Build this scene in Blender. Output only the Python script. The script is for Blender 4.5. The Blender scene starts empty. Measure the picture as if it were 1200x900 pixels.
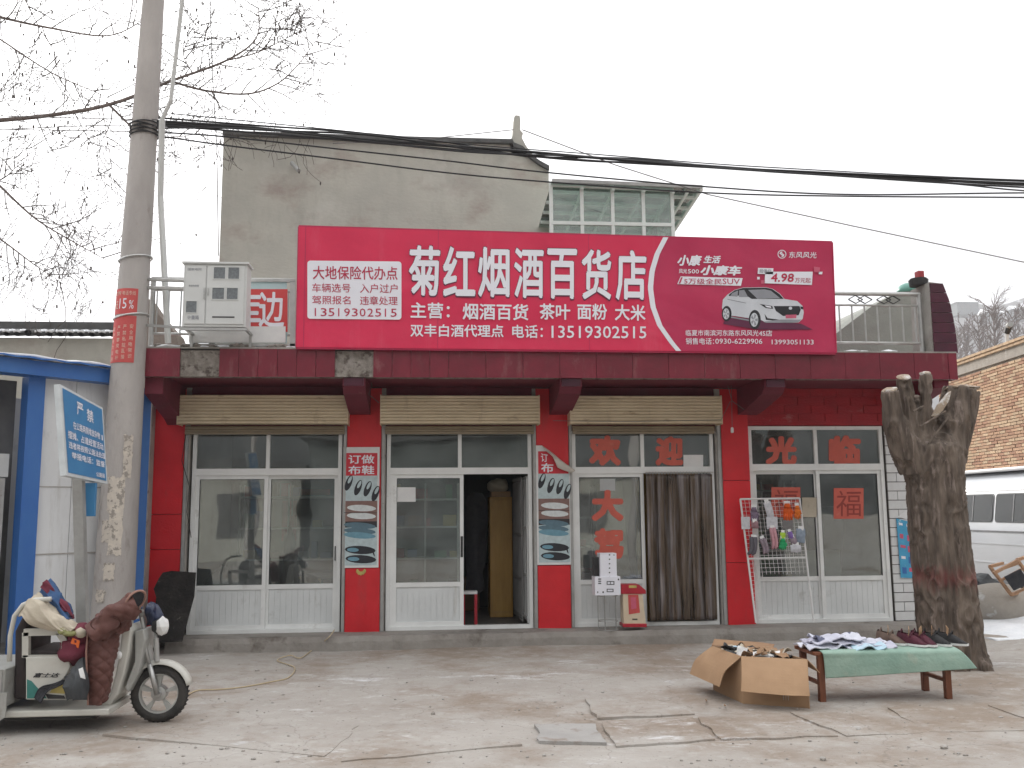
import bpy, bmesh, math, random
from math import sin, cos, tan, atan, atan2, radians, pi, sqrt, floor
from mathutils import Vector, Matrix, noise, Euler
random.seed(7)
SC = bpy.context.scene
COL = SC.collection
# ---------------------------------------------------------------- camera
FPX = 1100.0
YAW = radians(5.03); PITCH = atan(150 / FPX); ROLL = radians(0.5)
CAM = Vector((0, -12.9, 1.72))
fwd = Vector((sin(YAW) * cos(PITCH), cos(YAW) * cos(PITCH), sin(PITCH)))
r0 = Vector((cos(YAW), -sin(YAW), 0)); u0 = r0.cross(fwd)
RT = r0 * cos(ROLL) - u0 * sin(ROLL); UP = u0 * cos(ROLL) + r0 * sin(ROLL)
cd = bpy.data.cameras.new('camera'); cam = bpy.data.objects.new('camera', cd); COL.objects.link(cam)
cd.sensor_width = 36; cd.lens = 36 * FPX / 1200; cd.clip_start = 0.1; cd.clip_end = 3000
cam.matrix_world = Matrix(((RT.x, UP.x, -fwd.x, CAM.x), (RT.y, UP.y, -fwd.y, CAM.y), (RT.z, UP.z, -fwd.z, CAM.z), (0, 0, 0, 1)))
SC.camera = cam
def ray(px, py): return fwd + RT * ((px - 600) / FPX) + UP * ((450 - py) / FPX)
def P(px, py, Y):                      # point of the photograph on the vertical plane y = Y
    d = ray(px, py); return CAM + d * ((Y - CAM.y) / d.y)
def G(px, py, z=0.0):                  # point of the photograph on the level z
    d = ray(px, py); return CAM + d * ((z - CAM.z) / d.z)
def X(px, py=620, Y=0.0): return round(P(px, py, Y).x, 3)
def ZZ(px, py, Y=0.0): return round(P(px, py, Y).z, 3)
# ---------------------------------------------------------------- world, sun, exposure
sd = ray(20, 150).normalized()
SUN_EL = math.asin(sd.z); SUN_AZ = atan2(sd.x, sd.y)      # azimuth clockwise from +Y
w = bpy.data.worlds.new('World'); SC.world = w; w.use_nodes = True
nt = w.node_tree; bg = nt.nodes['Background']
sky = nt.nodes.new('ShaderNodeTexSky'); sky.sky_type = 'NISHITA'; sky.sun_disc = False
sky.sun_elevation = SUN_EL; sky.sun_rotation = SUN_AZ
sky.air_density = 1.0; sky.dust_density = 6.0; sky.ozone_density = 1.0
hs = nt.nodes.new('ShaderNodeHueSaturation'); hs.inputs['Saturation'].default_value = 0.06
gm = nt.nodes.new('ShaderNodeGamma'); gm.inputs['Gamma'].default_value = .3      # thin overcast: evens out the clear-sky gradient
nt.links.new(sky.outputs[0], hs.inputs['Color']); nt.links.new(hs.outputs[0], gm.inputs['Color']); 
# overcast-like gradient, unseen overhead sky boosted well beyond it to brighten the shop front
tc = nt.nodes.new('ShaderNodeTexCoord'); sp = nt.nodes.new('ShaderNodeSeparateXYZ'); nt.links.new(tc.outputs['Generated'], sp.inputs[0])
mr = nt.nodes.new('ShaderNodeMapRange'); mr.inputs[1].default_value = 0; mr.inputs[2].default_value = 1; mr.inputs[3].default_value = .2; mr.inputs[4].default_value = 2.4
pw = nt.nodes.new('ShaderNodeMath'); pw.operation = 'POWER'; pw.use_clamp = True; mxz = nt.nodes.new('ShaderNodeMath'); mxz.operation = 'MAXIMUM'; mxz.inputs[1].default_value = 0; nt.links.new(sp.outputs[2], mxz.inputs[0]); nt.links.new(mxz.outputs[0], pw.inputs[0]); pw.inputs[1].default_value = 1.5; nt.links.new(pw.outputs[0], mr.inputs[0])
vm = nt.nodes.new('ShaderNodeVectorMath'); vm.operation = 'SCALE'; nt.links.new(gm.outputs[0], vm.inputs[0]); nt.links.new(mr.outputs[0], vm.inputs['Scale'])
# faint unevenness of the cloud
cn = nt.nodes.new('ShaderNodeTexNoise'); cn.inputs['Scale'].default_value = 1.6; cn.inputs['Detail'].default_value = 5; nt.links.new(tc.outputs['Generated'], cn.inputs['Vector'])
cr_ = nt.nodes.new('ShaderNodeMapRange'); cr_.inputs[1].default_value = .3; cr_.inputs[2].default_value = .7; cr_.inputs[3].default_value = .95; cr_.inputs[4].default_value = 1.05; nt.links.new(cn.outputs['Fac'], cr_.inputs[0])
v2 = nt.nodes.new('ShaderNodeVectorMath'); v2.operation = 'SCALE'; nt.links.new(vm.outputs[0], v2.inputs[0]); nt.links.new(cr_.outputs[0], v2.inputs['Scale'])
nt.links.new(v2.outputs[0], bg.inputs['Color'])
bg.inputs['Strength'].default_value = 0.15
sl = bpy.data.lights.new('sun', 'SUN'); sl.energy = 1.0; sl.angle = radians(12); sl.color = (1, .96, .9)
so = bpy.data.objects.new('sun', sl); COL.objects.link(so)
so.rotation_euler = (-sd).to_track_quat('-Z', 'Y').to_euler(); so.location = (-20, 20, 20)
SC.view_settings.view_transform = 'Standard'; SC.view_settings.look = 'None'
SC.view_settings.exposure = 2.6; SC.view_settings.gamma = 1
SC.cycles.max_bounces = 6; SC.cycles.volume_bounces = 3; SC.cycles.transparent_max_bounces = 12
SC.cycles.use_denoising = True
# ---------------------------------------------------------------- materials
MATS = {}
def mat(name, c, c2=None, sc=4.0, rough=.7, bump=.0, bsc=60.0, metal=0, c3=None, sc3=1.2, t3=.6, w3=.08, rnd=0.0, stretch=(1, 1, 1), spec=.4, det=6, coat=0):
    """procedural surface: colour mottled c..c2 at scale sc, patches of c3, fine relief, small change from object to object"""
    m = bpy.data.materials.new(name); m.use_nodes = True; n = m.node_tree; N = n.nodes; L = n.links
    b = N['Principled BSDF']; b.inputs['Roughness'].default_value = rough; b.inputs['Metallic'].default_value = metal
    b.inputs['Specular IOR Level'].default_value = spec
    if coat: b.inputs['Coat Weight'].default_value = coat; b.inputs['Coat Roughness'].default_value = .12
    c = tuple(c) + (1,) if len(c) == 3 else c
    if c2 is None: c2 = tuple(x * .8 for x in c[:3])
    geo = N.new('ShaderNodeNewGeometry'); mp = N.new('ShaderNodeMapping'); mp.inputs['Scale'].default_value = stretch
    L.new(geo.outputs['Position'], mp.inputs['Vector'])
    n1 = N.new('ShaderNodeTexNoise'); n1.inputs['Scale'].default_value = sc; n1.inputs['Detail'].default_value = det; n1.inputs['Roughness'].default_value = .6
    L.new(mp.outputs[0], n1.inputs['Vector'])
    r1 = N.new('ShaderNodeMapRange'); r1.inputs[1].default_value = .32; r1.inputs[2].default_value = .68; L.new(n1.outputs['Fac'], r1.inputs[0])
    mx = N.new('ShaderNodeMix'); mx.data_type = 'RGBA'; mx.inputs[6].default_value = c; mx.inputs[7].default_value = tuple(c2[:3]) + (1,)
    L.new(r1.outputs[0], mx.inputs[0]); out = mx.outputs[2]
    if c3 is not None:
        n3 = N.new('ShaderNodeTexNoise'); n3.inputs['Scale'].default_value = sc3; n3.inputs['Detail'].default_value = 9; n3.inputs['Roughness'].default_value = .65
        L.new(mp.outputs[0], n3.inputs['Vector'])
        r3 = N.new('ShaderNodeMapRange'); r3.inputs[1].default_value = t3; r3.inputs[2].default_value = t3 + w3; L.new(n3.outputs['Fac'], r3.inputs[0])
        m3 = N.new('ShaderNodeMix'); m3.data_type = 'RGBA'; L.new(r3.outputs[0], m3.inputs[0]); L.new(out, m3.inputs[6]); m3.inputs[7].default_value = tuple(c3[:3]) + (1,)
        out = m3.outputs[2]
    if rnd:
        oi = N.new('ShaderNodeObjectInfo'); rr = N.new('ShaderNodeMapRange'); rr.inputs[3].default_value = 1 - rnd; rr.inputs[4].default_value = 1 + rnd
        L.new(oi.outputs['Random'], rr.inputs[0]); h = N.new('ShaderNodeHueSaturation'); L.new(rr.outputs[0], h.inputs['Value']); L.new(out, h.inputs['Color']); out = h.outputs[0]
    L.new(out, b.inputs['Base Color'])
    if bump:
        n2 = N.new('ShaderNodeTexNoise'); n2.inputs['Scale'].default_value = bsc; n2.inputs['Detail'].default_value = 6
        L.new(mp.outputs[0], n2.inputs['Vector']); bp = N.new('ShaderNodeBump'); bp.inputs['Strength'].default_value = bump; bp.inputs['Distance'].default_value = .02
        L.new(n2.outputs['Fac'], bp.inputs['Height']); L.new(bp.outputs[0], b.inputs['Normal'])
    MATS[name] = m; return m
def glass(name, tint, dust, dcol, gl=1.0, rough=.02):
    m = bpy.data.materials.new(name); m.use_nodes = True; n = m.node_tree; N = n.nodes; L = n.links
    for x in list(N): N.remove(x)
    o = N.new('ShaderNodeOutputMaterial'); t = N.new('ShaderNodeBsdfTransparent'); t.inputs[0].default_value = tint + (1,)
    g = N.new('ShaderNodeBsdfGlossy'); g.inputs['Roughness'].default_value = rough; g.inputs[0].default_value = (gl, gl, gl, 1)
    d = N.new('ShaderNodeBsdfDiffuse'); d.inputs[0].default_value = dcol + (1,)
    f = N.new('ShaderNodeFresnel'); f.inputs[0].default_value = 1.95
    geo = N.new('ShaderNodeNewGeometry'); nz = N.new('ShaderNodeTexNoise'); nz.inputs['Scale'].default_value = 2.2; nz.inputs['Detail'].default_value = 6
    L.new(geo.outputs['Position'], nz.inputs['Vector']); r = N.new('ShaderNodeMapRange'); r.inputs[1].default_value = .35; r.inputs[2].default_value = .7; r.inputs[3].default_value = dust * .35; r.inputs[4].default_value = dust * 1.6
    L.new(nz.outputs['Fac'], r.inputs[0])
    nb = N.new('ShaderNodeTexNoise'); nb.inputs['Scale'].default_value = .9; L.new(geo.outputs['Position'], nb.inputs['Vector'])
    bp = N.new('ShaderNodeBump'); bp.inputs['Strength'].default_value = .05; bp.inputs['Distance'].default_value = .1; L.new(nb.outputs['Fac'], bp.inputs['Height']); L.new(bp.outputs[0], g.inputs['Normal'])
    m1 = N.new('ShaderNodeMixShader'); m2 = N.new('ShaderNodeMixShader')
    L.new(r.outputs[0], m1.inputs[0]); L.new(t.outputs[0], m1.inputs[1]); L.new(d.outputs[0], m1.inputs[2])
    L.new(f.outputs[0], m2.inputs[0]); L.new(m1.outputs[0], m2.inputs[1]); L.new(g.outputs[0], m2.inputs[2]); L.new(m2.outputs[0], o.inputs[0])
    MATS[name] = m; return m
# ---------------------------------------------------------------- object helpers
INV = {}
def tag(o, label=None, cat=None, group=None, kind=None):
    if label: o['label'] = label
    if cat: o['category'] = cat
    if group: o['group'] = group
    if kind: o['kind'] = kind
    return o
def thing(name, label, cat, loc=(0, 0, 0), group=None, rz=0.0):
    o = bpy.data.objects.new(name, None); COL.objects.link(o); o.empty_display_size = .1
    o.location = loc; o.rotation_euler = (0, 0, rz)
    INV[o.name] = (Matrix.Translation(Vector(loc)) @ Matrix.Rotation(rz, 4, 'Z')).inverted()
    return tag(o, label, cat, group)
def inv(o): return INV.get(o.name, Matrix.Identity(4))
class MB:
    def __init__(s): s.v = []; s.f = []
    def add(s, vs, fs):
        k = len(s.v); s.v += [Vector(v) for v in vs]; s.f += [tuple(i + k for i in f) for f in fs]; return s
    def box(s, x0, x1, y0, y1, z0, z1):
        x0, x1 = sorted((x0, x1)); y0, y1 = sorted((y0, y1)); z0, z1 = sorted((z0, z1))
        return s.add([(x0, y0, z0), (x1, y0, z0), (x1, y1, z0), (x0, y1, z0), (x0, y0, z1), (x1, y0, z1), (x1, y1, z1), (x0, y1, z1)],
                     [(3, 2, 1, 0), (4, 5, 6, 7), (0, 1, 5, 4), (1, 2, 6, 5), (2, 3, 7, 6), (3, 0, 4, 7)])
    def beam(s, p, q, a=.03, b=None, up=(0, 0, 1)):
        b = b or a; p = Vector(p); q = Vector(q); d = (q - p).normalized(); u = Vector(up)
        if abs(d.dot(u)) > .98: u = Vector((0, 1, 0))
        r = d.cross(u).normalized() * (a / 2); t = r.cross(d).normalized() * (b / 2)
        vs = [c + e for c in (p, q) for e in (-r - t, r - t, r + t, -r + t)]
        return s.add(vs, [(0, 1, 2, 3), (7, 6, 5, 4), (0, 4, 5, 1), (1, 5, 6, 2), (2, 6, 7, 3), (3, 7, 4, 0)])
    def hexa(s, a):      # 8 corners: bottom ring then top ring
        return s.add(a, [(3, 2, 1, 0), (4, 5, 6, 7), (0, 1, 5, 4), (1, 2, 6, 5), (2, 3, 7, 6), (3, 0, 4, 7)])
    def prism(s, pts, off):          # polygon (3D points) extruded by vector off
        n = len(pts); off = Vector(off); a = [Vector(p) for p in pts]
        return s.add(a + [p + off for p in a], [tuple(range(n - 1, -1, -1)), tuple(range(n, 2 * n))] + [(i, (i + 1) % n, n + (i + 1) % n, n + i) for i in range(n)])
    def tube(s, pts, r, n=8, cap=True):
        pts = [Vector(p) for p in pts]; m = len(pts); rs = r if hasattr(r, '__len__') else [r] * m
        vs = []; u = None
        for i, p in enumerate(pts):
            d = (pts[min(i + 1, m - 1)] - pts[max(i - 1, 0)]).normalized()
            if u is None: u = d.orthogonal().normalized()
            u = (u - d * u.dot(d)).normalized(); t = d.cross(u)
            for k in range(n):
                a = 2 * pi * k / n; vs.append(p + (u * cos(a) + t * sin(a)) * rs[i])
        fs = [(i * n + k, i * n + (k + 1) % n, (i + 1) * n + (k + 1) % n, (i + 1) * n + k) for i in range(m - 1) for k in range(n)]
        if cap: fs += [tuple(range(n - 1, -1, -1)), tuple((m - 1) * n + k for k in range(n))]
        return s.add(vs, fs)
    def lathe(s, prof, c=(0, 0, 0), axis='Z', n=24):      # prof: list of (radius, height)
        vs = []
        for r, h in prof:
            for k in range(n):
                a = 2 * pi * k / n; x, y = r * cos(a), r * sin(a)
                v = {'Z': (x, y, h), 'Y': (x, h, y), 'X': (h, x, y)}[axis]; vs.append(Vector(v) + Vector(c))
        m = len(prof)
        return s.add(vs, [(i * n + k, i * n + (k + 1) % n, (i + 1) * n + (k + 1) % n, (i + 1) * n + k) for i in range(m - 1) for k in range(n)])
    def torus(s, c, R_, r_, axis='Y', n=28, k=8):
        return s.lathe([(R_ + r_ * cos(2 * pi * j / k), r_ * sin(2 * pi * j / k)) for j in range(k + 1)], c, axis, n)
    def blob(s, c, sz, amp=.15, fr=2.0, sub=2, seed=0, rot=None):
        bm = bmesh.new(); bmesh.ops.create_icosphere(bm, subdivisions=sub, radius=1); vs = []
        for v in bm.verts:
            p = v.co.copy(); p *= 1 + amp * noise.noise(p * fr + Vector((seed * 3.1, seed, 0))); p = Vector((p.x * sz[0], p.y * sz[1], p.z * sz[2]))
            if rot: p = Euler(rot).to_matrix() @ p
            vs.append(p + Vector(c))
        fs = [tuple(v.index for v in f.verts) for f in bm.faces]; bm.free(); return s.add(vs, fs)
    def surf(s, ctrl, nu=16, nv=16, th=.006, wr=.0, wf=8.0, seed=0, fn=None):
        """draped sheet: Catmull-Rom through a grid of control points, with wrinkles and a real thickness"""
        ctrl = [[Vector(p) for p in row] for row in ctrl]
        def cr(a, t):
            n = len(a) - 1; i = min(int(t * n), n - 1); f = t * n - i
            p0, p1, p2, p3 = a[max(i - 1, 0)], a[i], a[i + 1], a[min(i + 2, n)]
            return .5 * ((2 * p1) + (p2 - p0) * f + (2 * p0 - 5 * p1 + 4 * p2 - p3) * f * f + (3 * p1 - p0 - 3 * p2 + p3) * f ** 3)
        g = [[cr([cr(r, j / nv) for r in ctrl], i / nu) for j in range(nv + 1)] for i in range(nu + 1)]
        vs = []; bs = []
        for i in range(nu + 1):
            for j in range(nv + 1):
                p = g[i][j]; a = g[min(i + 1, nu)][j] - g[max(i - 1, 0)][j]; b = g[i][min(j + 1, nv)] - g[i][max(j - 1, 0)]
                nn = a.cross(b).normalized() if a.cross(b).length > 1e-9 else Vector((0, 0, 1))
                h = wr * noise.noise(p * wf + Vector((seed, 0, seed))) + wr * .14 * noise.noise(p * wf * 2.6 + Vector((0, seed, 3))) + (fn(i / nu, j / nv) if fn else 0)
                vs.append(p + nn * h); bs.append(p + nn * (h - th))
        k = len(vs); W = nv + 1; fs = []
        for i in range(nu):
            for j in range(nv):
                q = (i * W + j, (i + 1) * W + j, (i + 1) * W + j + 1, i * W + j + 1); fs += [q, tuple(k + x for x in reversed(q))]
        for j in range(nv):
            fs += [(j, j + 1, k + j + 1, k + j), (nu * W + j + 1, nu * W + j, k + nu * W + j, k + nu * W + j + 1)]
        for i in range(nu):
            fs += [((i + 1) * W, i * W, k + i * W, k + (i + 1) * W), (i * W + nv, (i + 1) * W + nv, k + (i + 1) * W + nv, k + i * W + nv)]
        return s.add(vs + bs, fs)
    def mesh(s, name, m, smooth=False, M=None):
        me = bpy.data.meshes.new(name); vs = [M @ v for v in s.v] if M else s.v
        me.from_pydata(vs, [], s.f); me.materials.append(m)
        if smooth: me.shade_smooth()
        me.update()
        if me.validate(): print("INVALID MESH", name, len(s.v), max(max(f) for f in s.f))
        return me
    def out(s, name, m, parent=None, smooth=False, bevel=0, local=False, origin=None, label=None, kind=None):
        M = None
        if parent and not local: M = inv(parent)
        if origin is not None: M = Matrix.Translation(-Vector(origin))
        me = s.mesh(name, m if not isinstance(m, str) else MATS[m], smooth, M)
        o = bpy.data.objects.new(name, me); COL.objects.link(o)
        if parent: o.parent = parent; INV[o.name] = inv(parent)
        if origin is not None: o.location = origin
        if bevel:
            bm = bmesh.new(); bm.from_mesh(me)
            bmesh.ops.bevel(bm, geom=[e for e in bm.edges if len(e.link_faces) == 2 and e.calc_face_angle(0) > .6], offset=bevel, segments=2, affect='EDGES', profile=.5)
            bm.to_mesh(me); bm.free()
        return tag(o, label, None, None, kind)
def single(mb, name, m, label, cat, origin, group=None, smooth=False, bevel=0, kind=None):
    o = mb.out(name, m, None, smooth, bevel, origin=origin); return tag(o, label, cat, group, kind)
def inst(me, name, loc, parent=None, scale=(1, 1, 1), rot=(0, 0, 0), world=True):
    o = bpy.data.objects.new(name, me); COL.objects.link(o); o.scale = scale; o.rotation_euler = rot
    loc = Vector(loc)
    if parent: o.parent = parent; loc = inv(parent) @ loc if world else loc
    o.location = loc; return o
def copy_tree(o, parent=None):
    c = o.copy(); COL.objects.link(c); c.parent = parent
    if parent is None: INV[c.name] = inv(o)
    for ch in list(o.children): copy_tree(ch, c)
    return c
def text_mesh(s, bold=0.0, shear=0.0, ext=0.0):
    cu = bpy.data.curves.new('t', 'FONT'); cu.body = s; cu.offset = 0; cu.shear = shear; cu.resolution_u = 2; cu.extrude = 0
    ob = bpy.data.objects.new('t', cu); me = bpy.data.meshes.new_from_object(ob)
    vs = [v.co.copy() for v in me.vertices]; fs = [tuple(p.vertices) for p in me.polygons]
    bpy.data.objects.remove(ob); bpy.data.curves.remove(cu); bpy.data.meshes.remove(me)
    if not vs: return [], []
    x0 = min(v.x for v in vs); x1 = max(v.x for v in vs); y0 = min(v.y for v in vs); y1 = max(v.y for v in vs)
    return [((v.x - x0) / max(x1 - x0, 1e-6), (v.y - y0) / max(y1 - y0, 1e-6)) for v in vs], fs
def txt(s, q, m, parent, bold=0.0, shear=0.0, name='lettering', mirror=False, label=None):
    """print s on the quad q = top-left, top-right, bottom-right, bottom-left (world points)"""
    vs, fs = text_mesh(s, bold, shear); mb = MB(); tl, tr, br, bl = [Vector(p) for p in q]
    nrm = (tr - tl).cross(bl - tl).normalized()
    if nrm.dot(CAM - tl) < 0: nrm = -nrm
    n = max(1, len(s)); k = 8 if bold > .03 else 4 if bold else 0; bu = bold / n; bv = bold          # heavier strokes: the glyph laid down again a little to each side
    sh = [(0, 0)] + [(cos(2 * pi * i / k + .4), sin(2 * pi * i / k + .4)) for i in range(k)]
    for i, (du, dv) in enumerate(sh):
        W = []
        for u, v in vs:
            if mirror: u = 1 - u
            u = (u + .0) * (1 - 2 * bu) + bu + du * bu; v = v * (1 - 2 * bv) + bv + dv * bv
            W.append((bl * (1 - u) + br * u) * (1 - v) + (tl * (1 - u) + tr * u) * v + nrm * (.00012 * i))
        mb.add(W, fs)
    return mb.out(name, m, parent, label=label)
def pq(x0, y0, x1, y1, Y, x2=None, y2=None, x3=None, y3=None):   # photo rectangle (x0,y0)-(x1,y1) on plane y=Y as world quad
    return [P(x0, y0, Y), P(x1, y0 if y2 is None else y2, Y), P(x1 if x2 is None else x2, y1 if y3 is None else y3, Y), P(x0 if x3 is None else x3, y1, Y)]
# ---------------------------------------------------------------- palette
mat('red_wall', (.64, .018, .028), (.54, .014, .022), 3, .45, .15, 40, c3=(.42, .1, .09), sc3=2.5, t3=.66, w3=.12, rnd=.06)
mat('red_old', (.42, .013, .024), (.28, .010, .018), 2.2, .55, .3, 30, c3=(.42, .2, .19), sc3=1.9, t3=.6, w3=.14, stretch=(1, 1, 2.4))
mat('maroon_tile', (.19, .013, .03), (.14, .010, .022), 5, .32, .08, 50, c3=(.27, .13, .13), sc3=3, t3=.64, w3=.22, rnd=.07, spec=.5)
mat('plum_tile', (.075, .012, .028), (.05, .01, .022), 6, .35, .1, 50, rnd=.1)
mat('concrete', (.36, .345, .32), (.27, .26, .24), 3, .9, .3, 45, c3=(.2, .185, .165), sc3=1.3, t3=.56, w3=.2)
mat('mortar', (.34, .31, .28), (.17, .15, .13), 12, .95, .9, 25, c3=(.1, .08, .07), sc3=9, t3=.52, w3=.1)
mat('soffit_maroon', (.17, .022, .04), (.12, .014, .028), 2, .7, .2, 30, c3=(.25, .1, .1), sc3=3, t3=.64, w3=.1)
mat('alu_white', (.80, .81, .80), (.70, .71, .70), 3, .38, .0, c3=(.42, .4, .37), sc3=5, t3=.62, w3=.2)
mat('alu_panel', (.70, .72, .72), (.60, .62, .62), 2, .45, .04, 60, c3=(.33, .32, .3), sc3=3.5, t3=.6, w3=.25)
mat('jamb_grey', (.42, .4, .37), (.32, .3, .28), 8, .85, .3, 50, c3=(.2, .17, .15), sc3=7, t3=.6, w3=.1)
mat('shutter_cream', (.74, .63, .45), (.62, .52, .36), 2.5, .55, .1, 40, c3=(.33, .24, .14), sc3=3, t3=.58, w3=.16, stretch=(1, 1, 3))
mat('shutter_dark', (.27, .22, .15), (.2, .16, .11), 4, .6)
mat('shutter_grey', (.45, .46, .46), (.37, .38, .38), 3, .5)
mat('white_tile', (.66, .67, .67), (.6, .6, .6), 8, .22, .0, rnd=.06, c3=(.5, .46, .42), sc3=9, t3=.64, w3=.1)
mat('grout_dark', (.06, .055, .05), (.1, .09, .08), 20, .95)
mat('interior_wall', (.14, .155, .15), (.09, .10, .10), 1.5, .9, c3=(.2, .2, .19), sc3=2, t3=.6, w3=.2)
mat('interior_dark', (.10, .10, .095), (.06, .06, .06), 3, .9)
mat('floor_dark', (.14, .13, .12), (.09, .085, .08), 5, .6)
glass('window_glass', (.80, .86, .84), .14, (.42, .46, .46))
glass('sunroom_glass', (.80, .92, .86), .22, (.60, .70, .65), .8)
glass('van_glass', (.10, .11, .11), .12, (.1, .11, .11), .55)
mat('snow', (.82, .83, .85), (.74, .76, .79), 6, .8, .5, 20)
mat('black_plastic', (.02, .02, .022), (.035, .035, .035), 10, .5)
mat('rubber', (.03, .03, .03), (.06, .055, .05), 12, .85, .3, 80)
mat('steel', (.5, .5, .49), (.4, .4, .39), 8, .38, .05, 80, metal=.7)
mat('steel_dull', (.40, .40, .39), (.3, .3, .29), 6, .5, .05, 80, metal=.3, c3=(.2, .13, .09), sc3=8, t3=.66, w3=.06)
mat('wire_white', (.72, .72, .71), (.6, .6, .6), 10, .5)
mat('wood_brown', (.20, .07, .035), (.13, .045, .022), 9, .55, .15, 40, stretch=(1, 1, .2))
mat('wood_raw', (.42, .25, .15), (.33, .19, .11), 9, .7, .15, 60, stretch=(3, 3, .5))
mat('cardboard', (.42, .27, .16), (.36, .225, .13), 4, .85, .06, 120, c3=(.29, .18, .1), sc3=3, t3=.64, w3=.15)
mat('cardboard_in', (.33, .21, .125), (.28, .17, .1), 6, .9, .05, 120)
mat('paper_white', (.74, .74, .73), (.66, .66, .66), 8, .8)
mat('blue_paint', (.035, .13, .40), (.05, .16, .42), 3, .45, .05, 50, c3=(.22, .26, .33), sc3=5, t3=.66, w3=.1, stretch=(1, 1, .5))
mat('kiosk_panel', (.72, .73, .74), (.58, .585, .59), 1.4, .5, .08, 30, c3=(.25, .24, .235), sc3=2.2, t3=.58, w3=.25, stretch=(1, 1, .45))
mat('kiosk_dark', (.16, .155, .15), (.1, .1, .1), 3, .8)

# ---------------------------------------------------------------- ground
mat('ground', (.41, .385, .355), (.33, .30, .27), .9, .93, .9, 9, c3=(.60, .61, .63), sc3=1.3, t3=.635, w3=.08, stretch=(1, 1.5, 1), det=10)
def ground_z(x, y):
    n = noise.noise(Vector((x * .45, y * .45, 0))) * .018 + noise.noise(Vector((x * 1.7, y * 1.7, 5))) * .008
    if y > -.4: n -= .02
    r = max(0, min(1, (x - 6.6) / 2.5)) * max(0, min(1, (y + 4.2) / 3)); n += .10 * r * (y < 14)
    return n
def make_ground():
    xs = [-900, -300, -100, -40, -20] + [-12 + .16 * i for i in range(169)] + [20, 40, 100, 300, 900]
    ys = [-300, -100, -40, -20] + [-10 + .16 * i for i in range(88)] + [6, 10, 16, 30, 60, 120, 300, 900]
    m = MB(); m.v = [Vector((x, y, ground_z(x, y))) for x in xs for y in ys]; n = len(ys)
    m.f = [(i * n + j, (i + 1) * n + j, (i + 1) * n + j + 1, i * n + j + 1) for i in range(len(xs) - 1) for j in range(n - 1)]
    m.out('ground', 'ground', smooth=True, kind='structure')
make_ground()
# extra patches and cracks in the ground material
def tune_ground():
    m = MATS['ground']; n = m.node_tree; N = n.nodes; L = n.links; b = N['Principled BSDF']
    src = b.inputs['Base Color'].links[0].from_socket; geo = [x for x in N if x.type == 'NEW_GEOMETRY'][0]
    def layer(src, col, node_fac, lo, hi, k=1.0):
        r = N.new('ShaderNodeMapRange'); r.inputs[1].default_value = lo; r.inputs[2].default_value = hi; r.inputs[4].default_value = k; L.new(node_fac, r.inputs[0])
        x = N.new('ShaderNodeMix'); x.data_type = 'RGBA'; L.new(r.outputs[0], x.inputs[0]); L.new(src, x.inputs[6]); x.inputs[7].default_value = col + (1,); return x.outputs[2]
    a = N.new('ShaderNodeTexNoise'); a.inputs['Scale'].default_value = .5; a.inputs['Detail'].default_value = 8; a.inputs['Roughness'].default_value = .7; L.new(geo.outputs['Position'], a.inputs['Vector'])
    src = layer(src, (.235, .18, .135), a.outputs['Fac'], .46, .60, .8)
    c = N.new('ShaderNodeTexNoise'); c.inputs['Scale'].default_value = 6; c.inputs['Detail'].default_value = 10; c.inputs['Roughness'].default_value = .75; L.new(geo.outputs['Position'], c.inputs['Vector'])
    src = layer(src, (.50, .49, .47), c.outputs['Fac'], .53, .66, .4)
    g2 = N.new('ShaderNodeTexNoise'); g2.inputs['Scale'].default_value = 2.6; g2.inputs['Detail'].default_value = 12; g2.inputs['Roughness'].default_value = .8; L.new(geo.outputs['Position'], g2.inputs['Vector'])
    src = layer(src, (.19, .155, .125), g2.outputs['Fac'], .57, .68, .5)
    g3 = N.new('ShaderNodeTexNoise'); g3.inputs['Scale'].default_value = .75; g3.inputs['Detail'].default_value = 12; g3.inputs['Roughness'].default_value = .85; m3_ = N.new('ShaderNodeMapping'); m3_.inputs['Location'].default_value = (5, 9, 2); m3_.inputs['Scale'].default_value = (.7, 1.5, 1); L.new(geo.outputs['Position'], m3_.inputs['Vector']); L.new(m3_.outputs[0], g3.inputs['Vector'])
    src = layer(src, (.72, .73, .75), g3.outputs['Fac'], .575, .66, .75)
    e = N.new('ShaderNodeTexNoise'); e.inputs['Scale'].default_value = 34; e.inputs['Detail'].default_value = 4; L.new(geo.outputs['Position'], e.inputs['Vector'])
    src = layer(src, (.13, .11, .095), e.outputs['Fac'], .66, .7, .8)
    v = N.new('ShaderNodeTexVoronoi'); v.feature = 'DISTANCE_TO_EDGE'; v.inputs['Scale'].default_value = .55
    wn = N.new('ShaderNodeVectorMath'); wn.operation = 'MULTIPLY_ADD'; cn = N.new('ShaderNodeTexNoise'); cn.inputs['Scale'].default_value = 2; cn.inputs['Detail'].default_value = 6; L.new(geo.outputs['Position'], cn.inputs['Vector'])
    L.new(cn.outputs['Color'], wn.inputs[0]); wn.inputs[1].default_value = (.7, .7, .7); L.new(geo.outputs['Position'], wn.inputs[2]); L.new(wn.outputs[0], v.inputs['Vector'])
    src = layer(src, (.12, .1, .085), v.outputs['Distance'], .006, .0, .35)
    L.new(src, b.inputs['Base Color'])
tune_ground()
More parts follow.
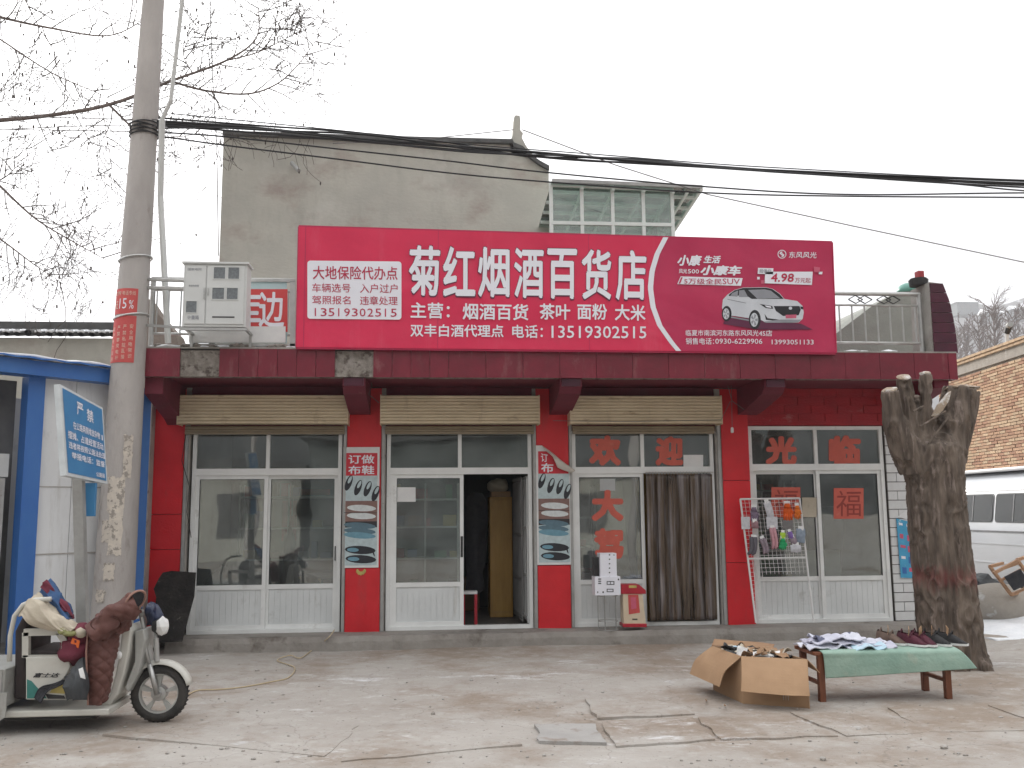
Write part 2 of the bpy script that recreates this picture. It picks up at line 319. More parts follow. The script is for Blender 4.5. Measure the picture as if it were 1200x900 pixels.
# worn concrete slabs let into the ground in front, with open joints
mat('slab', (.40, .375, .345), (.33, .30, .27), 1.6, .92, .45, 22, c3=(.29, .25, .21), sc3=1.7, t3=.56, w3=.12, rnd=.04, det=10)
mat('slab_grey', (.38, .365, .35), (.31, .30, .285), 3, .9, .5, 30, c3=(.25, .21, .18), sc3=4, t3=.55, w3=.12)
pav = MB().add([G(590, 806, -.06), G(1260, 806, -.06), G(1330, 872, -.06), G(560, 880, -.06)], [(3, 2, 1, 0)]).out('pavement', 'mortar', kind='structure')
SL = [[(686, 816), (778, 803), (814, 836), (700, 841)], [(626, 848), (698, 848), (711, 870), (632, 868)], [(706, 845), (812, 840), (838, 866), (722, 874)],
      [(818, 840), (920, 836), (982, 862), (846, 866)], [(926, 834), (1032, 830), (1082, 858), (992, 862)], [(1040, 829), (1150, 827), (1240, 855), (1090, 857)], [(1158, 826), (1250, 826), (1300, 853), (1244, 855)],
      [(120, 860), (300, 838), (420, 850), (380, 886)], [(430, 852), (560, 842), (612, 872), (400, 892)]]
for i, q in enumerate(SL):
    zt = .014 if i != 1 else .02; pts = []
    for k in range(4):
        a = G(*q[k], zt); b = G(*q[(k + 1) % 4], zt)
        for j in range(7): 
            p = a.lerp(b, j / 7); 
            pts.append(p + Vector((noise.noise(p * 4), noise.noise(p * 4 + Vector((9, 0, 0))), 0)) * .05 * (0 if j == 0 else 1))
    for p in pts: p.z = zt + .004 * noise.noise(p)
    if (pts[1] - pts[0]).cross(pts[8] - pts[0]).z < 0: pts.reverse()
    mb = MB().prism(pts, (0, 0, -.07)); mb.f[0] = tuple(reversed(mb.f[0])); mb.f[1] = tuple(reversed(mb.f[1])); mb.f[2:] = [tuple(reversed(f)) for f in mb.f[2:]]
    mb.out('slab', 'slab_grey' if i == 1 else 'ground', pav)
# pebbles and clods
rk = MB(); random.seed(3)
for i in range(330):
    px = random.uniform(0, 1200); py = 760 + 140 * random.random() ** .8; p = G(px, py, 0); s = random.uniform(.004, .014) * (2 if random.random() < .04 else 1)
    rk.blob((p.x, p.y, ground_z(p.x, p.y) + s * .4), (s * random.uniform(.8, 1.6), s, s * .7), .4, 1.5, 1, i)
rk.out('gravel', mat('stone_bits', (.27, .24, .21), (.4, .39, .37), 30, .9), kind='stuff')

# ---------------------------------------------------------------- the shop
shop = thing('shop_building', 'single storey shop with red tiled pillars, maroon cornice and white framed glass doors', 'shop', (1.6, 0, 0))
ZC = 3.40; ZT = 3.75; CY = -1.2; CX0 = -3.53; CX1 = 6.93
# step with a worn edge
sp = MB(); N_ = 80
for i in range(N_ + 1):
    x = -3.3 + i * (10.3 / N_); e = .03 * noise.noise(Vector((x * 2, 0, 0))) + .03 * noise.noise(Vector((x * 7, 3, 0))); zt = .165 + .006 * noise.noise(Vector((x * 3, 7, 0)))
    sp.v += [Vector((x, -.5 + e, -.1)), Vector((x, -.48 + e * 1.3, .10 + e * .3)), Vector((x, -.45 + e * 1.2, zt)), Vector((x, .1, zt))]
    if i: 
        k = (i - 1) * 4; sp.f += [(k + j, k + 4 + j, k + 5 + j, k + 1 + j) for j in range(3)]
sp.f += [(0, 1, 2, 3)]
sp.out('doorstep', mat('step_concrete', (.31, .29, .265), (.22, .2, .18), 3, .92, .6, 22, c3=(.12, .10, .085), sc3=2.2, t3=.57, w3=.12), shop, smooth=False)
# back volume: side walls, roof slab, interior
MB().box(-3.66, -3.5, .22, 6, 0, 3.4).out('side_wall', 'concrete', shop); MB().box(6.80, 6.95, .02, 6, 0, 3.4).out('side_wall', 'concrete', shop)
MB().box(-3.66, 6.95, 5.9, 6.05, 0, 3.4).out('rear_wall', 'concrete', shop)
MB().box(-3.66, 6.95, -.02, 6.05, 3.44, 3.70).out('roof', 'concrete', shop)
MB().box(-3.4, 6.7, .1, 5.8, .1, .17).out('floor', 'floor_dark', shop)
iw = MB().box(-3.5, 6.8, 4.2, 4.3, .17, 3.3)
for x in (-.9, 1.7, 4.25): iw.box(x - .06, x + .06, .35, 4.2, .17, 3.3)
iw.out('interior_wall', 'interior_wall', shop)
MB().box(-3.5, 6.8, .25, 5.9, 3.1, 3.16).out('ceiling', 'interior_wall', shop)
# lintel wall above the doors and the red wall round the fourth window
MB().box(-3.3, 4.02, .0, .2, 2.83, 3.44).out('lintel', 'soffit_maroon', shop)
rw = MB(); rw.box(4.0, 6.80, .0, .2, 2.905, 3.44)
rw.out('upper_wall', 'red_old', shop)
# faint bricks of the painted wall above the fourth window, each standing proud
bw = bpy.data.meshes.new('x')
BR = MB().box(-.5, .5, -.5, .5, -.5, .5)
me_br = BR.mesh('brick', MATS['red_old'])
o_ = None
for r in range(4):
    z = 2.96 + r * .118; x = 4.05 - (.2 if r % 2 else 0)
    while x < 6.78:
        a = max(x, 4.03); b = min(x + .38, 6.79)
        if b - a > .05: inst(me_br, 'brick', ((a + b) / 2, -.003 - random.random() * .006, z + .055), shop.children[-1] if False else [c for c in shop.children if c.name.startswith('upper_wall')][0], (b - a - .008, .012, .108))
        x += .39
# pillars: core + stacked painted slabs
def pillar(x0, x1, zs, y0=-.03, m='red_wall'):
    pl = MB().box(x0 + .01, x1 - .01, y0 + .02, .25, .12, 3.44).out('pillar', 'grout_dark', shop)
    for a, b in zip(zs[:-1], zs[1:]): MB().box(x0, x1, y0, .23, a + .003, b - .003).out('slab', m, pl, bevel=.004)
    return pl
pillar(-3.66, -3.27, [.12, 1.27, 1.73, 3.4])
pillar(-1.12, -.66, [.15, 1.0, 3.42])
pillar(1.46, 1.91, [.15, 1.0, 3.42])
pillar(4.08, 4.47, [.15, 1.0, 2.13, 3.42])
# grey rendered jambs beside the frames
for a, b in ((-3.27, -3.2), (-1.17, -1.12), (-.66, -.60), (1.41, 1.46), (1.91, 1.96), (4.0, 4.08)):
    MB().box(a, b, -.012, .2, .15, 3.42).out('jamb', 'jamb_grey', shop)
# shutter side rails
for x in (-3.235, -1.145, -.63, 1.435, 1.935, 4.035):
    MB().box(x - .018, x + .018, -.05, -.012, .17, 2.9).out('guide_rail', 'steel_dull', shop)
# white glazed tiles at the right end
tw = MB().box(6.475, 6.95, .02, .2, .16, 2.9).out('tiled_wall', 'grout_dark', shop)
me_t = MB().box(-.5, .5, -.5, .5, -.5, .5).mesh('tile', MATS['white_tile'])
r = 0; z = .17
while z < 2.86:
    xs = [6.48, 6.62, 6.86, 6.95] if r % 2 else [6.48, 6.76, 6.95]
    for a, b in zip(xs[:-1], xs[1:]): inst(me_t, 'tile', ((a + b) / 2, .012 + random.uniform(-.003, .003), z + .064), tw, (b - a - .009, .022, .118))
    z += .1285; r += 1
# canopy: slab, soffit, brackets, cornice of single tiles
MB().box(CX0 + .02, CX1 - .02, CY + .025, .0, 3.435, 3.70).out('canopy', 'soffit_maroon', shop)
cor = MB().box(CX0 + .01, CX1 - .01, CY + .012, CY + .16, ZC + .006, ZT - .02).out('cornice', 'mortar', shop)
me_m = MB().box(-.5, .5, -.5, .5, -.5, .5).mesh('tile', MATS['maroon_tile'])
x = CX0; random.seed(11); k = 0
gap = [(-2.95, -2.48), (-1.27, -.62)]
while x < CX1 - .05:
    wd = .235 if -2.6 < x < .2 else .47
    b = min(x + wd, CX1); c_ = (x + b) / 2
    if not any(g0 < c_ < g1 for g0, g1 in gap): inst(me_m, 'tile', (c_, CY + random.uniform(-.002, .002), (ZC + ZT) / 2), cor, (b - x - .005, .026, ZT - ZC), (0, 0, random.uniform(-.004, .004)))
    x = b
# left return of the cornice and the plum parapet pillar
MB().box(CX0, CX0 + .02, CY + .02, 0, ZC, ZT).out('return_panel', 'maroon_tile', cor)
MB().box(CX1 - .02, CX1, CY + .02, 6, ZC, ZT).out('return_panel', 'maroon_tile', cor)
MB().box(CX0, CX1, CY - .015, CY + .2, ZT, ZT + .02).out('coping', 'concrete', shop)
for bx, wd in ((-1.09, .28), (1.65, .28), (4.33, .28)):
    b = MB(); x0, x1 = bx - .0, bx + wd
    b.prism([(x0, CY + .06, 3.43), (x0, CY + .06, 3.30), (x0, CY + .18, 3.22), (x0, -.3, 3.08), (x0, .0, 3.05), (x0, .0, 3.43)], (x1 - x0, 0, 0))
    b.out('bracket', 'soffit_maroon', shop)
    MB().box(x0 + .02, x1 - .02, CY + .035, CY + .06, 3.30, 3.40).out('bracket_tile', 'plum_tile', shop)
MB().prism([(CX0 + .03, CY + .1, 3.43), (CX0 + .03, CY + .1, 3.2), (CX0 + .03, -.2, 2.98), (CX0 + .03, 0, 2.9), (CX0 + .03, 0, 3.43)], (.22, 0, 0)).out('bracket', 'soffit_maroon', shop)
MB().prism([(6.66, CY + .1, 3.43), (6.66, CY + .1, 3.3), (6.66, -.2, 3.1), (6.66, 0, 3.0), (6.66, 0, 3.43)], (.2, 0, 0)).out('bracket', 'soffit_maroon', shop)
# roller shutters: cream housing made of slats over a dark roll
for a, b in ((-3.31, -1.09), (-.665, 1.485), (1.90, 4.02)):
    sh = MB().box(a + .012, b - .012, -.285, .0, 2.915, 3.285).out('shutter_box', 'shutter_cream', shop)
    n = 9
    for i in range(n):
        z0 = 2.905 + i * (.385 / n)
        MB().prism([(a + .012, -.29, z0 + .002), (a + .012, -.305, z0 + .008), (a + .012, -.305, z0 + .032), (a + .012, -.29, z0 + .0405)], (b - a - .024, 0, 0)).out('slat', 'shutter_cream', sh)
    for e in (a, b - .012): MB().box(e, e + .012, -.31, 0, 2.895, 3.295).out('end_cap', 'shutter_cream', sh)
    ds = MB()
    for i in range(3): ds.tube([(a + .06, -.09, 2.80 + i * .035), (b - .06, -.09, 2.80 + i * .035)], .022, 6)
    ds.out('lower_slats', 'shutter_dark', sh)
# plum parapet pillar on the right, tapering, of single tiles
pp = MB()
prof = [(6.96, 3.75), (6.95, 4.1), (6.90, 4.45), (6.82, 4.70), (6.66, 4.72)]
pp.prism([(6.62, CY + .02, 3.75)] + [(x - .015, CY + .02, z) for x, z in prof], (0, .5, 0))
par = pp.out('parapet_pillar', 'concrete', shop)
zz = 3.755
def px_at(z):
    for (xa, za), (xb, zb) in zip(prof[:-2], prof[1:-1]):
        if za <= z <= zb: return xa + (xb - xa) * (z - za) / (zb - za)
    return prof[3][0]
for i in range(7):
    z1 = min(zz + .136, 4.70)
    xa, xb = px_at(zz), px_at(z1)
    MB().prism([(6.64, CY, zz + .003), (xa, CY, zz + .003), (xb, CY, z1 - .004), (6.64, CY, z1 - .004)], (0, .02, 0)).out('tile', 'plum_tile', par)
    zz = z1
MB().lathe([(0, 4.72), (.12, 4.72), (.13, 4.80), (.11, 4.80), (.11, 4.82), (0, 4.82)], (6.62, CY + .25, 0), n=18).out('cap', 'black_plastic', par)
MB().box(6.60, 6.68, CY + .2, CY + .3, 4.82, 4.92).out('cap_block', mat('red_rag', (.4, .05, .06)), par)

# ---------------------------------------------------------------- doors and windows
RK = MATS['alu_white']
def frame(mb, x0, x1, z0, z1, w_, y0, y1):
    mb.box(x0, x0 + w_, y0, y1, z0, z1); mb.box(x1 - w_, x1, y0, y1, z0, z1)
    mb.box(x0 + w_, x1 - w_, y0 + .001, y1 - .001, z1 - w_, z1); mb.box(x0 + w_, x1 - w_, y0 + .001, y1 - .001, z0, z0 + w_); return mb
def leaf(du, x0, x1, z0, zs, z1, y, st=.055, hinge=False):
    """door leaf: stiles and rails, glass pane above, ribbed panel below"""
    f = MB(); frame(f, x0, x1, z0, z1, st, y, y + .04); f.box(x0 + st, x1 - st, y + .001, y + .039, zs - .06, zs)
    o = f.out('door_leaf', RK, du)
    MB().box(x0 + st - .005, x1 - st + .005, y + .016, y + .022, zs - .004, z1 - st + .004).out('pane', 'window_glass', du)
    p = MB(); p.box(x0 + st, x1 - st, y + .022, y + .03, z0 + st, zs - .06); n = max(6, int((x1 - x0) / .085))
    for i in range(n):
        a = x0 + st + (x1 - x0 - 2 * st) * i / n; b = x0 + st + (x1 - x0 - 2 * st) * (i + 1) / n
        p.box(a + .002, b - .002, y + .016, y + .0225, z0 + st, zs - .06)
    p.out('lower_panel', 'alu_panel', du)
    g = MB(); g.box(x0 + st - .004, x0 + st, y - .001, y + .02, zs, z1 - st); g.box(x1 - st, x1 - st + .004, y - .001, y + .02, zs, z1 - st); g.box(x0 + st, x1 - st, y - .001, y + .02, z1 - st, z1 - st + .004)
    g.out('gasket', 'black_plastic', du)
def unit(x0, x1, z0, zr0, zr1, z1, xm, y=.05):
    du = MB(); frame(du, x0, x1, z0, z1, .05, y - .02, y + .06)
    du.box(x0 + .05, x1 - .05, y - .019, y + .059, zr0, zr1); du.box(xm - .025, xm + .025, y - .018, y + .058, zr1, z1 - .05)
    o = du.out('door_frame', RK, shop)
    for a, b in ((x0 + .05, xm - .025), (xm + .025, x1 - .05)): MB().box(a, b, y + .015, y + .021, zr1, z1 - .05).out('pane', 'window_glass', o)
    return o
d1 = unit(-3.17, -1.19, .165, 2.24, 2.33, 2.84, -2.18)
leaf(d1, -3.12, -2.17, .215, .79, 2.24, .055); leaf(d1, -2.19, -1.24, .215, .79, 2.24, .0975)
d2 = unit(-.585, 1.40, .165, 2.24, 2.33, 2.84, .41)
leaf(d2, -.50, .46, .215, .79, 2.24, .055)
MB().box(-.535, -.50, .05, .10, .215, 2.24).out('door_post', RK, d2)
MB().tube([(.435, .04, 1.33), (.435, .01, 1.33), (.435, .01, 1.18), (.435, .04, 1.18)], .008, 6).box(.42, .45, .045, .056, 1.12, 1.40).out('handle', 'black_plastic', d2)
MB().tube([(-1.265, .085, 1.28), (-1.265, .06, 1.28), (-1.265, .06, 1.10), (-1.265, .085, 1.10)], .008, 6).out('handle', 'black_plastic', d1)
d3 = unit(1.965, 3.975, .165, 2.24, 2.33, 2.84, 2.96)
leaf(d3, 2.01, 2.97, .215, .79, 2.24, .055)
d4 = unit(4.485, 6.46, .165, 2.27, 2.36, 2.895, 5.47)
leaf(d4, 4.55, 5.49, .215, .79, 2.27, .0975); leaf(d4, 5.46, 6.41, .215, .79, 2.27, .055)
# second leaf of door 2 swung inward and its barred security gate
lf = MB()
for y in (.16, .62, 1.08): lf.beam((1.345 + y * .02, y, .22), (1.345 + y * .02, y, 2.2), .03)
for z in (.25, .85, 1.5, 2.2): lf.beam((1.348, .16, z), (1.366, 1.08, z), .03)
lf.out('open_leaf', RK, d2)
gt = MB()
for i in range(9):
    y = .14 + i * .12; gt.tube([(1.27 - y * .03, y, .25), (1.27 - y * .03, y, 2.2)], .010, 6)
for z in (.3, .8, 1.4, 2.15): gt.beam((1.266, .14, z), (1.237, 1.1, z), .02, .03)
gt.out('security_grille', 'kiosk_dark', d2)

# strip curtain in the third doorway
cu = thing('strip_curtain', 'brownish clear plastic strip curtain hanging in the third doorway under a row of rings', 'door curtain', (3.44, .02, 2.24))
mcur = bpy.data.materials.new('strip_plastic'); mcur.use_nodes = True
def mk_curtain():
    n = mcur.node_tree; N = n.nodes; L = n.links; b = N['Principled BSDF']; b.inputs['Roughness'].default_value = .22
    geo = N.new('ShaderNodeNewGeometry'); mp = N.new('ShaderNodeMapping'); mp.inputs['Scale'].default_value = (9, 1, .7); L.new(geo.outputs['Position'], mp.inputs['Vector'])
    nz = N.new('ShaderNodeTexNoise'); nz.inputs['Scale'].default_value = 1.6; nz.inputs['Detail'].default_value = 8; L.new(mp.outputs[0], nz.inputs['Vector'])
    cr = N.new('ShaderNodeValToRGB'); e = cr.color_ramp.elements; e[0].position = .3; e[0].color = (.03, .024, .02, 1); e[1].position = .72; e[1].color = (.30, .26, .25, 1)
    e.new(.48).color = (.12, .085, .06, 1); e.new(.6).color = (.17, .15, .15, 1)
    L.new(nz.outputs['Fac'], cr.inputs[0]); L.new(cr.outputs[0], b.inputs['Base Color']); b.inputs['Alpha'].default_value = .9
mk_curtain()
random.seed(5)
for i in range(12):
    x0 = 2.985 + i * .078; ph = random.random() * 6
    ctrl = [[(x0 + .094 * u, -.01 + .018 * ((i % 2) - .5) * 2 + .012 * sin(3.2 * u + ph) + .01 * sin(k * .8 + ph), 2.22 - k * .248) for u in (0, .33, .66, 1)] for k in range(9)]
    MB().surf(ctrl, 24, 6, .003, .004, 9, i).out('strip', mcur, cu, smooth=True)
rg = MB(); rg.tube([(2.98, -.02, 2.245), (3.95, -.02, 2.245)], .008, 6)
for i in range(22): rg.torus((3.0 + i * .0435, -.02, 2.24), .014, .004, 'Y', 10, 5)
rg.out('ring_rail', 'steel', cu)
# ---------------------------------------------------------------- the big red signboard on the canopy
BY = -1.27
mat('banner_red', (.68, .028, .09), (.60, .02, .075), 1.6, .38, .5, 2.2, rnd=0, det=4)
mat('banner_dark', (.50, .026, .09), (.43, .02, .078), 1.6, .38, .5, 2.2, det=4)
mat('print_white', (.80, .80, .86), (.74, .74, .80), 2, .45)
mat('print_red', (.50, .02, .07), None, 2, .5); mat('print_edge', (.12, .02, .06), None, 2, .5)
mat('print_black', (.02, .02, .025), None, 5, .5); mat('print_grey', (.30, .31, .34), None, 5, .5); mat('print_silver', (.62, .64, .68), (.52, .54, .58), 5, .4)
mat('print_pink', (.62, .12, .2), None, 5, .5)
sg = thing('shop_sign', 'long red fabric shop sign with white characters and printed car on the cornice', 'shop sign', (1.8, BY, ZT + .02))
def Wb(px, py, e=0.0): p = P(px, py, BY - e); return p
TL, TR, BR_, BL = Wb(350, 266), Wb(975, 284.5), Wb(979.5, 413.5), Wb(347, 407)
def on_banner(u, v, e): # u along, v up
    p = (BL * (1 - u) + BR_ * u) * (1 - v) + (TL * (1 - u) + TR * u) * v
    return Vector((p.x, BY - e, p.z))
def b_uv(px, py):
    p = Wb(px, py); u = (p.x - BL.x) / (BR_.x - BL.x)
    for _ in range(4):
        lo = BL.lerp(BR_, u); hi = TL.lerp(TR, u); v = (p.z - lo.z) / (hi.z - lo.z)
        L_ = BL.lerp(TL, v); R_ = BR_.lerp(TR, v); u = (p.x - L_.x) / (R_.x - L_.x)
    return u, v
def sag(u, v):                 # the cloth is stretched over a frame: slight billows between its bars
    return .010 * abs(sin(u * pi * 7.6)) * abs(sin(v * pi * 2)) + .006 * noise.noise(Vector((u * 14, v * 4, 0))) + .003 * noise.noise(Vector((u * 50 + v * 22, v * 6, 3)))
def cloth_panel(name, poly_fn, m, e0):
    mb = MB(); nu, nv = 150, 34
    mb.v = [Vector((0, 0, 0))] * 0
    for i in range(nu + 1):
        for j in range(nv + 1):
            u, v = poly_fn(i / nu, j / nv); p = on_banner(u, v, e0 - sag(u, v)); mb.v.append(p)
    W = nv + 1; mb.f = [(i * W + j, (i + 1) * W + j, (i + 1) * W + j + 1, i * W + j + 1) for i in range(nu) for j in range(nv)]
    return mb.out(name, m, sg, smooth=True)
# curve dividing red from dark red, from the photograph
cv = [(779, 278), (769, 298), (763, 318), (761, 338), (764, 360), (772, 382), (786, 402), (794, 409)]
cuv = [b_uv(*c) for c in cv]; cuv[0] = (cuv[0][0], 1.0); cuv[-1] = (cuv[-1][0], 0.0)
def cu_at(v):
    for (ua, va), (ub, vb) in zip(cuv[:-1], cuv[1:]):
        if vb <= v <= va: return ua + (ub - ua) * (va - v) / (va - vb)
    return cuv[-1][0] if v < .5 else cuv[0][0]
cloth_panel('banner_cloth', lambda a, b: (a * cu_at(b), b), 'banner_red', .02)
cloth_panel('banner_cloth_dark', lambda a, b: (cu_at(b) + a * (1 - cu_at(b)), b), 'banner_dark', .02)
st = MB()
for k in range(32):
    v0, v1 = k / 32, (k + 1) / 32; st.add([on_banner(cu_at(v0) - .004, v0, .026), on_banner(cu_at(v0) + .006, v0, .026), on_banner(cu_at(v1) + .006, v1, .026), on_banner(cu_at(v1) - .004, v1, .026)], [(0, 1, 2, 3)])
st.out('white_stripe', 'print_white', sg)
fr_ = MB()
c4 = [on_banner(0, 0, 0), on_banner(1, 0, 0), on_banner(1, 1, 0), on_banner(0, 1, 0)]
ys = Vector((0, .035, 0))
for a, b in zip(c4, c4[1:] + c4[:1]): fr_.beam(a + ys, b + ys, .03)
for u in (.127, .255, .38, .51, .64, .76, .885): fr_.beam(on_banner(u, .0, 0) + ys, on_banner(u, 1, 0) + ys, .025)
fr_.beam(on_banner(0, .5, 0) + ys, on_banner(1, .5, 0) + ys, .025)
for u in (.13, .5, .88): fr_.beam(on_banner(u, .9, -.03), on_banner(u, 0, -.9), .03)
fr_.out('frame', 'steel_dull', sg)
ed = MB()
for a, b in ((c4[3], c4[2]), (c4[0], c4[3]), (c4[1], c4[2]), (c4[0], c4[1])):
    ed.beam(a + Vector((0, .0, 0)), b + Vector((0, .0, 0)), .012, .045)
ed.out('hem', 'banner_dark', sg)
hm = MB()
for u, w_ in ((.0125, .0014), (.252, .0011), (.53, .0011), (.785, .0011)):
    hm.add([on_banner(u, .0, .0215), on_banner(u + w_, 0, .0215), on_banner(u + w_, 1, .0215), on_banner(u, 1, .0215)], [(0, 1, 2, 3)])
hm.out('seam', 'banner_dark', sg)
def bt(s, x0, y0, x1, y1, m='print_white', bold=0.0, shear=0.0, e=.026, name='lettering', slope=.018):
    q = []
    for (px, py) in ((x0, y0), (x1, y0 + (x1 - x0) * slope), (x1, y1 + (x1 - x0) * slope * .7), (x0, y1)): u, v = b_uv(px, py); q.append(on_banner(u, v, e))
    return txt(s, q, m, sg, bold, shear, name)
big = [('菊', 479, 516), ('红', 519, 557), ('烟', 560, 597), ('酒', 602, 637), ('百', 641, 676), ('货', 681, 716), ('店', 721, 757)]
for ch, x0, x1 in big:
    y0 = 288 + (x0 - 479) * .022
    bt(ch, x0 - .6, y0 - .8, x1 + .6, y0 + 60.8, 'print_edge', .032, e=.0245, name='letter_edge')
    bt(ch, x0, y0, x1, y0 + 59, 'print_white', .026)
bt('主营：', 481, 354.5, 527, 373.5, 'print_white', .022); bt('烟酒百货', 542, 355.5, 619, 375, 'print_white', .022)
bt('茶叶', 632, 356, 668, 375, 'print_white', .022); bt('面粉', 676, 356, 711, 375, 'print_white', .022); bt('大米', 720, 357, 756, 376, 'print_white', .022)
bt('双丰白酒代理点', 481, 380, 590, 395, 'print_white', .02, slope=.01); bt('电话：', 600, 381, 636, 396.5, 'print_white', .02, slope=.01); bt('13519302515', 646, 382, 757, 396.5, 'print_white', .012, slope=.008)
# white rounded panel with the insurance text
def b_round(x0, y0, x1, y1, r, m, e, name, dy=0.0):
    pts = []
    for cx, cy, a0 in ((x1 - r, y1 - r, 0), (x0 + r, y1 - r, 90), (x0 + r, y0 + r, 180), (x1 - r, y0 + r, 270)):
        for k in range(6):
            a = radians(a0 + k * 18); px, py = cx + r * cos(a), cy + r * sin(a) + (cx - x0) * dy; u, v = b_uv(px, py); pts.append(on_banner(u, v, e))
    return MB().add(pts, [tuple(range(len(pts)))]).out(name, m, sg)
b_round(360.5, 306, 470.5, 374, 3.5, 'print_white', .026, 'text_panel', .01)
bt('大地保险代办点', 367, 312, 466, 328, 'print_red', .012, e=.029, slope=.012)
bt('车辆选号', 366, 332.5, 411, 343, 'print_red', .004, e=.029, slope=.012); bt('入户过户', 422, 333, 466, 344, 'print_red', .004, e=.029, slope=.01)
bt('驾照报名', 366, 347, 411, 357, 'print_red', .004, e=.029, slope=.01); bt('违章处理', 422, 347.5, 466, 358, 'print_red', .004, e=.029, slope=.01)
for i, ch in enumerate('13519302515'): bt(ch, 367 + i * 9.1 + (2.2 if ch == '1' else 0), 361.5 + i * .08, 367 + i * 9.1 + (3.6 if ch == '1' else 7), 371 + i * .08, 'print_red', .004, e=.029, slope=0)
# right part
bt('小康', 793, 299, 822, 312, 'print_white', .04, .25); bt('生活', 823.5, 300, 844, 309, 'print_white', .04, .25)
bt('风光', 795, 315.5, 804.5, 321, 'print_white', .02, 0); bt('500', 805.5, 316, 818.5, 321, 'print_white', .02, 0)
bt('小康车', 820, 311, 869, 323, 'print_white', .045, .25)
b_ = []
for c in ((797, 324.5), (869.5, 326.5), (867.5, 335.5), (793, 333.5)): b_.append(on_banner(*b_uv(*c), .026))
MB().add(b_, [(3, 2, 1, 0)]).out('text_panel', 'print_white', sg)
b_ = [on_banner(*b_uv(*c), .028) for c in ((797.5, 325.5), (799.5, 325.5), (796.5, 333), (794.5, 333))]
MB().add(b_, [(3, 2, 1, 0)]).out('slash_mark', 'banner_dark', sg)
bt('5万级全民', 801, 326.5, 845, 333.5, 'banner_dark', .006, 0, e=.029); bt('SUV', 846, 327, 866, 333.6, 'banner_dark', .006, 0, e=.029)
for c in (((887.5, 314.5), (905.5, 315), (905, 322), (887, 321.5)), ((896, 319), (951.5, 319), (950.5, 334.5), (895, 332.5)), ((953, 313), (960, 314), (959.5, 320), (953, 319.5)), ((958.5, 319), (963, 319), (962.5, 322), (958.5, 322)), ((886.5, 325), (889.5, 325), (889.5, 328), (886.5, 328)), ((891, 329), (895.5, 329), (895.5, 333), (891, 333))):
    MB().add([on_banner(*b_uv(*k), .026) for k in c], [(3, 2, 1, 0)]).out('price_block', 'print_white' if c[0][0] not in (953, 891) else 'print_pink', sg)
bt('超值价', 889, 316, 903, 320.5, 'print_grey', .006, 0, e=.029, slope=0); bt('4.98', 902.5, 320.8, 929.5, 331, 'print_red', .035, .1, e=.029, slope=.01); bt('万元起', 930.5, 326, 949, 332, 'print_red', .004, 0, e=.029, slope=.01)
bt('东风风光', 923.5, 295.5, 956, 303, 'print_white', .012, .1, slope=.01)
em = MB()
for k in range(24):
    a0, a1 = 2 * pi * k / 24, 2 * pi * (k + 1) / 24
    em.add([on_banner(*b_uv(915.5 + r * cos(a), 298.5 + r * sin(a)), .026) for r, a in ((4.2, a0), (5.1, a0), (5.1, a1), (4.2, a1))], [(0, 1, 2, 3)])
for s_ in (1, -1):
    em.add([on_banner(*b_uv(915.5 + s_ * x, 298.5 + s_ * y), .026) for x, y in ((-3, -.6), (-1.5, -3), (.8, -3), (-.6, -.8), (.4, .2), (-1, 1.6), (-1.4, .2))], [tuple(range(7))])
em.out('emblem', 'print_white', sg)
bt('临夏市南滨河东路东风风光', 803, 387, 888, 394, 'print_white', .008, 0, slope=.004); bt('4S店', 888.5, 387.4, 904, 394.5, 'print_white', .008, 0, slope=.004)
bt('销售电话：', 803, 396.3, 836, 404, 'print_white', .008, 0, slope=.004); bt('0930-6229906', 837.5, 397.2, 892.5, 403.3, 'print_white', .006, 0, slope=.003); bt('13993051133', 903.5, 398.4, 952.5, 404, 'print_white', .006, 0, slope=.003)
# printed car: flat shapes, from (zoomed) drawing coordinates x/6+780, y/6+280
def cp(pts, m, e, name='car_picture'):
    q = [on_banner(*b_uv(780 + x / 6, 280 + y / 6), e) for x, y in pts]
    MB().add(q, [tuple(range(len(q)))]).out(name, m, sg)
def ell(cx, cy, rx, ry, n=20): return [(cx + rx * cos(2 * pi * k / n), cy + ry * sin(2 * pi * k / n)) for k in range(n)]
cp([(400, 600), (640, 640), (1030, 640), (950, 600), (600, 560), (420, 560)], 'print_edge', .0262, 'car_shadow')
cp([(398, 430), (430, 395), (480, 362), (540, 345), (700, 343), (750, 355), (800, 390), (830, 425), (920, 440), (958, 475), (966, 520), (958, 565), (930, 590), (700, 590), (640, 560), (580, 560), (480, 545), (420, 540), (392, 490)], 'print_silver', .0272, 'car_body')
cp([(440, 395), (480, 365), (540, 348), (700, 346), (745, 356), (795, 390), (825, 425), (600, 425), (560, 400), (440, 405)], 'print_black', .028, 'car_roof')
cp([(575, 362), (690, 358), (735, 368), (800, 420), (640, 424)], 'print_grey', .0288, 'car_windscreen')
cp([(462, 385), (505, 366), (500, 410), (450, 405)], 'print_grey', .0288, 'car_window'); cp([(512, 366), (548, 362), (575, 412), (510, 412)], 'print_grey', .0288, 'car_window')
cp([(755, 475), (935, 475), (945, 500), (930, 540), (820, 545), (770, 510)], 'print_black', .028, 'car_grille')
cp([(655, 460), (745, 475), (750, 495), (700, 490)], 'print_black', .028, 'car_lamp'); cp([(940, 478), (962, 480), (962, 500), (945, 495)], 'print_black', .028, 'car_lamp')
cp([(690, 470), (735, 478), (738, 488), (705, 483)], 'print_white', .0288, 'car_lamp')
cp([(690, 530), (712, 560), (790, 570), (780, 580), (700, 572)], 'print_black', .028, 'car_bumper'); cp([(800, 570), (950, 570), (925, 592), (700, 592), (680, 585)], 'print_grey', .0283, 'car_bumper')
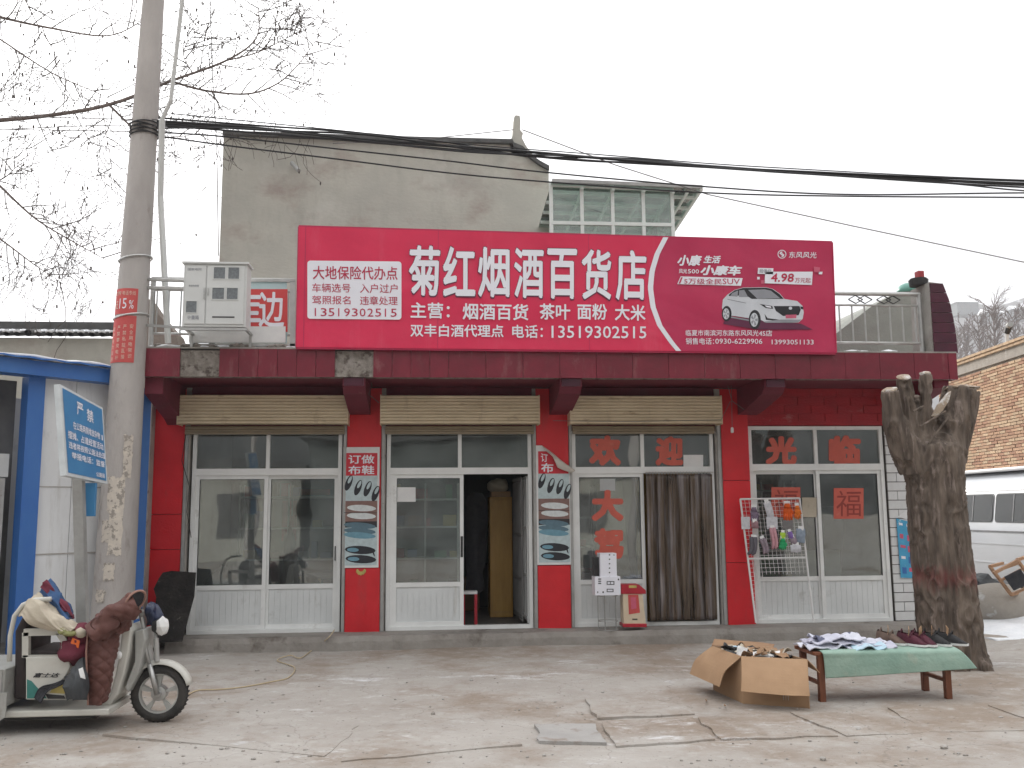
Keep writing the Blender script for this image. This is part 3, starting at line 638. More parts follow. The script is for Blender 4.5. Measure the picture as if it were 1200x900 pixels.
cp([(838, 537), (915, 535), (913, 560), (838, 562)], 'print_pink', .0288, 'car_plate'); cp(ell(872, 490, 12, 11), 'print_silver', .0288, 'car_badge')
cp([(440, 545), (580, 570), (580, 580), (440, 555)], 'print_grey', .0285, 'car_sill')
for cx, cy, rx, ry in ((425, 528, 34, 54), (622, 570, 42, 68)):
    cp(ell(cx, cy, rx, ry), 'print_black', .0285, 'car_wheel'); cp(ell(cx - 4, cy + 2, rx * .66, ry * .72), 'print_silver', .0292, 'car_wheel')
    for k in range(5):
        a = 2 * pi * k / 5; cp([(cx - 4 + rx * r * cos(a + d), cy + 2 + ry * r * sin(a + d)) for r, d in ((.15, -.5), (.6, -.28), (.6, .28), (.15, .5))], 'print_grey', .0298, 'car_wheel')
cp([(430, 425), (560, 452), (560, 457), (430, 430)], 'print_grey', .0285, 'car_trim')

# ---------------------------------------------------------------- older notice board left of the sign
ob = thing('notice_board', 'faded pale blue board with white characters on a red square behind the meter cabinet', 'board', (P(300, 405, -1.1).x, -1.1, ZT + .02))
NY = -1.08
def nb(x0, y0, x1, y1, d0, d1, name, m):
    a, b, c, d = pq(x0, y0, x1, y1, NY); mb = MB().hexa([Vector((p.x, NY + yy, p.z)) for yy in () for p in ()] or [Vector((d.x, NY - d0, d.z)), Vector((c.x, NY - d0, c.z)), Vector((c.x, NY + d1, c.z)), Vector((d.x, NY + d1, d.z)), Vector((a.x, NY - d0, a.z)), Vector((b.x, NY - d0, b.z)), Vector((b.x, NY + d1, b.z)), Vector((a.x, NY + d1, a.z))])
    return mb.out(name, m, ob)
mat('pale_blue', (.36, .55, .58), (.52, .6, .6), 2.5, .6, .0, c3=(.22, .5, .6), sc3=2, t3=.58, w3=.2); mat('faded_red', (.62, .07, .07), (.56, .06, .06), 3, .6)
nb(222, 328, 336, 402, 0, .02, 'panel', 'pale_blue')
nb(285, 339, 337, 389, .008, 0, 'red_square', 'faded_red')
for q in ((286, 327, 346, 330.5), (340, 330, 346, 408), (214, 403, 346, 406)): nb(*q, .02, .03, 'frame_bar', 'steel')
nb(222, 383, 335, 402, .03, -.012, 'lower_board', 'paper_white')
txt('库', pq(265, 341, 306, 385, NY - .012), 'print_white', ob, .02); txt('边', pq(303, 342, 333, 384, NY - .012), 'print_white', ob, .02)
# rubble and snow on the canopy edge
ru = MB(); random.seed(2)
for i in range(26):
    x = random.uniform(-3.4, -1.8); ru.blob((x, CY + random.uniform(.05, .3), ZT + .04), (random.uniform(.04, .13), .08, random.uniform(.02, .06)), .4, 2, 1, i)
ru.out('rubble', 'mortar', None, kind='stuff')
tag(bpy.data.objects['rubble'], 'broken grey rubble lying along the cornice under the meter cabinet', 'rubble')
sn = MB()
for i in range(16):
    x = random.choice([random.uniform(-3.4, -1.75), random.uniform(5.3, 6.6)]); sn.blob((x, CY + random.uniform(.06, .3), ZT + .035), (random.uniform(.08, .22), .09, .03), .3, 2, 1, i + 40)
tag(sn.out('snow', 'snow', None, kind='stuff'), 'thin snow lying on top of the cornice', 'snow')

# ---------------------------------------------------------------- white meter cabinet
mc = thing('meter_cabinet', 'white steel electricity meter cabinet with two doors and small windows, above the cornice', 'meter cabinet', (P(252, 383, -1.55).x, -1.45, ZT + .12))
MY = -1.6
def mx(px, py=345): return P(px, py, MY).x
def mz(py, px=252): return P(px, py, MY).z
mat('cab_white', (.62, .63, .62), (.56, .57, .56), 3, .45, .0, c3=(.45, .44, .41), sc3=5, t3=.66, w3=.12); mat('cab_window', (.20, .22, .23), (.13, .14, .15), 40, .3)
MB().box(mx(214.5), mx(289), MY, MY + .26, mz(383), mz(309.5)).out('case', 'cab_white', mc, bevel=.006)
MB().box(mx(212.5), mx(291), MY - .03, MY + .28, mz(309.5), mz(307.3)).out('top_lip', 'cab_white', mc)
dl = MB().box(mx(217), mx(241), MY - .014, MY - .001, mz(380), mz(311.5)).out('cabinet_door', 'cab_white', mc, bevel=.004)
dr = MB().box(mx(242.3), mx(286.5), MY - .014, MY - .001, mz(380), mz(311.5)).out('cabinet_door', 'cab_white', mc, bevel=.004)
for i, (x0, y0, x1, y1) in enumerate(((250, 313.5, 263.5, 327), (267, 313.5, 280, 327), (249, 337.5, 263, 351), (266, 337.5, 279, 351), (219, 353.5, 231.5, 367))):
    par_ = dl if i == 4 else dr
    MB().box(mx(x0), mx(x1), MY - .0155, MY - .0141, mz(y1), mz(y0)).out('window', 'cab_window', par_)
    f = MB(); frame(f, mx(x0) - .008, mx(x1) + .008, mz(y1) - .008, mz(y0) + .008, .009, MY - .022, MY - .0142); f.out('window_frame', 'cab_white', par_)
for z in (345, 338): MB().box(mx(239), mx(240.5), MY - .03, MY - .014, mz(z + 6), mz(z)).out('latch', 'steel', dl)
MB().box(mx(243.5), mx(245), MY - .03, MY - .014, mz(346), mz(338)).out('latch', 'steel', dr)
MB().box(mx(250), mx(276), MY - .018, MY - .0142, mz(372.5), mz(371)).out('slot', 'black_plastic', dr)
txt('国家电网', pq(220, 314, 236, 317, MY - .0165), 'print_grey', dl, .01); txt('单相电表箱', pq(221, 333.5, 233, 336, MY - .0165), 'print_grey', dl, .01); txt('计量箱', pq(219.5, 369.5, 233, 374.5, MY - .0165), 'print_grey', dl, .02)
br = MB()
for x in (216, 287): br.beam((mx(x), MY + .02, mz(383.5)), (mx(x), CY + .3, mz(383.5)), .03); br.beam((mx(x), CY + .02, mz(383.5)), (mx(x), CY + .02, ZT), .03)
br.box(mx(212), mx(291), MY, MY + .03, mz(387), mz(384)); br.out('mounting_frame', 'steel', mc)

# ---------------------------------------------------------------- roof railings
def railing(name, label, x0, x1, y, z0, z1, z2, zt, nb_, dia, posts, m='steel'):
    t = thing(name, label, 'railing', ((x0 + x1) / 2, y, ZT), 'steel railings on the shop roof')
    MB().tube([(x0, y, zt), (x1, y, zt)], .028, 8).out('top_rail', m, t)
    MB().tube([(x0, y, z2), (x1, y, z2)], .014, 6).out('rail', m, t)
    MB().tube([(x0, y, z0), (x1, y, z0)], .018, 6).out('rail', m, t)
    for p in posts: MB().tube([(p, y, ZT), (p, y, zt)], .032, 8).out('post', m, t)
    mb = MB().tube([(0, 0, z0), (0, 0, z2)], .011, 6).mesh('baluster', MATS[m])
    for i in range(nb_): 
        inst(mb, 'baluster', (x0 + (i + .5) * (x1 - x0) / nb_, y, 0), t)
    for d in dia:
        for dx in (-.065, .065):
            c = Vector((d + dx, y, (z2 + zt) / 2)); r_ = MB()
            pts = [c + Vector((.1, 0, 0)), c + Vector((0, 0, .055)), c + Vector((-.1, 0, 0)), c + Vector((0, 0, -.055))]
            for a, b in zip(pts, pts[1:] + pts[:1]): r_.beam(a, b, .012, .012, (0, 1, 0))
            r_.out('diamond', 'black_plastic', t)
    return t
RY = -1.0
railing('railing', 'steel railing with diamond ornaments between the long sign and the plum pillar', P(960, 345, RY).x, 6.6, RY, P(1030, 402, RY).z, 0, P(1030, 358, RY).z, P(1030, 344.5, RY).z, 8, [P(x, 351, RY).x for x in (1008, 1041)], [P(1079, 380, RY).x])
railing('railing', 'plain steel railing behind the white meter cabinet at the left end', -3.5, P(345, 340, RY).x, RY, ZT + .22, 0, P(200, 340, RY).z, P(200, 327, RY).z, 12, [], [-3.48, -2.4])
# stair wall on the roof behind the right railing
sw = MB(); SY = .4
sw.prism([P(x, y, SY) for x, y in ((960, 420), (960, 406), (1020, 360), (1052, 342), (1092, 341), (1102, 420))][::-1], (0, 2.2, 0))
single(sw, 'stair_wall', mat('render_grey', (.30, .31, .28), (.24, .245, .225), 3, .9, .3, 30, c3=(.14, .14, .13), sc3=1.6, t3=.6, w3=.2), 'grey cement stair wall with sloping top behind the roof railing', 'wall', (6, SY, ZT))
tk = MB().lathe([(0, .16), (.06, .155), (.11, .13), (.15, .08), (.17, 0), (.16, 0)], n=18)
single(MB().add([v + P(1064, 344, .6) for v in tk.v], tk.f), 'tank_lid', mat('tank_green', (.16, .36, .30), (.12, .3, .25), 4, .4), 'round green tank top showing above the grey stair wall', 'tank', P(1064, 344, .6), smooth=True)

# ---------------------------------------------------------------- grey house behind
HY = 4.5
rh = thing('rear_house', 'tall grey cement gable wall with a curved ridge end rising behind the shop sign', 'house', (P(450, 400, HY).x, HY, 0))
mat('cement_wall', (.52, .51, .45), (.42, .41, .37), .7, .92, .35, 12, c3=(.33, .26, .235), sc3=.75, t3=.55, w3=.2, stretch=(1, 1, 1.6), det=10)
def streaks(m, col, scale, stretch, lo, hi, k):      # runs of dirt washed down the wall
    n = m.node_tree; N = n.nodes; L = n.links; b = N['Principled BSDF']; src = b.inputs['Base Color'].links[0].from_socket
    geo = N.new('ShaderNodeNewGeometry'); mp = N.new('ShaderNodeMapping'); mp.inputs['Scale'].default_value = stretch; L.new(geo.outputs['Position'], mp.inputs['Vector'])
    a = N.new('ShaderNodeTexNoise'); a.inputs['Scale'].default_value = scale; a.inputs['Detail'].default_value = 8; a.inputs['Roughness'].default_value = .7; L.new(mp.outputs[0], a.inputs['Vector'])
    r = N.new('ShaderNodeMapRange'); r.inputs[1].default_value = lo; r.inputs[2].default_value = hi; r.inputs[4].default_value = k; L.new(a.outputs['Fac'], r.inputs[0])
    x = N.new('ShaderNodeMix'); x.data_type = 'RGBA'; L.new(r.outputs[0], x.inputs[0]); L.new(src, x.inputs[6]); x.inputs[7].default_value = col + (1,); L.new(x.outputs[2], b.inputs['Base Color'])
streaks(MATS['cement_wall'], (.27, .26, .235), 2.0, (1, 1, .3), .5, .72, .38); streaks(MATS['cement_wall'], (.6, .59, .54), 1.3, (1, 1, .8), .56, .7, .4)
streaks(MATS['maroon_tile'], (.30, .17, .16), 5, (1, 1, .25), .58, .72, .4); streaks(MATS['alu_panel'], (.42, .39, .34), 5, (1, 1, .2), .58, .72, .5)
streaks(MATS['shutter_cream'], (.36, .27, .17), 4, (1.2, 1, .3), .6, .7, .5); streaks(MATS['banner_red'], (.72, .16, .22), 1.6, (1.4, 1, .25), .55, .75, .35); streaks(MATS['kiosk_panel'], (.33, .31, .28), 3, (1, 1, .12), .56, .7, .6)
streaks(MATS['red_wall'], (.36, .05, .05), 3, (1, 1, .3), .58, .72, .5)
edge = [(262, 158), (380, 162), (500, 165.5), (600, 168), (602, 172), (612, 176), (622, 186), (632, 193), (643, 199)]
wl = MB(); top = [P(x, y, HY) for x, y in edge]
x0, x1 = top[0].x, top[-1].x
wl.prism([Vector((x0, HY, 3.7)), Vector((x1, HY, 3.7))] + list(reversed(top)), (0, .35, 0)); wl.f[0] = tuple(reversed(wl.f[0])); wl.f[1] = tuple(reversed(wl.f[1]))
wl.out('wall', 'cement_wall', rh)
cp_ = MB()
for a, b in zip(top[:-1], top[1:]): cp_.prism([a + Vector((0, -.10, -.03)), b + Vector((0, -.10, -.03)), b + Vector((0, -.10, .05)), a + Vector((0, -.10, .05))], (0, .55, 0))
cp_.out('coping', mat('roof_grey', (.12, .12, .12), (.08, .08, .08), 6, .85, .3), rh)
rdg = MB().prism([P(x, y, HY) for x, y in ((597, 168), (601, 158), (602.5, 137), (604, 135), (609, 135.5), (610, 140), (609.5, 152), (613, 156), (611, 160), (616, 170), (628, 186), (600, 182))], (0, .3, 0))
rdg.out('ridge_ornament', 'cement_wall', rh)
MB().box(x0, x0 + .3, HY + .36, 10, 3.7, 8).box(x1 - .3, x1, HY + .36, 10, 3.7, 7.6).out('side_wall', 'cement_wall', rh)
MB().tube([P(342, 191, HY - .05), P(350, 200, HY - .35)], .04, 8).out('drain_pipe', 'steel_dull', rh)

# ---------------------------------------------------------------- glazed sunroom on the roof
SYF = 2.6; sr = thing('sunroom', 'glazed rooftop sunroom with pale green steel frame right of the grey gable', 'sunroom', (P(715, 270, SYF).x, SYF, ZT))
mat('frame_green', (.74, .79, .76), (.66, .71, .68), 4, .45)
sx0, sx1 = P(646, 240, SYF).x, P(788, 245, SYF).x; zb = P(715, 262, SYF).z; ztp = P(648, 213, SYF).z; ztr = P(788, 219, SYF).z; D = 2.6
xs = [P(x, 240, SYF).x for x in (646, 682, 718, 754, 788)]
for x in xs: MB().box(x - .03, x + .03, SYF, SYF + .06, ZT, ztp - (x - sx0) * (ztp - ztr) / (sx1 - sx0)).out('post', 'frame_green', sr)
for z, n_ in ((zb, 'rail'), (5.0, 'rail')): MB().box(sx0, sx1, SYF - .005, SYF + .055, z - .03, z + .03).out(n_, 'frame_green', sr)
MB().beam((sx0, SYF + .03, ztp - .04), (sx1, SYF + .03, ztr - .04), .05, .08).out('rail', 'frame_green', sr)
for a, b in zip(xs[:-1], xs[1:]):
    za = ztp - (a - sx0) * (ztp - ztr) / (sx1 - sx0); zb_ = ztp - (b - sx0) * (ztp - ztr) / (sx1 - sx0)
    MB().hexa([Vector(v) for v in ((a + .03, SYF + .025, zb + .03), (b - .03, SYF + .025, zb + .03), (b - .03, SYF + .032, zb + .03), (a + .03, SYF + .032, zb + .03), (a + .03, SYF + .025, za - .08), (b - .03, SYF + .025, zb_ - .08), (b - .03, SYF + .032, zb_ - .08), (a + .03, SYF + .032, za - .08))]).out('pane', 'sunroom_glass', sr)
    MB().box(a + .03, b - .03, SYF + .025, SYF + .032, ZT, zb - .03).out('pane', 'sunroom_glass', sr)
# right side wall of the sunroom, roof glass, purlins
for k in range(4):
    y = SYF + .06 + k * (D / 3); MB().box(sx1 - .03, sx1 + .03, y, y + .06, ZT, ztr - .02 - k * .12).out('post', 'frame_green', sr)
for z in (zb, ztr - .1): MB().beam((sx1, SYF + .06, z), (sx1, SYF + D, z - (.3 if z > zb else 0)), .05).out('rail', 'frame_green', sr)
MB().box(sx1 - .004, sx1 + .004, SYF + .12, SYF + D, ZT, ztr - .12).out('pane', 'sunroom_glass', sr)
eo = P(822, 213, SYF - .15)
def ro(x, y): # roof plane
    return ztp - .03 - (x - sx0) * (ztp - ztr) / (sx1 - sx0) * 1.0 - (y - SYF + .3) * .09
ex0, ex1, ey0, ey1 = sx0, eo.x, SYF - .15, SYF + D + .4
MB().hexa([Vector((x, y, ro(x, y) + h)) for h in (0, .02) for x, y in ((ex0, ey0), (ex1, ey0), (ex1, ey1), (ex0, ey1))]).out('roof_sheet', 'sunroom_glass', sr)
MB().beam((ex0, ey0, ro(ex0, ey0) + .01), (ex1, ey0, ro(ex1, ey0) + .01), .04, .06).out('eave_beam', 'steel_dull', sr)
MB().beam((ex1, ey0, ro(ex1, ey0)), (ex1, ey1, ro(ex1, ey1)), .05, .09).out('eave_beam', 'frame_green', sr)
for k in range(7):
    y = ey0 + .35 + k * .45; MB().beam((ex0, y, ro(ex0, y) - .035), (ex1 - .03 - .0 * k, y, ro(ex1, y) - .035), .05, .05).out('purlin', 'frame_green', sr)
for x in xs[1:] + [sx1 + .25]: MB().beam((x, ey0 + .05, ro(x, ey0) - .08), (x, ey1, ro(x, ey1) - .08), .04).out('rafter', 'frame_green', sr)
# ---------------------------------------------------------------- utility pole with notices, leaning right
pole = thing('utility_pole', 'thick leaning concrete utility pole with red notices, crowded with cables', 'utility pole', (G(128, 779).x, G(128, 779).y, 0))
PY = G(128, 779).y
mat('pole_concrete', (.46, .43, .41), (.35, .325, .31), 2.2, .9, .45, 26, c3=(.24, .21, .19), sc3=4, t3=.58, w3=.16, stretch=(1, 1, .4), det=10)
pa = P(128, 779, PY); pa.z = 0; pb = P(150, 430, PY); pt = P(182, -30, PY)
def pole_c(z):
    if z < pb.z: t = z / pb.z; return pa.lerp(pb, t)
    t = (z - pb.z) / (pt.z - pb.z); return pb.lerp(pt, t)
def pole_r(z): return .243 - .0135 * z
mb = MB(); zs_ = [-.3 + i * .1 for i in range(88)]
mb.tube([Vector((pole_c(z).x, PY, z)) for z in zs_], [pole_r(z) + .003 * noise.noise(Vector((0, 0, z * 3))) for z in zs_], 32)
mb.out('shaft', 'pole_concrete', pole, smooth=True)
def wrap(name, m, z0, z1, a0, a1, e, par=None, jag=0.0):  # sheet wrapped round the pole; angles in degrees, 270 = towards the street
    mb = MB(); n = 14; k = 8
    for i in range(n + 1):
        for j in range(k + 1):
            a = radians(a0 + (a1 - a0) * i / n); z = z0 + (z1 - z0) * j / k
            if jag: z += jag * noise.noise(Vector((i * .9, j * .9, z0 * 7))); a += jag * 3 * noise.noise(Vector((i, j * 1.3, 4 + z0)))
            c = pole_c(z); r = pole_r(z) + e; mb.v.append(Vector((c.x + r * cos(a), PY + r * sin(a), z)))
    mb.f = [(i * (k + 1) + j, (i + 1) * (k + 1) + j, (i + 1) * (k + 1) + j + 1, i * (k + 1) + j + 1) for i in range(n) for j in range(k)]
    return mb.out(name, m, par or pole)
def pz(py): return P(150, py, PY - .17).z
mat('notice_red', (.55, .09, .08), (.48, .07, .07), 6, .6, c3=(.6, .3, .27), sc3=9, t3=.62, w3=.2); mat('notice_pale', (.62, .56, .48), (.5, .45, .4), 12, .8, c3=(.3, .27, .24), sc3=14, t3=.52, w3=.05)
wrap('notice', 'notice_red', pz(368), pz(338), 195, 305, .004); wrap('notice', 'notice_red', pz(425), pz(370), 195, 305, .005)
def wtext(s, z0, z1, a0, a1, m, e=.008, bold=.0):
    vs, fs = text_mesh(s); mb = MB()
    for u, v in vs:
        a = radians(a0 + (a1 - a0) * u); z = z0 + (z1 - z0) * v; c = pole_c(z); r = pole_r(z) + e; mb.v.append(Vector((c.x + r * cos(a), PY + r * sin(a), z)))
    mb.f = list(fs); mb.out('lettering', m, pole)
mat('notice_text', (.7, .55, .45), None, 5, .6)
wtext('宣传', pz(346), pz(341), 205, 245, 'notice_text'); wtext('电话专线', pz(346), pz(341), 250, 297, 'notice_text'); wtext('办证', pz(362), pz(352), 203, 233, 'notice_text'); wtext('15', pz(362), pz(350), 240, 268, 'print_white', .009); wtext('%', pz(362), pz(352), 276, 292, 'print_white', .009)
for k, (c, a) in enumerate((('安全用电常识', 290), ('严禁私拉乱接', 268), ('严禁攀爬电杆', 246), ('爱护电力设施', 222))):
    for i, ch in enumerate(c): wtext(ch, pz(380 + k + i * 7 + 5), pz(380 + k + i * 7), a - 6, a + 6, 'notice_text', .009)
for i, (y0, y1, a0, a1) in enumerate(((560, 600, 250, 300), (575, 650, 262, 300), (610, 635, 240, 270), (510, 560, 290, 318), (660, 680, 255, 285), (690, 705, 235, 262))):
    wrap('torn_paper', 'notice_pale', pz(y1), pz(y0), a0, a1, .003 + .001 * i, jag=.05)
for y in (300, 369): 
    mb = MB(); z = pz(y); c = pole_c(z); mb.torus((0, 0, 0), pole_r(z) + .012, .012, 'Z', 32, 6); mb.v = [Vector((v.x + c.x, v.y + PY, z + v.z + v.x * .18)) for v in mb.v]; mb.out('clamp_band', 'steel', pole)
# white steel pipe fixed to the pole
sp_ = thing('steel_mast', 'thin grey steel pipe standing on the cornice beside the leaning pole', 'mast', (P(196, 400, -1.15).x, -1.15, ZT))
MB().tube([P(197, 402, -1.15), P(188, 230, -1.3), P(190, 140, -1.6)], .038, 8).tube([P(190, 140, -1.6), P(200, 118, -1.7), P(216, -20, -2.0)], .026, 8).out('pipe', 'cab_white', sp_)
MB().tube([P(165, 327, PY), P(216, 329, -1.5)], .022, 6).out('stay_bar', 'steel', sp_); MB().tube([P(165, 337, PY), P(216, 338, -1.5)], .022, 6).out('stay_bar', 'steel', sp_)
MB().beam(P(170, 381, PY), P(214, 384, -1.5), .03).out('stay_bar', 'steel_dull', sp_)

# ---------------------------------------------------------------- cables
mat('cable_black', (.018, .018, .02), None, 5, .6); WY = PY - .1
CB = [([(186, 138), (300, 147), (400, 154), (520, 166), (620, 183), (740, 186), (900, 201), (1060, 209), (1260, 219)], .012, 'uppermost black cable of the bundle above the sign'),
      ([(184, 142), (300, 150), (420, 163), (540, 172), (620, 178), (700, 185), (820, 194), (1000, 206), (1260, 217)], .019, 'thickest black cable of the bundle, sagging above the sign'),
      ([(184, 145), (320, 153), (430, 158), (560, 176), (680, 188), (790, 192), (900, 199), (1260, 214)], .013, 'black cable twisting round the thickest one in the bundle'),
      ([(184, 147), (280, 154), (470, 170), (600, 181), (640, 184), (720, 190), (860, 198), (1260, 222)], .012, 'slim black cable along the underside of the bundle'),
      ([(184, 150), (310, 152), (450, 168), (560, 179), (690, 184), (840, 197), (1100, 214), (1260, 226)], .010, 'thin black cable crossing inside the bundle'),
      ([(200, 133), (400, 153), (560, 170), (700, 181), (900, 196), (1260, 213)], .007, 'thin wire running above the bundle to the right edge'),
      ([(186, 155), (262, 160), (400, 175), (520, 188), (640, 202), (830, 219), (1000, 228), (1260, 226)], .010, 'black cable below the bundle, crossing the grey gable'),
      ([(190, 160), (262, 170), (400, 187), (520, 202), (640, 213), (830, 226), (1000, 230), (1260, 232)], .010, 'lowest black cable crossing the grey gable and sunroom')]
for i, (pts, r, lb) in enumerate(CB):
    pts = pts + [(1700, pts[-1][1] + 6), (2300, pts[-1][1] - 30)]; ps = [P(x, y, WY - .012 * i) for x, y in pts]; fine = []
    for a in range(len(ps) - 1):
        p0, p1, p2, p3 = ps[max(a - 1, 0)], ps[a], ps[a + 1], ps[min(a + 2, len(ps) - 1)]
        for k in range(8):
            f = k / 8; fine.append(.5 * ((2 * p1) + (p2 - p0) * f + (2 * p0 - 5 * p1 + 4 * p2 - p3) * f * f + (3 * p1 - p0 - 3 * p2 + p3) * f ** 3))
    single(MB().tube(fine + [ps[-1]], r, 6), 'overhead_cable', MATS['cable_black'], lb, 'cable', ps[0], 'cables strung from the leaning pole')
mat('cable_grey', (.16, .15, .15), None, 5, .7)
for i, (pts, lb, Y_) in enumerate((([(184, 140), (120, 139), (40, 137), (-60, 134)], 'upper thin wire leaving the leaning pole to the left', WY), ([(184, 148), (110, 147), (40, 150), (-60, 154)], 'middle thin wire leaving the leaning pole to the left', WY), ([(184, 155), (100, 153), (30, 152), (-60, 150)], 'lower thin wire leaving the leaning pole to the left', WY),
        ([(612, 152), (720, 193), (830, 228), (1000, 265), (1260, 320)], 'single grey wire falling from the ridge ornament to the right edge', 1.5), ([(390, 168), (480, 165), (602, 152)], 'fine wire reaching the ridge ornament from the left', 4.2), ([(246, 0), (249, 90), (254, 170), (256, 300)], 'fine vertical wire hanging beside the grey gable', 3.6))):
    ps = [P(x, y, Y_) for x, y in pts + ([(1800, 470)] if pts[-1][0] > 1200 else [])]; single(MB().tube(ps, .006 if Y_ < 1 else .009, 5), 'wire', MATS['cable_grey'], lb, 'wire', ps[0], 'thin overhead wires')
ln = MB(); c = pole_c(pz(146)); 
for k in range(7): 
    z = pz(140 + k * 2.2); ln.torus((0, 0, 0), pole_r(z) + .015, .009, 'Z', 24, 5); 
    for v in ln.v[-25 * 0 - (6 * 24):]: v += Vector((c.x, PY, z + v.x * .25 * (-1) ** k * .4))
ln.out('cable_lashing', 'cable_black', pole)
# hanging lamp holders and loose wires on the shop front
def hang(pts, lb, r=.005, Y_=-.5, m='cable_grey'): ps = [P(x, y, Y_) for x, y in pts]; return single(MB().tube(ps, r, 5), 'loose_wire', MATS[m], lb, 'wire', ps[0])
hang([(434, 440), (436, 452), (432, 462), (444, 472)], 'short white wire dangling from the first bracket'); hang([(853, 452), (858, 470), (872, 480)], 'thin wire looping off the third bracket beside the red wall')
hang([(648, 493), (740, 494), (845, 492), (856, 470)], 'pale wire strung across the third shutter housing', .004, -.36); hang([(219, 500), (213, 540), (222, 570), (219, 600), (224, 630)], 'dark loop of wire beside the first window', .005, -.06, 'cable_black')
ls = thing('lamp_holder', 'small white lamp holder hanging on a wire from the cornice over the red wall', 'lamp holder', P(858, 506, -.3)); MB().tube([P(857, 450, -.3), P(858, 500, -.3)], .004, 5).out('wire', 'cable_grey', ls); q_ = P(858, 504, -.3); MB().lathe([(.012, .04), (.022, .02), (.022, -.03), (.012, -.04)], q_, n=10).out('holder', 'paper_white', ls)

# ---------------------------------------------------------------- blue sheet metal kiosk
kA = P(168, 600, -.75); kB = P(33, 600, -1.75)                       # right end and the corner post on the left
kd = Vector((kA.x - kB.x, kA.y - kB.y, 0)); kl = kd.length; krz = atan2(kd.y, kd.x)
kk = thing('kiosk', 'blue and grey sheet metal kiosk with snow on its roof behind the leaning pole', 'kiosk', (kB.x, kB.y, 0), None, krz)
def kb(name, m, x0, x1, y0, y1, z0, z1, par=None, bevel=0): return MB().box(x0, x1, y0, y1, z0, z1).out(name, m, par or kk, local=True, bevel=bevel)
def kz(px, py): # height on the kiosk front plane under a pixel
    d = ray(px, py); n = Vector((-kd.y, kd.x, 0)); t = (kB - CAM).dot(n) / d.dot(n); return (CAM + d * t)
ztop = kz(33, 424).z; zbe = kz(33, 441).z
kb('corner_post', 'blue_paint', -.09, .10, -.02, .15, 0, zbe); kb('corner_post', 'blue_paint', kl - .12, kl + .03, -.02, .15, 0, zbe)
kb('eave_beam', 'blue_paint', -2.4, kl - .31, -.16, .1, zbe, ztop)
mb = MB(); 
for i in range(7): a = .10 + i * (kl - .22) / 7; mb.box(a + .003, a + (kl - .22) / 7 - .003, .03, .06, .05, zbe)
w0 = .10; wn = (kl - .22) / 3
for i in range(3): kb('wall_panel', 'kiosk_panel', w0 + i * wn + .004, w0 + (i + 1) * wn - .004, .03 + .004 * i, .07, .05, zbe)
kb('seam_strip', 'steel_dull', w0 + 2 * wn - .02, w0 + 2 * wn + .02, .015, .036, .05, zbe - .5)
kb('panel_joint', 'jamb_grey', w0, kl - .12, .024, .031, 1.28, 1.295); kb('panel_joint', 'jamb_grey', w0, w0 + 2 * wn, .024, .031, 2.05, 2.062)
kb('rear_wall', 'kiosk_panel', -2.4, kl, 2.2, 2.25, 0, zbe); kb('end_wall', 'kiosk_panel', kl - .08, kl - .02, .15, 2.2, 0, zbe)
kb('rear_body', 'kiosk_dark', -2.4, .0, .5, .6, 0, zbe)
rs = kb('roller_shutter', 'shutter_grey', -1.9, -.30, .20, .24, .1, 2.05)
me_s = MB().box(-.5, .5, -.5, .5, -.5, .5).mesh('slat', MATS['shutter_grey'])
for i in range(26):
    o = inst(me_s, 'slat', (-1.1, .19, .14 + i * .074), rs, (1.6, .03, .062), (0, 0, 0), world=False)
kb('door_frame', 'steel_dull', -.29, -.22, .12, .26, 0, 2.15); kb('door_frame', 'steel_dull', -2.0, -.29, .12, .26, 2.08, 2.15); kb('shutter_box', 'shutter_grey', -2.0, -.2, .1, .4, 2.16, 2.42)
kb('base', 'concrete', -2.4, kl + .04, -.03, 2.2, -.1, .08)
rfb = MB(); n = 26
for i in range(n + 1):
    x = -2.6 + i * (kl + 2.6 - .30) / n
    rfb.v += [Vector((x, -.24, ztop + .0 + .012 * (i % 2))), Vector((x, 2.4, ztop + .32 + .012 * (i % 2))), Vector((x, -.24, ztop + .018 + .012 * (i % 2))), Vector((x, 2.4, ztop + .34 + .012 * (i % 2)))]
    if i: k = (i - 1) * 4; rfb.f += [(k, k + 1, k + 5, k + 4), (k + 2, k + 6, k + 7, k + 3), (k, k + 4, k + 6, k + 2)]
rfb.out('roof_sheet', 'blue_paint', kk, local=True)
MB().surf([[(-2.6 + (kl + 2.3) * u, -.22 + v, ztop + .045 + v * .13) for v in (0, .5, 1.2, 2.4)] for u in (0, .3, .6, 1)], 40, 12, .03, .03, 2.5).out('roof_snow', 'snow', kk, local=True, smooth=True)
# pale rendered wall strip between kiosk and shop
single(MB().box(P(168, 600, -.2).x, -3.66, -.2, 1.2, 0, 3.3), 'wall_strip', MATS['jamb_grey'], 'narrow pale rendered wall between the kiosk and the red shop', 'wall', (-3.75, 0, 0))

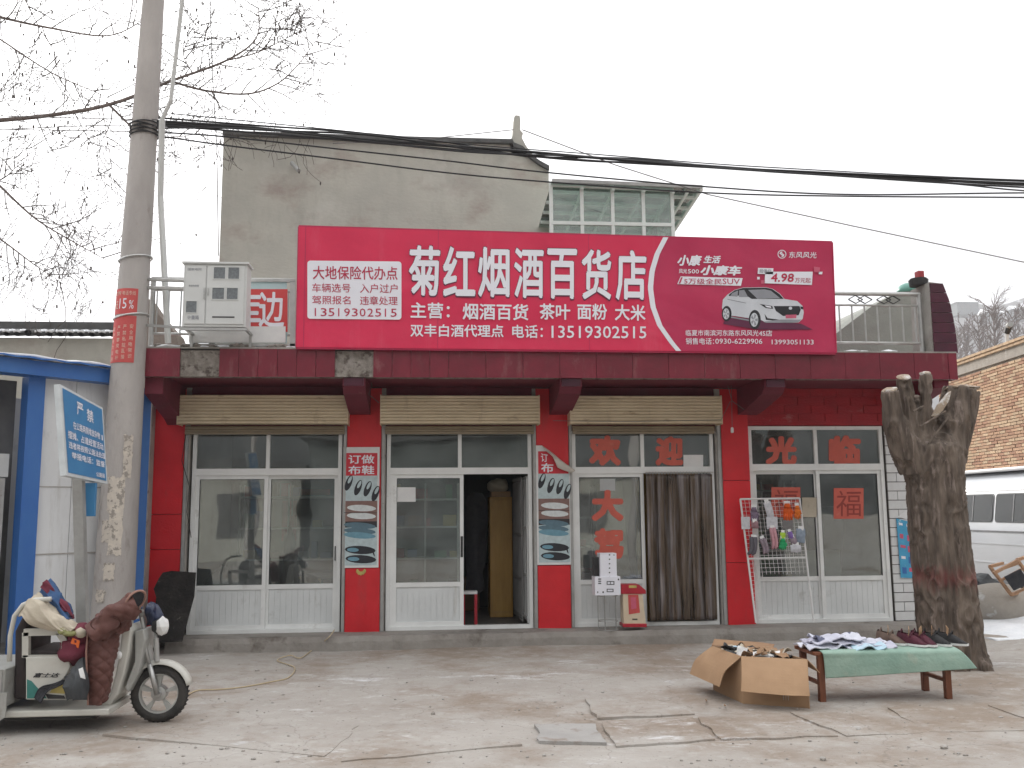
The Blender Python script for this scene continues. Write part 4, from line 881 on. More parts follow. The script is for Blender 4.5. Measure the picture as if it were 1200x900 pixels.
# ---------------------------------------------------------------- blue notice sign on a post
bs = thing('notice_sign', 'tilted blue notice sign with white characters on a grey square post', 'notice sign', (G(100, 790).x, -3.0, 0))
A, B, C_, D_ = P(70, 450, -4.6), P(120.5, 478, -3.55), P(126, 567, -3.6), P(77.5, 557, -4.45)
nn = (B - A).cross(C_ - A).normalized(); nn = nn if nn.dot(CAM - A) > 0 else -nn
d_ = ray(77.5, 557); D_ = CAM + d_ * ((A - CAM).dot(nn) / d_.dot(nn))
mat('sign_blue', (.05, .20, .42), (.06, .24, .46), 3, .4, c3=(.2, .33, .45), sc3=4, t3=.64, w3=.2); mat('sign_white', (.62, .66, .68), None, 5, .5)
MB().prism([A, B, C_, D_], -nn * .05).out('board', 'sign_white', bs)
def sq(u0, v0, u1, v1, e): # unit square on the sign, v down
    f = lambda u, v: (A * (1 - u) + B * u) * (1 - v) + (D_ * (1 - u) + C_ * u) * v + nn * e
    return [f(u0, v0), f(u1, v0), f(u1, v1), f(u0, v1)]
MB().add(sq(.045, .03, .965, .965, .003), [(0, 1, 2, 3)]).out('face', 'sign_blue', bs)
for s_, q in (('严', (.33, .10, .48, .26)), ('禁', (.56, .12, .72, .28)), ('在公路两侧堆放杂物', (.22, .36, .86, .45)), ('1', (.9, .38, .93, .45)), ('摆摊、占道经营活动', (.09, .49, .93, .58)), ('违者将按照公路法处理', (.09, .61, .97, .69)), ('举报电话：监督', (.14, .72, .94, .80)), ('公路局', (.70, .88, .92, .94))):
    txt(s_, sq(*q, .006), 'print_white', bs, .02)
pp_ = MB().beam(P(92, 555, -4.05), P(99, 800, -3.95), .085, .085).out('post', 'steel_dull', bs)
MB().beam(P(107, 566, -3.9), P(105, 605, -3.9), .09, .05).out('bracket', 'sign_blue', bs)

# ---------------------------------------------------------------- old garden wall on the left, snow on its tiles
ow = thing('courtyard_wall', 'old cement courtyard wall with a snow covered tile coping, left behind the kiosk', 'wall', (-9, 6, 0))
OY = 6.0; zt_ = P(60, 374, OY).z; zs2 = P(60, 396, OY).z; ze = P(60, 385, OY).z
MB().box(-16, P(188, 400, OY).x, OY, OY + .3, 0, zs2).out('wall', 'cement_wall', ow)
MB().box(-16, P(170, 400, OY).x, OY + .25, OY + .5, ze, zt_).out('ridge', 'roof_grey', ow)
me_c = MB().lathe([(.07, 0), (.075, .55)], (0, 0, 0), 'Y', 10).mesh('roof_tile', MATS['roof_grey']); me_sn = MB().surf([[(-.07 + .14 * u, .0 + v, .06 + .02 * (1 - abs(2 * u - 1))) for v in (0, .2, .5)] for u in (0, .5, 1)], 6, 6, .04, .02, 9).mesh('tile_snow', MATS['snow'], True)
x = -14.0
while x < P(170, 400, OY).x:
    o = inst(me_c, 'roof_tile', (x, OY - .2, zs2 + .06), ow, rot=(.22, 0, 0))
    if random.random() < .85: inst(me_sn, 'tile_snow', (x, OY - .22, zs2 + .04), ow, rot=(.22, 0, 0))
    x += .2
single(MB().prism([P(x, y, 3.0) for x, y in ((164, 420), (166, 352), (172, 348), (184, 366), (205, 390), (214, 420))][::-1], (0, .6, 0)), 'broken_wall', mat('brown_cement', (.24, .2, .17), (.17, .14, .12), 4, .9, .5, 20), 'broken brown wall stub behind the leaning pole above the cornice', 'wall', P(185, 420, 3.0))
# ---------------------------------------------------------------- pollarded tree in front of the shop
TB = G(1117, 781); TYp = TB.y
pt_ = thing('pollarded_tree', 'thick dark pollarded tree with sawn off stubs at the right end of the shop', 'tree', (TB.x, TYp, 0))
def bark_solid():
    mb = MB()
    cen = [(1118, 800, .36), (1117, 781, .345), (1113, 740, .33), (1108, 690, .315), (1102, 640, .308), (1098, 600, .305), (1096, 565, .295), (1093, 540, .33), (1091, 522, .30), (1090, 512, .15)]
    mb.tube([P(x, y, TYp) for x, y, r in cen], [r for *_, r in cen], 28)
    limbs = [([(1076, 545), (1058, 518), (1047, 492), (1043, 458)], [.22, .16, .115, .088], -.10), ([(1082, 545), (1070, 512), (1063, 480), (1059, 443)], [.2, .135, .10, .078], .02),
             ([(1092, 540), (1087, 505), (1085, 470), (1084, 439)], [.2, .11, .07, .062], -.08), ([(1098, 545), (1112, 510), (1122, 480), (1127, 456)], [.28, .22, .20, .185], .0), ([(1090, 535), (1078, 500), (1073, 478), (1072, 464)], [.18, .11, .09, .06], .2)]
    for pts, rs, dy in limbs:
        q = [P(x, y, TYp + dy * (k / 3)) for k, (x, y) in enumerate(pts)]; mb.tube(q, rs, 20)
    # root flare
    for a, l in ((200, .30), (250, .28), (300, .34), (350, .3), (60, .3), (130, .3)):
        a = radians(a); c = Vector((TB.x, TYp, 0)); mb.tube([c + Vector((0, 0, .35)) + Vector((cos(a), sin(a), 0)) * .12, c + Vector((cos(a) * .28, sin(a) * .28, .08)), c + Vector((cos(a) * (l + .12), sin(a) * (l + .12), -.08))], [.2, .10, .03], 12)
    me = mb.mesh('b', MATS['wood_brown']); ob = bpy.data.objects.new('b', me); COL.objects.link(ob)
    md = ob.modifiers.new('r', 'REMESH'); md.mode = 'VOXEL'; md.voxel_size = .017
    sm = ob.modifiers.new('s', 'SMOOTH'); sm.iterations = 6; sm.factor = .6
    bpy.context.view_layer.update(); dg = bpy.context.evaluated_depsgraph_get(); e = ob.evaluated_get(dg)
    m2 = bpy.data.meshes.new_from_object(e, depsgraph=dg); bpy.data.objects.remove(ob); return m2
bm_ = bark_solid()
mbark = mat('bark', (.19, .15, .12), (.055, .042, .034), 13, .95, 1.0, 26, c3=(.22, .175, .15), sc3=17, t3=.55, w3=.1, stretch=(1, 1, .16), det=10)
def add_paint_band(): # faded red paint band round the trunk
    n = mbark.node_tree; N = n.nodes; L = n.links; b = N['Principled BSDF']; src = b.inputs['Base Color'].links[0].from_socket
    geo = [x for x in N if x.type == 'NEW_GEOMETRY'][0]; sx = N.new('ShaderNodeSeparateXYZ'); L.new(geo.outputs['Position'], sx.inputs[0])
    zc = P(1100, 676, TYp).z; mm = N.new('ShaderNodeMath'); mm.operation = 'SUBTRACT'; L.new(sx.outputs[2], mm.inputs[0]); mm.inputs[1].default_value = zc
    ab = N.new('ShaderNodeMath'); ab.operation = 'ABSOLUTE'; L.new(mm.outputs[0], ab.inputs[0])
    nz = N.new('ShaderNodeTexNoise'); nz.inputs['Scale'].default_value = 9; nz.inputs['Detail'].default_value = 8; mq = N.new('ShaderNodeMapping'); mq.inputs['Scale'].default_value = (2.5, 2.5, .5); L.new(geo.outputs['Position'], mq.inputs['Vector']); L.new(mq.outputs[0], nz.inputs['Vector'])
    mu = N.new('ShaderNodeMath'); mu.operation = 'MULTIPLY_ADD'; L.new(nz.outputs['Fac'], mu.inputs[0]); mu.inputs[1].default_value = .5; L.new(ab.outputs[0], mu.inputs[2])
    r = N.new('ShaderNodeMapRange'); L.new(mu.outputs[0], r.inputs[0]); r.inputs[1].default_value = .40; r.inputs[2].default_value = .24; r.inputs[3].default_value = 0; r.inputs[4].default_value = .28
    x = N.new('ShaderNodeMix'); x.data_type = 'RGBA'; L.new(r.outputs[0], x.inputs[0]); L.new(src, x.inputs[6]); x.inputs[7].default_value = (.28, .02, .03, 1); L.new(x.outputs[2], b.inputs['Base Color'])
add_paint_band()
me = bpy.data.meshes.new('trunk'); vs = []
nr = [v.normal.copy() for v in bm_.vertices]
for v, n_ in zip(bm_.vertices, nr):
    p = v.co; q = Vector((p.x * 11, p.y * 11, p.z * 1.5)); w1 = noise.noise(q + Vector((0, 0, noise.noise(p * 3) * 2))); w2 = noise.noise(Vector((p.x * 26, p.y * 26, p.z * 5)))
    rid = (1 - abs(w1) * 3.2) * .026 + w2 * .010
    if n_.z > .75 and p.z > 2.2: rid *= .1
    vs.append(p + n_ * (rid - .008) - Vector((TB.x, TYp, 0)))
me.from_pydata(vs, [], [tuple(f.vertices) for f in bm_.polygons]); me.materials.append(mbark); me.shade_smooth(); me.update()
o = bpy.data.objects.new('trunk', me); COL.objects.link(o); o.parent = pt_
mat('cut_wood', (.42, .34, .26), (.3, .23, .17), 14, .9, .4, 60, c3=(.62, .60, .58), sc3=8, t3=.52, w3=.1)
for (x, y, r, ax) in ((1043, 457, .086, (-.25, -.25, 1)), (1059, 442, .078, (-.15, -.45, 1)), (1084, 438, .064, (0, -.1, 1))):
    c = P(x, y, TYp - .04); q = Vector(ax).normalized().to_track_quat('Z', 'Y'); m = MB().blob((0, 0, 0), (r, r, .03), .25, 2, 2, x)
    m.v = [q @ v + c for v in m.v]; m.out('sawn_face', 'cut_wood', pt_)
c = [P(x, y, TYp - .19) for x, y in ((1094, 487), (1101, 474), (1110, 463), (1115, 458), (1112, 470), (1105, 481), (1097, 489))]
MB().prism(c, (0, .06, 0)).out('sawn_face', 'cut_wood', pt_)
c = P(1126, 455, TYp); MB().blob(c, (.19, .15, .035), .5, 3, 2, 3).out('sawn_face', 'cut_wood', pt_)
for i, (a, b) in enumerate((((1078, 500), (1108, 482)), ((1088, 520), (1112, 488)), ((1070, 482), (1082, 476)))):
    MB().tube([P(*a, TYp - .25), P(*b, TYp - .2)], .012, 6).out('shoot', mbark, pt_)

# ---------------------------------------------------------------- bare tree reaching in from the left
mat('twig_bark', (.21, .17, .155), (.13, .105, .095), 8, .9)
bt_ = thing('bare_tree', 'bare leafless tree whose branches reach in behind the leaning pole', 'tree', (-10.6, 3.4, 0))
BYY = 3.2
MB().tube([(-10.6, 3.4, -.1), (-10.5, 3.4, 1.5), (-10.3, 3.4, 3.2), (-9.9, 3.3, 4.6), (-9.3, 3.2, 6.0), (-8.6, 3.2, 8.6), (-8.2, 3.3, 11)], [.3, .25, .23, .21, .17, .12, .05], 14).out('trunk', mbark, bt_, smooth=True)
limbs = [([(-150, 190), (-60, 150), (60, 135), (130, 122), (200, 95), (265, 71), (300, 45), (303, 10)], .05, .006), ([(200, 95), (240, 106), (290, 110), (325, 98), (350, 75), (372, 45)], .024, .004),
         ([(-120, 60), (-20, 12), (0, 20), (60, 33), (125, 42), (165, 26)], .036, .006), ([(-120, 20), (-20, 35), (0, 46), (60, 85), (110, 107), (150, 125)], .022, .004), ([(-120, 170), (-20, 200), (0, 218), (40, 255), (80, 280), (125, 305)], .03, .005),
         ([(-100, 230), (-10, 215), (20, 195)], .02, .005), ([(125, 120), (150, 145), (165, 160), (210, 160), (240, 155)], .022, .003), ([(265, 71), (300, 62), (330, 48), (345, 40)], .014, .003), ([(-60, 240), (0, 280), (40, 310), (70, 330)], .02, .003), ([(25, -10), (45, 30), (70, 70)], .012, .003), ([(120, 125), (125, 160), (133, 210)], .008, .003), ([(225, 85), (215, 60), (235, 30)], .010, .003)]
mat('twig_dark', (.11, .09, .082), (.07, .058, .05), 8, .9); tw = MB(); sd_ = MB(); random.seed(21); cnt = 0
def twig(p, d, l, r, depth):
    global cnt
    n = 4; pts = [p.copy()]; q = p.copy(); dd = d.copy()
    for i in range(n):
        dd = (dd + Vector((random.gauss(0, .16), random.gauss(0, .12), random.gauss(-.02, .14)))).normalized(); q = q + dd * (l / n); pts.append(q.copy())
        if depth > 0 and random.random() < (.85 if i else .4):
            a = random.choice((-1, 1)) * random.uniform(.5, 1.0); s_ = Vector((dd.x * cos(a) - dd.z * sin(a), dd.y + random.gauss(0, .3), dd.x * sin(a) + dd.z * cos(a))).normalized()
            twig(q, s_, l * random.uniform(.45, .75), r * .6, depth - 1)
    tw.tube(pts, [max(.0044, r * (1 - .18 * i)) for i in range(n + 1)], 4, False)
    if depth == 0 and random.random() < .12:
        e = pts[-1]; sd_.blob(e - Vector((0, 0, .03)), (.016, .016, random.uniform(.02, .05)), .2, 2, 1, cnt)
    cnt += 1
def crm(ps, per=6):
    out = []
    for a in range(len(ps) - 1):
        p0, p1, p2, p3 = ps[max(a - 1, 0)], ps[a], ps[a + 1], ps[min(a + 2, len(ps) - 1)]
        for k in range(per):
            f = k / per; out.append(.5 * ((2 * p1) + (p2 - p0) * f + (2 * p0 - 5 * p1 + 4 * p2 - p3) * f * f + (3 * p1 - p0 - 3 * p2 + p3) * f ** 3))
    return out + [ps[-1]]
for pts, ra, rb in limbs:
    ps = crm([P(x, y, BYY + .4 * noise.noise(Vector((x * .01, y * .01, 0)))) for x, y in pts]); m = len(ps)
    MB().tube(ps, [ra + (rb - ra) * (i / (m - 1)) for i in range(m)], 8).out('limb', 'twig_bark', bt_, smooth=True)
    L_ = sum((a - b).length for a, b in zip(ps[:-1], ps[1:]))
    for i in range(2, m, 1):
        if random.random() < .8:
            d = (ps[i] - ps[i - 1]).normalized(); a = random.choice((-1, 1)) * random.uniform(.5, 1.25)
            s_ = Vector((d.x * cos(a) - d.z * sin(a), random.gauss(0, .3), d.x * sin(a) + d.z * cos(a))).normalized()
            twig(ps[i], s_, random.uniform(.35, 1.1), .011, 2)
    twig(ps[-1], (ps[-1] - ps[-2]).normalized(), .7, .006, 2)
# hanging threads of seed heads between the limbs
for i in range(34):
    x, y = random.uniform(-10, 260), random.uniform(60, 380)
    if x > 130 and y > 200: x = random.uniform(-10, 125)
    if x > 190: y = min(y, 230)
    p = P(x, y, BYY + random.uniform(-.5, .5)); twig(p, Vector((random.gauss(0, .4), random.gauss(0, .3), random.choice((-1, -1, 1)))).normalized(), random.uniform(.3, .9), .005, 2)
tw.out('twigs', 'twig_dark', bt_, kind='stuff'); sd_.out('seed_heads', 'twig_dark', bt_, kind='stuff')

# ---------------------------------------------------------------- brick wall on the right, receding
def onray(px, py, d): # point at forward distance d
    r = ray(px, py); return CAM + r * d
bA = onray(1110, 600, 22.7); bB = onray(1200, 600, 19.1); bd = Vector((bB.x - bA.x, bB.y - bA.y, 0)).normalized(); brz = atan2(bd.y, bd.x)
bw_ = thing('brick_wall', 'unplastered yellowish brick wall with a pale coping behind the silver van', 'wall', (bA.x, bA.y, 0), None, brz)
htop = onray(1124, 441, 22.1).z; LW = 9.0
MB().box(0, LW, .03, .3, 0, htop).out('mortar_bed', mat('mortar_pale', (.36, .33, .29), (.28, .25, .22), 8, .95), bw_, local=True)
bmats = [mat('brick_a', (.43, .27, .17), (.36, .22, .14), 9, .9, .3, 50, rnd=.12), mat('brick_b', (.50, .36, .23), (.42, .30, .2), 9, .9, .3, 50, rnd=.12), mat('brick_c', (.36, .20, .13), (.3, .17, .11), 9, .9, .3, 50, rnd=.12)]
bme = [MB().box(-.5, .5, -.5, .5, -.5, .5).mesh('brick', m) for m in bmats]; random.seed(9)
bricks = []; r = 0; z = .03
while z < htop - .05:
    x = .02 - (.125 if r % 2 else 0)
    while x < LW - .2:
        a = max(x, 0); bricks.append(((a + x + .235) / 2, z + .027, x + .235 - a)); x += .25
    z += .0665; r += 1
vis = [b for b in bricks if .9 < b[0] < 4.6 and b[1] > 2.9]; vis.sort(key=lambda b: -b[0]); vset = set(vis[:300])
far = {0: MB(), 1: MB(), 2: MB()}
for b in bricks:
    k = random.choice((0, 0, 1, 1, 2)); yy = random.uniform(-.006, .006)
    if b in vset: inst(bme[k], 'brick', (b[0], .02 + yy, b[1]), bw_, (b[2], .05, .053), (0, random.uniform(-.01, .01), 0), world=False)
    else: far[k].box(b[0] - b[2] / 2, b[0] + b[2] / 2, yy - .005, .045 + yy, b[1] - .0265, b[1] + .0265)
for k, m in far.items(): m.out('bricks', bmats[k], bw_, local=True, kind='stuff')
MB().box(-.05, LW, -.03, .33, htop, htop + .22).out('rendered_band', 'mortar_pale', bw_, local=True)
me_k = MB().box(-.5, .5, -.5, .5, -.5, .5).mesh('coping_brick', bmats[1])
for row in range(2):
    x = -.05 + row * .12
    while x < LW - .3: inst(me_k, 'coping_brick', (x + .12, .13, htop + .25 + row * .065), bw_, (.235, .44 + row * .06, .055), world=False); x += .25
# lamp and pipe on top of the wall
lp = onray(1181, 420, 19.7); lt = thing('wall_lamp', 'thin white pole lamp standing on the brick wall', 'lamp', lp)
MB().tube([lp, onray(1180, 390, 19.7)], .04, 8).out('pole', 'wire_white', lt); MB().tube([onray(1180, 390, 19.7), onray(1183, 381, 19.6)], [.06, .075], 8).out('lamp_head', 'black_plastic', lt)
MB().tube([onray(1182, 382, 19.6), onray(1184, 380, 19.5)], .06, 8).out('lens', 'steel_dull', lt)
rt = thing('rooftop_frame', 'rusty steel frame standing behind the brick wall coping at the right edge', 'frame', onray(1192, 415, 20.5))
for x in (1186, 1198, 1212): MB().tube([onray(x, 420, 20.5), onray(x, 398, 20.5)], .04, 6).out('post', 'steel_dull', rt)
MB().tube([onray(1178, 406, 20.5), onray(1216, 404, 20.5)], .04, 6).out('bar', 'steel_dull', rt)

# ---------------------------------------------------------------- silver van
vA = onray(1092, 690, 20.6); vB = onray(1200, 690, 17.3); vd = Vector((vB.x - vA.x, vB.y - vA.y, 0)).normalized(); vrz = atan2(vd.y, vd.x)
vn = thing('van', 'silver grey minibus with dark side windows parked before the brick wall', 'van', (vA.x, vA.y, .05), None, vrz)
mat('van_silver', (.40, .42, .45), (.36, .38, .41), 1.2, .32, .0, c3=(.42, .42, .42), sc3=3, t3=.6, w3=.3, spec=.6, coat=.5); mat('van_roof', (.72, .74, .76), (.66, .68, .7), 2, .5); mat('van_trim', (.10, .11, .12), (.14, .14, .15), 8, .5)
mat('van_dark_glass', (.015, .018, .018), (.03, .032, .03), 2, .12, spec=.5); W_ = 1.78; LV = 5.0
def sec(x): # half section outline (y from near side 0 inward to W_), z
    e = 0.0
    if x < .25: e = (.25 - x) * .5
    if x > LV - .9: e = (x - LV + .9) * .15
    k = 1 if x < LV - 1.0 else max(.35, 1 - (x - LV + 1.0) * .75)
    zr = 1.15 + (2.42 - 1.15) * (k if x > LV - 1.0 else 1)
    s = [(.06, .30), (.015, .45), (.0, .75), (.0, 1.05), (.012, 1.20), (.03, 1.32), (.13, 1.98), (.155, 2.06), (.22, 2.22), (.42, 2.36), (.89, 2.42)]
    s = [(y + e, z if z < 1.2 else 1.15 + (z - 1.15) * (zr - 1.15) / 1.27) for y, z in s]
    return s + [(W_ - y, z) for y, z in reversed(s[:-1])]
body = MB(); xs_ = [0, .04, .12, .25] + [.5 + .25 * i for i in range(14)] + [4.0, 4.2, 4.4, 4.6, 4.8, 4.95, 5.0]
for i, x in enumerate(xs_):
    s = sec(x); body.v += [Vector((x, y, z)) for y, z in s]; m_ = len(s)
    if i: k = (i - 1) * m_; body.f += [(k + j, k + m_ + j, k + m_ + j + 1, k + j + 1) for j in range(m_ - 1)]
body.f += [tuple(range(m_)), tuple(len(body.v) - 1 - j for j in range(m_))]
body.out('body', 'van_silver', vn, local=True, smooth=True)
def side(y0, z): # side surface y at height z between window belt and roof
    return .03 + (.13 - .03) * (z - 1.32) / .66
def vwin(x0, x1, nm='side_window'):
    z0, z1 = 1.40, 1.93; r = .07; pts = []
    for cx, cz, a0 in ((x1 - r, z1 - r, 0), (x0 + r, z1 - r, 90), (x0 + r, z0 + r, 180), (x1 - r, z0 + r, 270)):
        for k in range(5): a = radians(a0 + k * 22.5); pts.append((cx + r * cos(a), cz + r * sin(a)))
    rim = [Vector((cx + (cx - (x0 + x1) / 2) * .035, side(0, z) - .008, z + (z - 1.665) * .07)) for cx, z in pts]
    o = MB().prism(rim[::-1], (0, .02, 0)).out(nm, 'van_trim', vn, local=True)
    gl_ = [Vector((cx, side(0, z) - .016, z)) for cx, z in pts]; MB().prism(gl_[::-1], (0, .012, 0)).out('pane', 'van_dark_glass', o, local=True)
    MB().beam(((x0 + x1) / 2, side(0, 1.41) - .018, 1.41), ((x0 + x1) / 2, side(0, 1.92) - .018, 1.92), .024, .012).out('window_bar', 'van_trim', o, local=True)
for a, b in ((.30, .98), (1.08, 2.45), (2.55, 3.75)): vwin(a, b)
for z in (1.22, .98, .62): MB().box(.05, 4.9, -.012 if z > .7 else -.008, .02, z - .012, z + .012).out('side_moulding', 'van_trim' if z > 1.2 else 'van_silver', vn, local=True)
MB().box(.02, 4.9, .125, .17, 1.99, 2.02).out('drip_rail', 'van_roof', vn, local=True); MB().box(.05, 4.9, .07, 1.7, .22, .32).out('sill', 'van_trim', vn, local=True)
MB().box(.3, 4.2, .25, 1.5, 2.38, 2.45).out('roof_panel', 'van_roof', vn, local=True, bevel=.03)
for x in (1.0, 3.95):
    for y in (.11, W_ - .11):
        o = MB().torus((x, y, .31), .25, .085, 'Y', 26, 8).out('wheel', 'rubber', vn, local=True, smooth=True); MB().lathe([(0, -.06), (.1, -.055), (.19, -.03), (.2, .05)], (x, y, .31), 'Y', 18).out('rim', 'steel', o, local=True)
    MB().lathe([(.36, -.005), (.42, -.015), (.42, .03)], (x, .008, .34), 'Y', 26).out('wheel_arch', 'van_trim', vn, local=True)
MB().box(-.03, .06, .2, 1.6, .35, .6).out('bumper', 'van_trim', vn, local=True, bevel=.02); MB().box(-.012, .02, .12, .25, .9, 1.3).out('tail_lamp', 'notice_red', vn, local=True)

# ---------------------------------------------------------------- hills, far houses and trees in the haze
mat('hill', (.13, .125, .12), (.09, .085, .08), .03, .95, c3=(.5, .5, .52), sc3=.04, t3=.56, w3=.08, det=12)
def hill(name, pts, d0, depth, lift):
    mb = MB(); nx = 90; ny = 16; a0, a1 = pts[0][0], pts[-1][0]
    for i in range(nx + 1):
        px = a0 + (a1 - a0) * i / nx
        for (xa, ya), (xb, yb) in zip(pts[:-1], pts[1:]):
            if xa <= px <= xb: py = ya + (yb - ya) * (px - xa) / (xb - xa)
        top_ = onray(px, py, d0 + depth); base = onray(px, 600, d0)
        for j in range(ny + 1):
            t = j / ny; p = base.lerp(top_, t); p.z = -2 + (top_.z + 2) * (t ** 1.15)
            p.z += (noise.noise(p * .05) * .8 + noise.noise(p * .16) * .35) * lift * (1 if 0 < j else 0) * (.3 if j == ny else 1); mb.v.append(p)
    W = ny + 1; mb.f = [(i * W + j, (i + 1) * W + j, (i + 1) * W + j + 1, i * W + j + 1) for i in range(nx) for j in range(ny)]
    return mb.out(name, 'hill', smooth=True, kind='structure')
hill('hills', [(1000, 420), (1080, 380), (1110, 357), (1130, 352), (1155, 358), (1175, 356), (1200, 349), (1260, 330), (1400, 300), (1700, 330), (2100, 420)], 420, 260, 12)
hill('hills', [(-700, 460), (-300, 440), (-50, 455), (300, 470), (700, 462), (1000, 440), (1150, 400), (1300, 360), (1800, 380)], 900, 400, 20)
def far_house(px, py, wpx, hpx, d, lb, snow=True):
    c = onray(px, py, d); s = d / FPX; w_ = wpx * s; h_ = hpx * s
    t = thing('far_house', lb, 'house', (c.x, c.y, c.z - h_), 'hazy houses on the hillside')
    MB().box(c.x - w_ / 2, c.x + w_ / 2, c.y, c.y + w_ * .7, c.z - h_ * 1.5, c.z).out('wall', 'interior_wall', t)
    MB().prism([(c.x - w_ * .58, c.y - .6, c.z), (c.x - w_ * .58, c.y + w_ * .85, c.z), (c.x - w_ * .58, c.y + w_ * .35, c.z + w_ * .28)], (w_ * 1.16, 0, 0)).out('roof', 'snow' if snow else 'roof_grey', t)
    for k in range(3): MB().box(c.x - w_ * .35 + k * w_ * .28, c.x - w_ * .2 + k * w_ * .28, c.y - .06, c.y + .02, c.z - h_ * .7, c.z - h_ * .25).out('window', 'kiosk_dark', t)
far_house(1134, 354, 26, 10, 560, 'pale hazy house with a pitched roof at the crest above the brick wall'); far_house(1165, 366, 20, 7, 540, 'lower hazy house with snow on its roof right of the crest house'); far_house(1196, 362, 18, 9, 540, 'hazy house with white roof at the right edge of the hill')
def far_tree(px, py0, py1, d, lb, seed, r=.10):
    random.seed(seed); base = onray(px, py0, d); top_ = onray(px, py1, d); h = top_.z - base.z; base.z -= 1.5
    t = thing('bare_tree', lb, 'tree', base, 'bare trees beyond the brick wall'); tr_ = MB(); br_ = MB()
    n = 12; ps = [base + Vector((.15 * noise.noise(Vector((seed, i * .5, 0))), 0, (h + 1.5) * i / n)) for i in range(n + 1)]; tr_.tube(ps, [r * (1 - .85 * i / n) for i in range(n + 1)], 6); tr_.out('trunk', 'twig_bark', t)
    def b(p, d_, l, r_, dep):
        q = p + d_ * l * .5 + Vector((0, 0, l * .04)); e = q + (d_ + Vector((0, 0, .35))).normalized() * l * .5; br_.tube([p, q, e], [r_, r_ * .7, r_ * .3], 3, False)
        if dep:
            for f in (.35, .6, .85, 1): 
                a = random.choice((-1, 1)) * random.uniform(.4, .8); dd = Vector((d_.x * cos(a) - d_.z * sin(a), d_.y + random.gauss(0, .3), abs(d_.x * sin(a) + d_.z * cos(a)))).normalized(); b(p.lerp(e, f), dd, l * .5, r_ * .6, dep - 1)
    for i in range(3, n + 1):
        for s in (1, -1, 1): b(ps[i], Vector((s * random.uniform(.3, .8), random.gauss(0, .4), random.uniform(.6, 1))).normalized(), (h + 1.5) * random.uniform(.12, .3), r * .4, 2)
    br_.out('crown', 'twig_bark', t, kind='stuff')
for i, (x, y0, y1, d, lb) in enumerate(((1168, 425, 362, 130, 'tallest bare tree standing beyond the brick wall'), (1150, 430, 378, 160, 'bare tree just left of the tallest one beyond the wall'), (1133, 432, 385, 200, 'slender bare tree beside the plum pillar in the haze'), (1190, 420, 372, 170, 'bare tree beyond the wall lamp'), (1124, 440, 395, 220, 'short bare tree nearest the plum pillar, in haze'), (1208, 410, 368, 150, 'bare tree at the right edge beyond the brick wall'))): far_tree(x, y0, y1, d, lb, 30 + i, .0018 * d)
# rows of buildings across the street, behind the camera, seen in the panes
for i, (x0, x1, h, m) in enumerate(((-14, -5, 3.4, 'cement_wall'), (-4.6, 4.2, 4.6, 'interior_wall'), (4.8, 13, 3.2, 'cement_wall'))):
    t = thing('street_house', ('low grey cement house across the street, left', 'pale two tone house across the street, middle', 'low grey cement house across the street, right')[i], 'house', ((x0 + x1) / 2, -24, 0))
    MB().box(x0, x1, -30, -24, 0, h).out('wall', m, t); MB().box(x0 - .3, x1 + .3, -30.3, -23.5, h, h + .25).out('roof', 'roof_grey', t)
    k = x0 + .8
    while k < x1 - 1.6: MB().box(k, k + 1.3, -24.02, -23.96, .9, 2.4).out('window', 'kiosk_dark', t); k += 2.6
# the haze
single(MB().box(-2400, 2400, -70, 2100, -4, 420), 'haze', None or bpy.data.materials.new('haze_air'), 'pale winter haze filling the air', 'haze', (0, 0, 0), kind='stuff')
hz = bpy.data.materials['haze_air']; hz.use_nodes = True; n = hz.node_tree; n.nodes.remove(n.nodes['Principled BSDF']); pv = n.nodes.new('ShaderNodeVolumePrincipled')
pv.inputs['Color'].default_value = (.93, .95, 1, 1); pv.inputs['Density'].default_value = .00055; pv.inputs['Anisotropy'].default_value = .3; n.links.new(pv.outputs[0], n.nodes['Material Output'].inputs['Volume'])
# ---------------------------------------------------------------- electric cargo tricycle
YC = G(187, 846).y; YN = YC - .36; YF = YC + .36
def q(px, py, y=None): return P(px, py, YC if y is None else y)
mat('trike_white', (.58, .57, .52), (.47, .46, .42), 3, .35, .0, c3=(.4, .36, .3), sc3=5, t3=.6, w3=.2); mat('trike_grey', (.40, .40, .38), (.3, .3, .28), 5, .45, c3=(.25, .22, .19), sc3=6, t3=.58, w3=.15)
mat('teal_print', (.05, .22, .2), (.03, .15, .13), 8, .5); mat('yellow_print', (.55, .45, .14), (.4, .32, .1), 8, .5); mat('dark_fabric', (.03, .032, .04), (.05, .05, .055), 14, .9, .4, 60); mat('seat_dark', (.05, .035, .035), (.03, .025, .025), 8, .7)
tk_ = thing('cargo_tricycle', 'old white electric cargo tricycle seen from its side, loaded with clothes and blankets', 'tricycle', (q(80, 820).x, YC, 0))
wc = q(187, 813); wc.z = .235
fw = MB().torus(wc, .192, .045, 'Y', 36, 10).out('tyre', 'rubber', tk_, smooth=True)
nb_ = MB()
for k in range(40):
    a = 2 * pi * k / 40
    nb_.beam(wc + Vector((cos(a) * .232, -.022, sin(a) * .232)), wc + Vector((cos(a + .05) * .236, .022, sin(a + .05) * .236)), .014, .008)
nb_.out('tread', 'rubber', fw)
rm = MB().lathe([(.152, -.03), (.162, -.032), (.158, 0), (.162, .032), (.152, .03), (.147, .0), (.152, -.03)], wc, 'Y', 32)
rm.out('rim', 'trike_grey', tk_, smooth=False)
